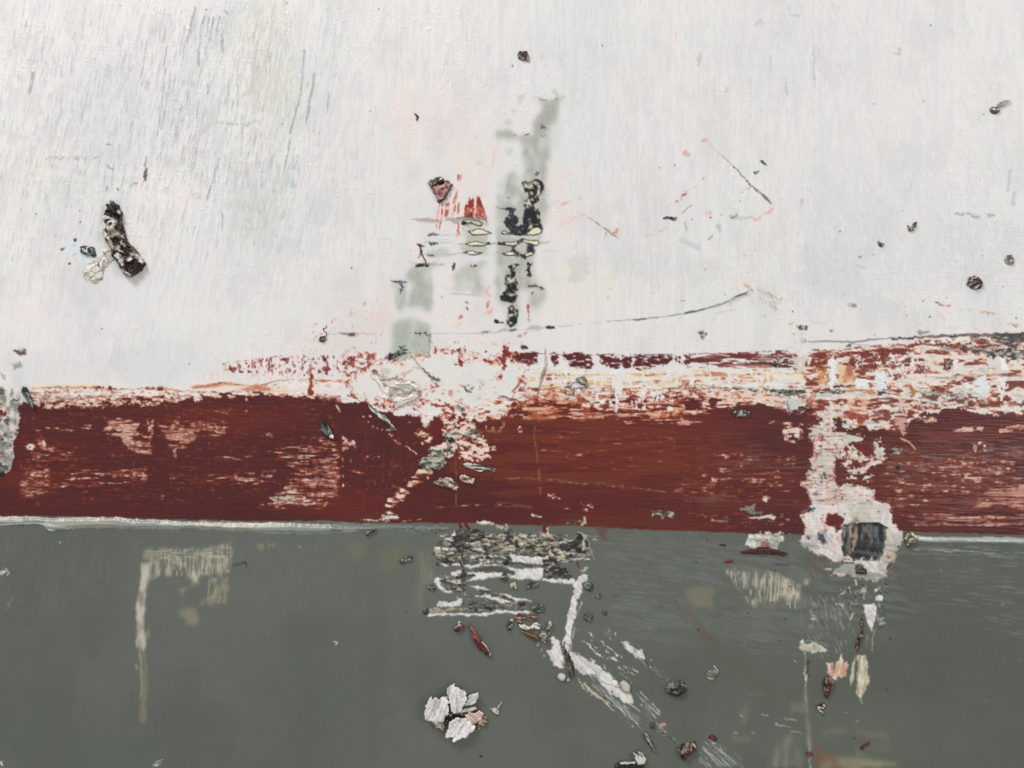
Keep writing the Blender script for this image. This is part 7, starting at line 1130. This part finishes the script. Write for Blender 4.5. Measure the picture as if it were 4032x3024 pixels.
fz = (9, 7, 0, [(0, (54, 50, 48)), (.4, (76, 72, 68)), (.7, (98, 98, 92)), (1, (132, 134, 126))])
chip('fuzzy_crumb', 'fuzzy dark crumb at the end of the chain of thin lines', 'paint crumb', Pg('F', '1540,800 1570,750 1620,730 1700,710 1770,740 1780,820 1740,880 1700,900 1640,870 1590,860'), mix=fz, dome=9, prof=12, bump=(5, 6), rag=2.8, rs=6)
chip('ring_bead', 'glossy grey bead on the grey field right of the fuzzy crumb', 'paint bead', Ov('22', 192, 1045, 42, 30, -15), mix=(14, 8, 0, [(0, (92, 94, 86)), (.6, (104, 104, 96)), (1, (120, 116, 110))]), dome=5, prof=11, bump=(.5, 8), rag=1, rou=.2)
chip('white_splinter', 'curved cream splinter under the hollow ring mark', 'paint splinter', Pg('22', '150,1055 175,1070 205,1070 200,1085 170,1085'), c=(172, 176, 154), dome=3, prof=3, bump=(.6, 5), rag=.8)
chip('white_splinter', 'bright splinter slanting over the top of the hollow ring mark', 'paint splinter', Pg('22', '195,995 210,995 238,1035 225,1035'), c=(190, 194, 190), dome=2.5, prof=2.4, bump=(.6, 5), rag=.8)
rb_ = lambda C: (C.fill(Pg('F', '1700,1440 1780,1400 1800,1440 1760,1490 1710,1480'), (130, 130, 122), rag=2, h=1.5), C.fill(Pg('F', '1690,1440 1730,1430 1710,1480'), (34, 28, 28), rag=1), C.fill(Ln('F', '1850,1400 1880,1460', 1.8), (216, 176, 156), rag=1, h=1))
chip('curled_paint_chip', 'red-brown and grey curled chip near the bottom edge', 'paint chip', Pg('F', '1690,1450 1740,1400 1800,1390 1860,1380 1890,1430 1880,1490 1800,1540 1760,1590 1730,1570 1700,1520'), mix=(9, 4, 100, [(0, (60, 30, 27)), (.4, (94, 46, 38)), (.6, (110, 98, 86)), (1, (154, 144, 128))]), dome=11, prof=7, bump=(5, 5), rag=2, rs=6, ops=rb_)
chip('dark_shard', 'curved grey blade with a dark edge left above the red-brown curled chip', 'paint shard', Pg('F', '1310,1270 1350,1280 1380,1330 1410,1400 1450,1470 1440,1500 1400,1440 1350,1390 1320,1330'), mix=(14, 4, 60, [(0, (56, 56, 56)), (.5, (100, 102, 98)), (1, (160, 162, 156))]), dome=5, prof=4, th=3, lift=(3, 0, 0, 0, 0), bump=(1.5, 5), rag=1.2)
cl = bpy.data.objects.new('claw_flake', None); SC.collection.objects.link(cl); cl.location = world(np.array([1385.]), np.array([1645.]), np.array([0.]))[0]
cl['label'] = 'claw-shaped white flake over a black scrap at the bottom edge'; cl['category'] = 'paint flake'
chip('black_scrap', None, None, Pg('12', '1770,1630 1800,1615 1900,1625 1960,1625 1970,1659 1960,1690 1780,1690 1775,1659'), mix=(8, 4, 0, [(0, (26, 26, 28)), (.8, (56, 56, 54)), (1, (100, 100, 96))]), dome=5, prof=5, bump=(2, 5), rag=1.6, parent=cl)
chip('white_claw', None, None, Pg('12', '1900,1590 1885,1545 1910,1560 1930,1575 1915,1540 1945,1545 1975,1590 1965,1620 1920,1630'), mix=(8, 3, 70, [(0, (130, 130, 122)), (.4, (190, 190, 180)), (1, (212, 210, 202))]), dome=2.5, prof=3, th=1.5, lift=(8, .05, -.05, 0, 0), bump=(1.2, 4), rag=.9, parent=cl)
chip('white_bar', None, None, Pg('12', '1800,1612 1900,1605 1905,1620 1810,1628'), mix=(10, 3, 0, [(0, (170, 168, 160)), (1, (212, 208, 200))]), dome=2, prof=2.4, th=1.4, lift=(8, 0, 0, 0, 0), bump=(.8, 4), rag=.8, parent=cl)
for f_, s_, lab_ in [('22', '165,1460 190,1440 215,1455 225,1470 205,1480 180,1470', 'small dark red crumb above the comb of thin lines at the bottom'), ('22', '1140,1535 1165,1505 1210,1485 1200,1510 1165,1535', 'slanted dark red crumb over the beige stain at the lower right'), ('22', '785,1565 815,1550 848,1565 840,1578 810,1580', 'dark red crumb on the upright pale line near the bottom'), ('F', '1380,1190 1420,1180 1440,1210 1400,1250 1380,1230', 'reddish grey crumb at the lower end of the diagonal smear')]:
    chip('red_crumb', lab_, 'paint crumb', Pg(f_, s_), mix=(5, 4, 0, [(0, (64, 30, 30)), (.6, (98, 44, 40)), (1, (130, 84, 76))]), dome=4.5, prof=4, bump=(2, 4), rag=1.2)
chip('red_flake', 'dark red flake with a grey hooked top below the pink streaks', 'paint flake', Pg('22', '905,1100 920,1070 950,1065 975,1085 975,1130 950,1170 935,1215 915,1190 912,1140'), mix=(8, 4, 90, [(0, (60, 32, 31)), (.5, (84, 42, 39)), (.75, (100, 84, 78)), (1, (122, 120, 112))]), dome=3.6, prof=4, th=2, lift=(3, 0, -.04, 0, 0), bump=(1.4, 5), rag=1.2)
chip('dark_shard', 'small black, red and white shard below the hooked red flake', 'paint shard', Pg('22', '858,1260 880,1245 915,1235 922,1260 905,1280 918,1320 905,1322 885,1290'), mix=(6, 4, 40, [(0, (40, 30, 30)), (.5, (84, 50, 44)), (.6, (160, 154, 132)), (1, (200, 196, 180))]), dome=4.5, prof=4, bump=(2, 4), rag=1.2)
chip('red_trail', 'knotted dark red trail left of the white drip', 'paint trail', Ln('22', '1160,695 1165,750 1150,810 1135,860 1130,900', [2.6, 1.8, 4.5, 4.5, 1.6]), mix=(6, 4, 90, [(0, (54, 34, 34)), (.5, (92, 50, 44)), (1, (150, 136, 126))]), dome=4, prof=4, bump=(2.4, 4), rag=1.8, rs=5)
chip('red_sliver', 'long dark red sliver under the white fleck on the grey field', 'paint sliver', Pg('22', '370,265 420,240 500,225 570,230 620,245 680,268 650,285 560,272 480,275 410,272'), mix=(18, 4, 3, [(0, (54, 27, 28)), (.6, (76, 35, 35)), (1, (100, 54, 48))]), dome=6, prof=6, bump=(1.4, 6), rag=1.2)
chip('red_spike', 'thin pink spike standing on the long red sliver', 'paint spike', Pg('22', '505,228 525,195 550,170 540,200 520,228'), c=(176, 108, 100), dome=3, prof=2.4, bump=(.5, 4), rag=.5, lift=(5, 0, 0, 0, 0))
chip('amber_bead', 'clear amber bead at the left end of the glossy ridge', 'paint bead', Pg('22', '1435,150 1450,128 1485,130 1520,160 1515,195 1480,215 1465,240 1440,200'), mix=(8, 9, 80, [(0, (84, 82, 66)), (.5, (130, 132, 110)), (.8, (190, 184, 150)), (1, (216, 210, 184))]), dome=8, prof=8, bump=(1.6, 6), rag=1, rou=.14, ops=lambda C: C.fill(Pg('22', '1455,190 1480,195 1472,220 1460,225'), (84, 52, 32), rag=1))
def kn(C): C.fill(Ov('22', 1150, 352, 16, 12), (110, 108, 104), rag=.8, h=1.5); C.fill(Ov('22', 1150, 352, 8, 6), (40, 40, 40), h=-1.5)
chip('dark_lump', 'dark padlock-shaped lump on the white paint below the dark square', 'paint lump', Pg('22', '1112,365 1120,345 1140,335 1170,338 1168,358 1190,362 1190,402 1120,400'), mix=(8, 5, 0, [(0, (44, 42, 42)), (.6, (66, 60, 58)), (1, (104, 98, 92))]), dome=5, prof=6, bump=(1.6, 5), rag=1.2, ops=kn)
# the cluster of white curled flakes
fc = bpy.data.objects.new('flake_cluster', None); SC.collection.objects.link(fc); fc.location = world(np.array([980.]), np.array([1535.]), np.array([0.]))[0]
fc['label'] = 'flower-like cluster of white curled flakes on the grey field'; fc['category'] = 'flake cluster'
wm = lambda a: (22, 4, a, [(0, (176, 168, 164)), (.2, (206, 201, 198)), (.5, (220, 217, 216)), (1, (227, 225, 225))])
def fo(col=None):
    def f(C):
        n = fbm(C.X, C.Y, 26, 3.4, 105, 3, 77); C.h += (n-.5)*1.3
    return f
chip('dark_core', None, None, Pg('12', '660,1330 690,1285 740,1290 800,1270 860,1290 800,1330 740,1330 700,1370 670,1390'), mix=(8, 5, 30, [(0, (32, 30, 32)), (.6, (52, 48, 48)), (.85, (104, 98, 94)), (1, (190, 184, 180))]), dome=4, prof=5, bump=(3, 5), rag=1.4, parent=fc)
chip('flake', None, None, Pg('12', '540,1330 543,1260 562,1215 585,1178 598,1198 622,1186 634,1204 655,1186 680,1186 696,1215 705,1260 690,1300 668,1340 640,1345 610,1362 575,1345'), mix=wm(108), dome=3, prof=4, th=1.8, lift=(11, -.06, -.03, .012, 20), bump=(1, 6), rag=1.6, rs=5, ops=fo(), parent=fc)
chip('flake', 'creamy folded flake under the left one', None, Pg('12', '545,1335 600,1352 640,1345 670,1335 672,1370 662,1418 640,1400 612,1395 600,1365 565,1352'), mix=(14, 4, 100, [(0, (140, 132, 116)), (.5, (180, 172, 156)), (1, (206, 200, 188))]), dome=3, prof=4, th=1.6, lift=(4, -.02, .05, 0, 0), bump=(1.2, 5), rag=1.6, rs=5, parent=fc)
chip('flake', None, None, Pg('12', '688,1170 692,1118 705,1100 720,1112 736,1096 745,1122 765,1128 802,1140 818,1185 806,1235 772,1280 738,1298 715,1280 705,1230'), mix=wm(95), dome=3.5, prof=4.5, th=1.8, lift=(12, .04, -.08, .012, 0), bump=(1.2, 6), rag=1.6, rs=5, ops=fo(), parent=fc)
chip('flake', None, None, Pg('12', '815,1200 826,1178 862,1164 892,1160 896,1190 870,1222 838,1246 800,1256 800,1230'), mix=wm(-35), dome=2.5, prof=4, th=1.5, lift=(10, .08, -.05, 0, 0), bump=(1, 5), rag=1.8, rs=4, parent=fc)
chip('flake', None, None, Pg('12', '735,1288 800,1262 872,1248 882,1268 840,1280 780,1292 742,1302'), mix=(16, 3, -10, [(0, (130, 124, 120)), (.5, (186, 182, 178)), (1, (214, 212, 210))]), dome=2.5, prof=3, th=1.5, lift=(9, .02, 0, 0, 0), bump=(.8, 5), rag=1, parent=fc)
chip('flake', 'pink flake at the right of the cluster', None, Pg('12', '795,1305 830,1284 872,1292 900,1275 922,1290 915,1330 880,1360 840,1370 805,1345'), mix=(12, 6, 20, [(0, (176, 150, 142)), (.4, (204, 170, 162)), (1, (222, 204, 198))]), dome=3, prof=4, th=1.6, lift=(9, .05, .03, 0, 0), bump=(1.6, 5), rag=1.5, parent=fc)
chip('flake', None, None, Pg('12', '705,1340 745,1318 800,1318 840,1350 870,1375 868,1398 838,1420 815,1442 780,1450 752,1472 722,1478 718,1448 680,1452 684,1408'), mix=wm(120), dome=3.2, prof=4.5, th=1.8, lift=(12, .0, .05, .010, 60), bump=(1.2, 6), rag=1.8, rs=5, ops=fo(), parent=fc)
chip('crumb', 'amber brown crumb at the lower right of the cluster', None, Pg('12', '870,1380 890,1345 925,1320 955,1335 945,1370 910,1395 885,1405'), mix=(7, 5, 0, [(0, (84, 72, 54)), (.5, (124, 114, 90)), (.8, (190, 180, 156)), (1, (210, 204, 190))]), dome=6, prof=6, bump=(3.4, 5), rag=1.6, parent=fc)
chip('white_splinter', 'small three-armed pale splinter right of the white flake cluster', 'paint splinter', Pg('12', '955,1270 985,1268 1010,1262 1022,1235 1040,1228 1030,1262 1018,1285 1022,1305 990,1312 975,1290'), mix=(6, 4, 0, [(0, (130, 124, 114)), (.5, (180, 174, 162)), (1, (206, 202, 192))]), dome=3.5, prof=3, bump=(1.6, 4), rag=1.2)
print('things', len([o for o in bpy.data.objects if o.parent is None]), 'verts', sum(len(m.vertices) for m in bpy.data.meshes))
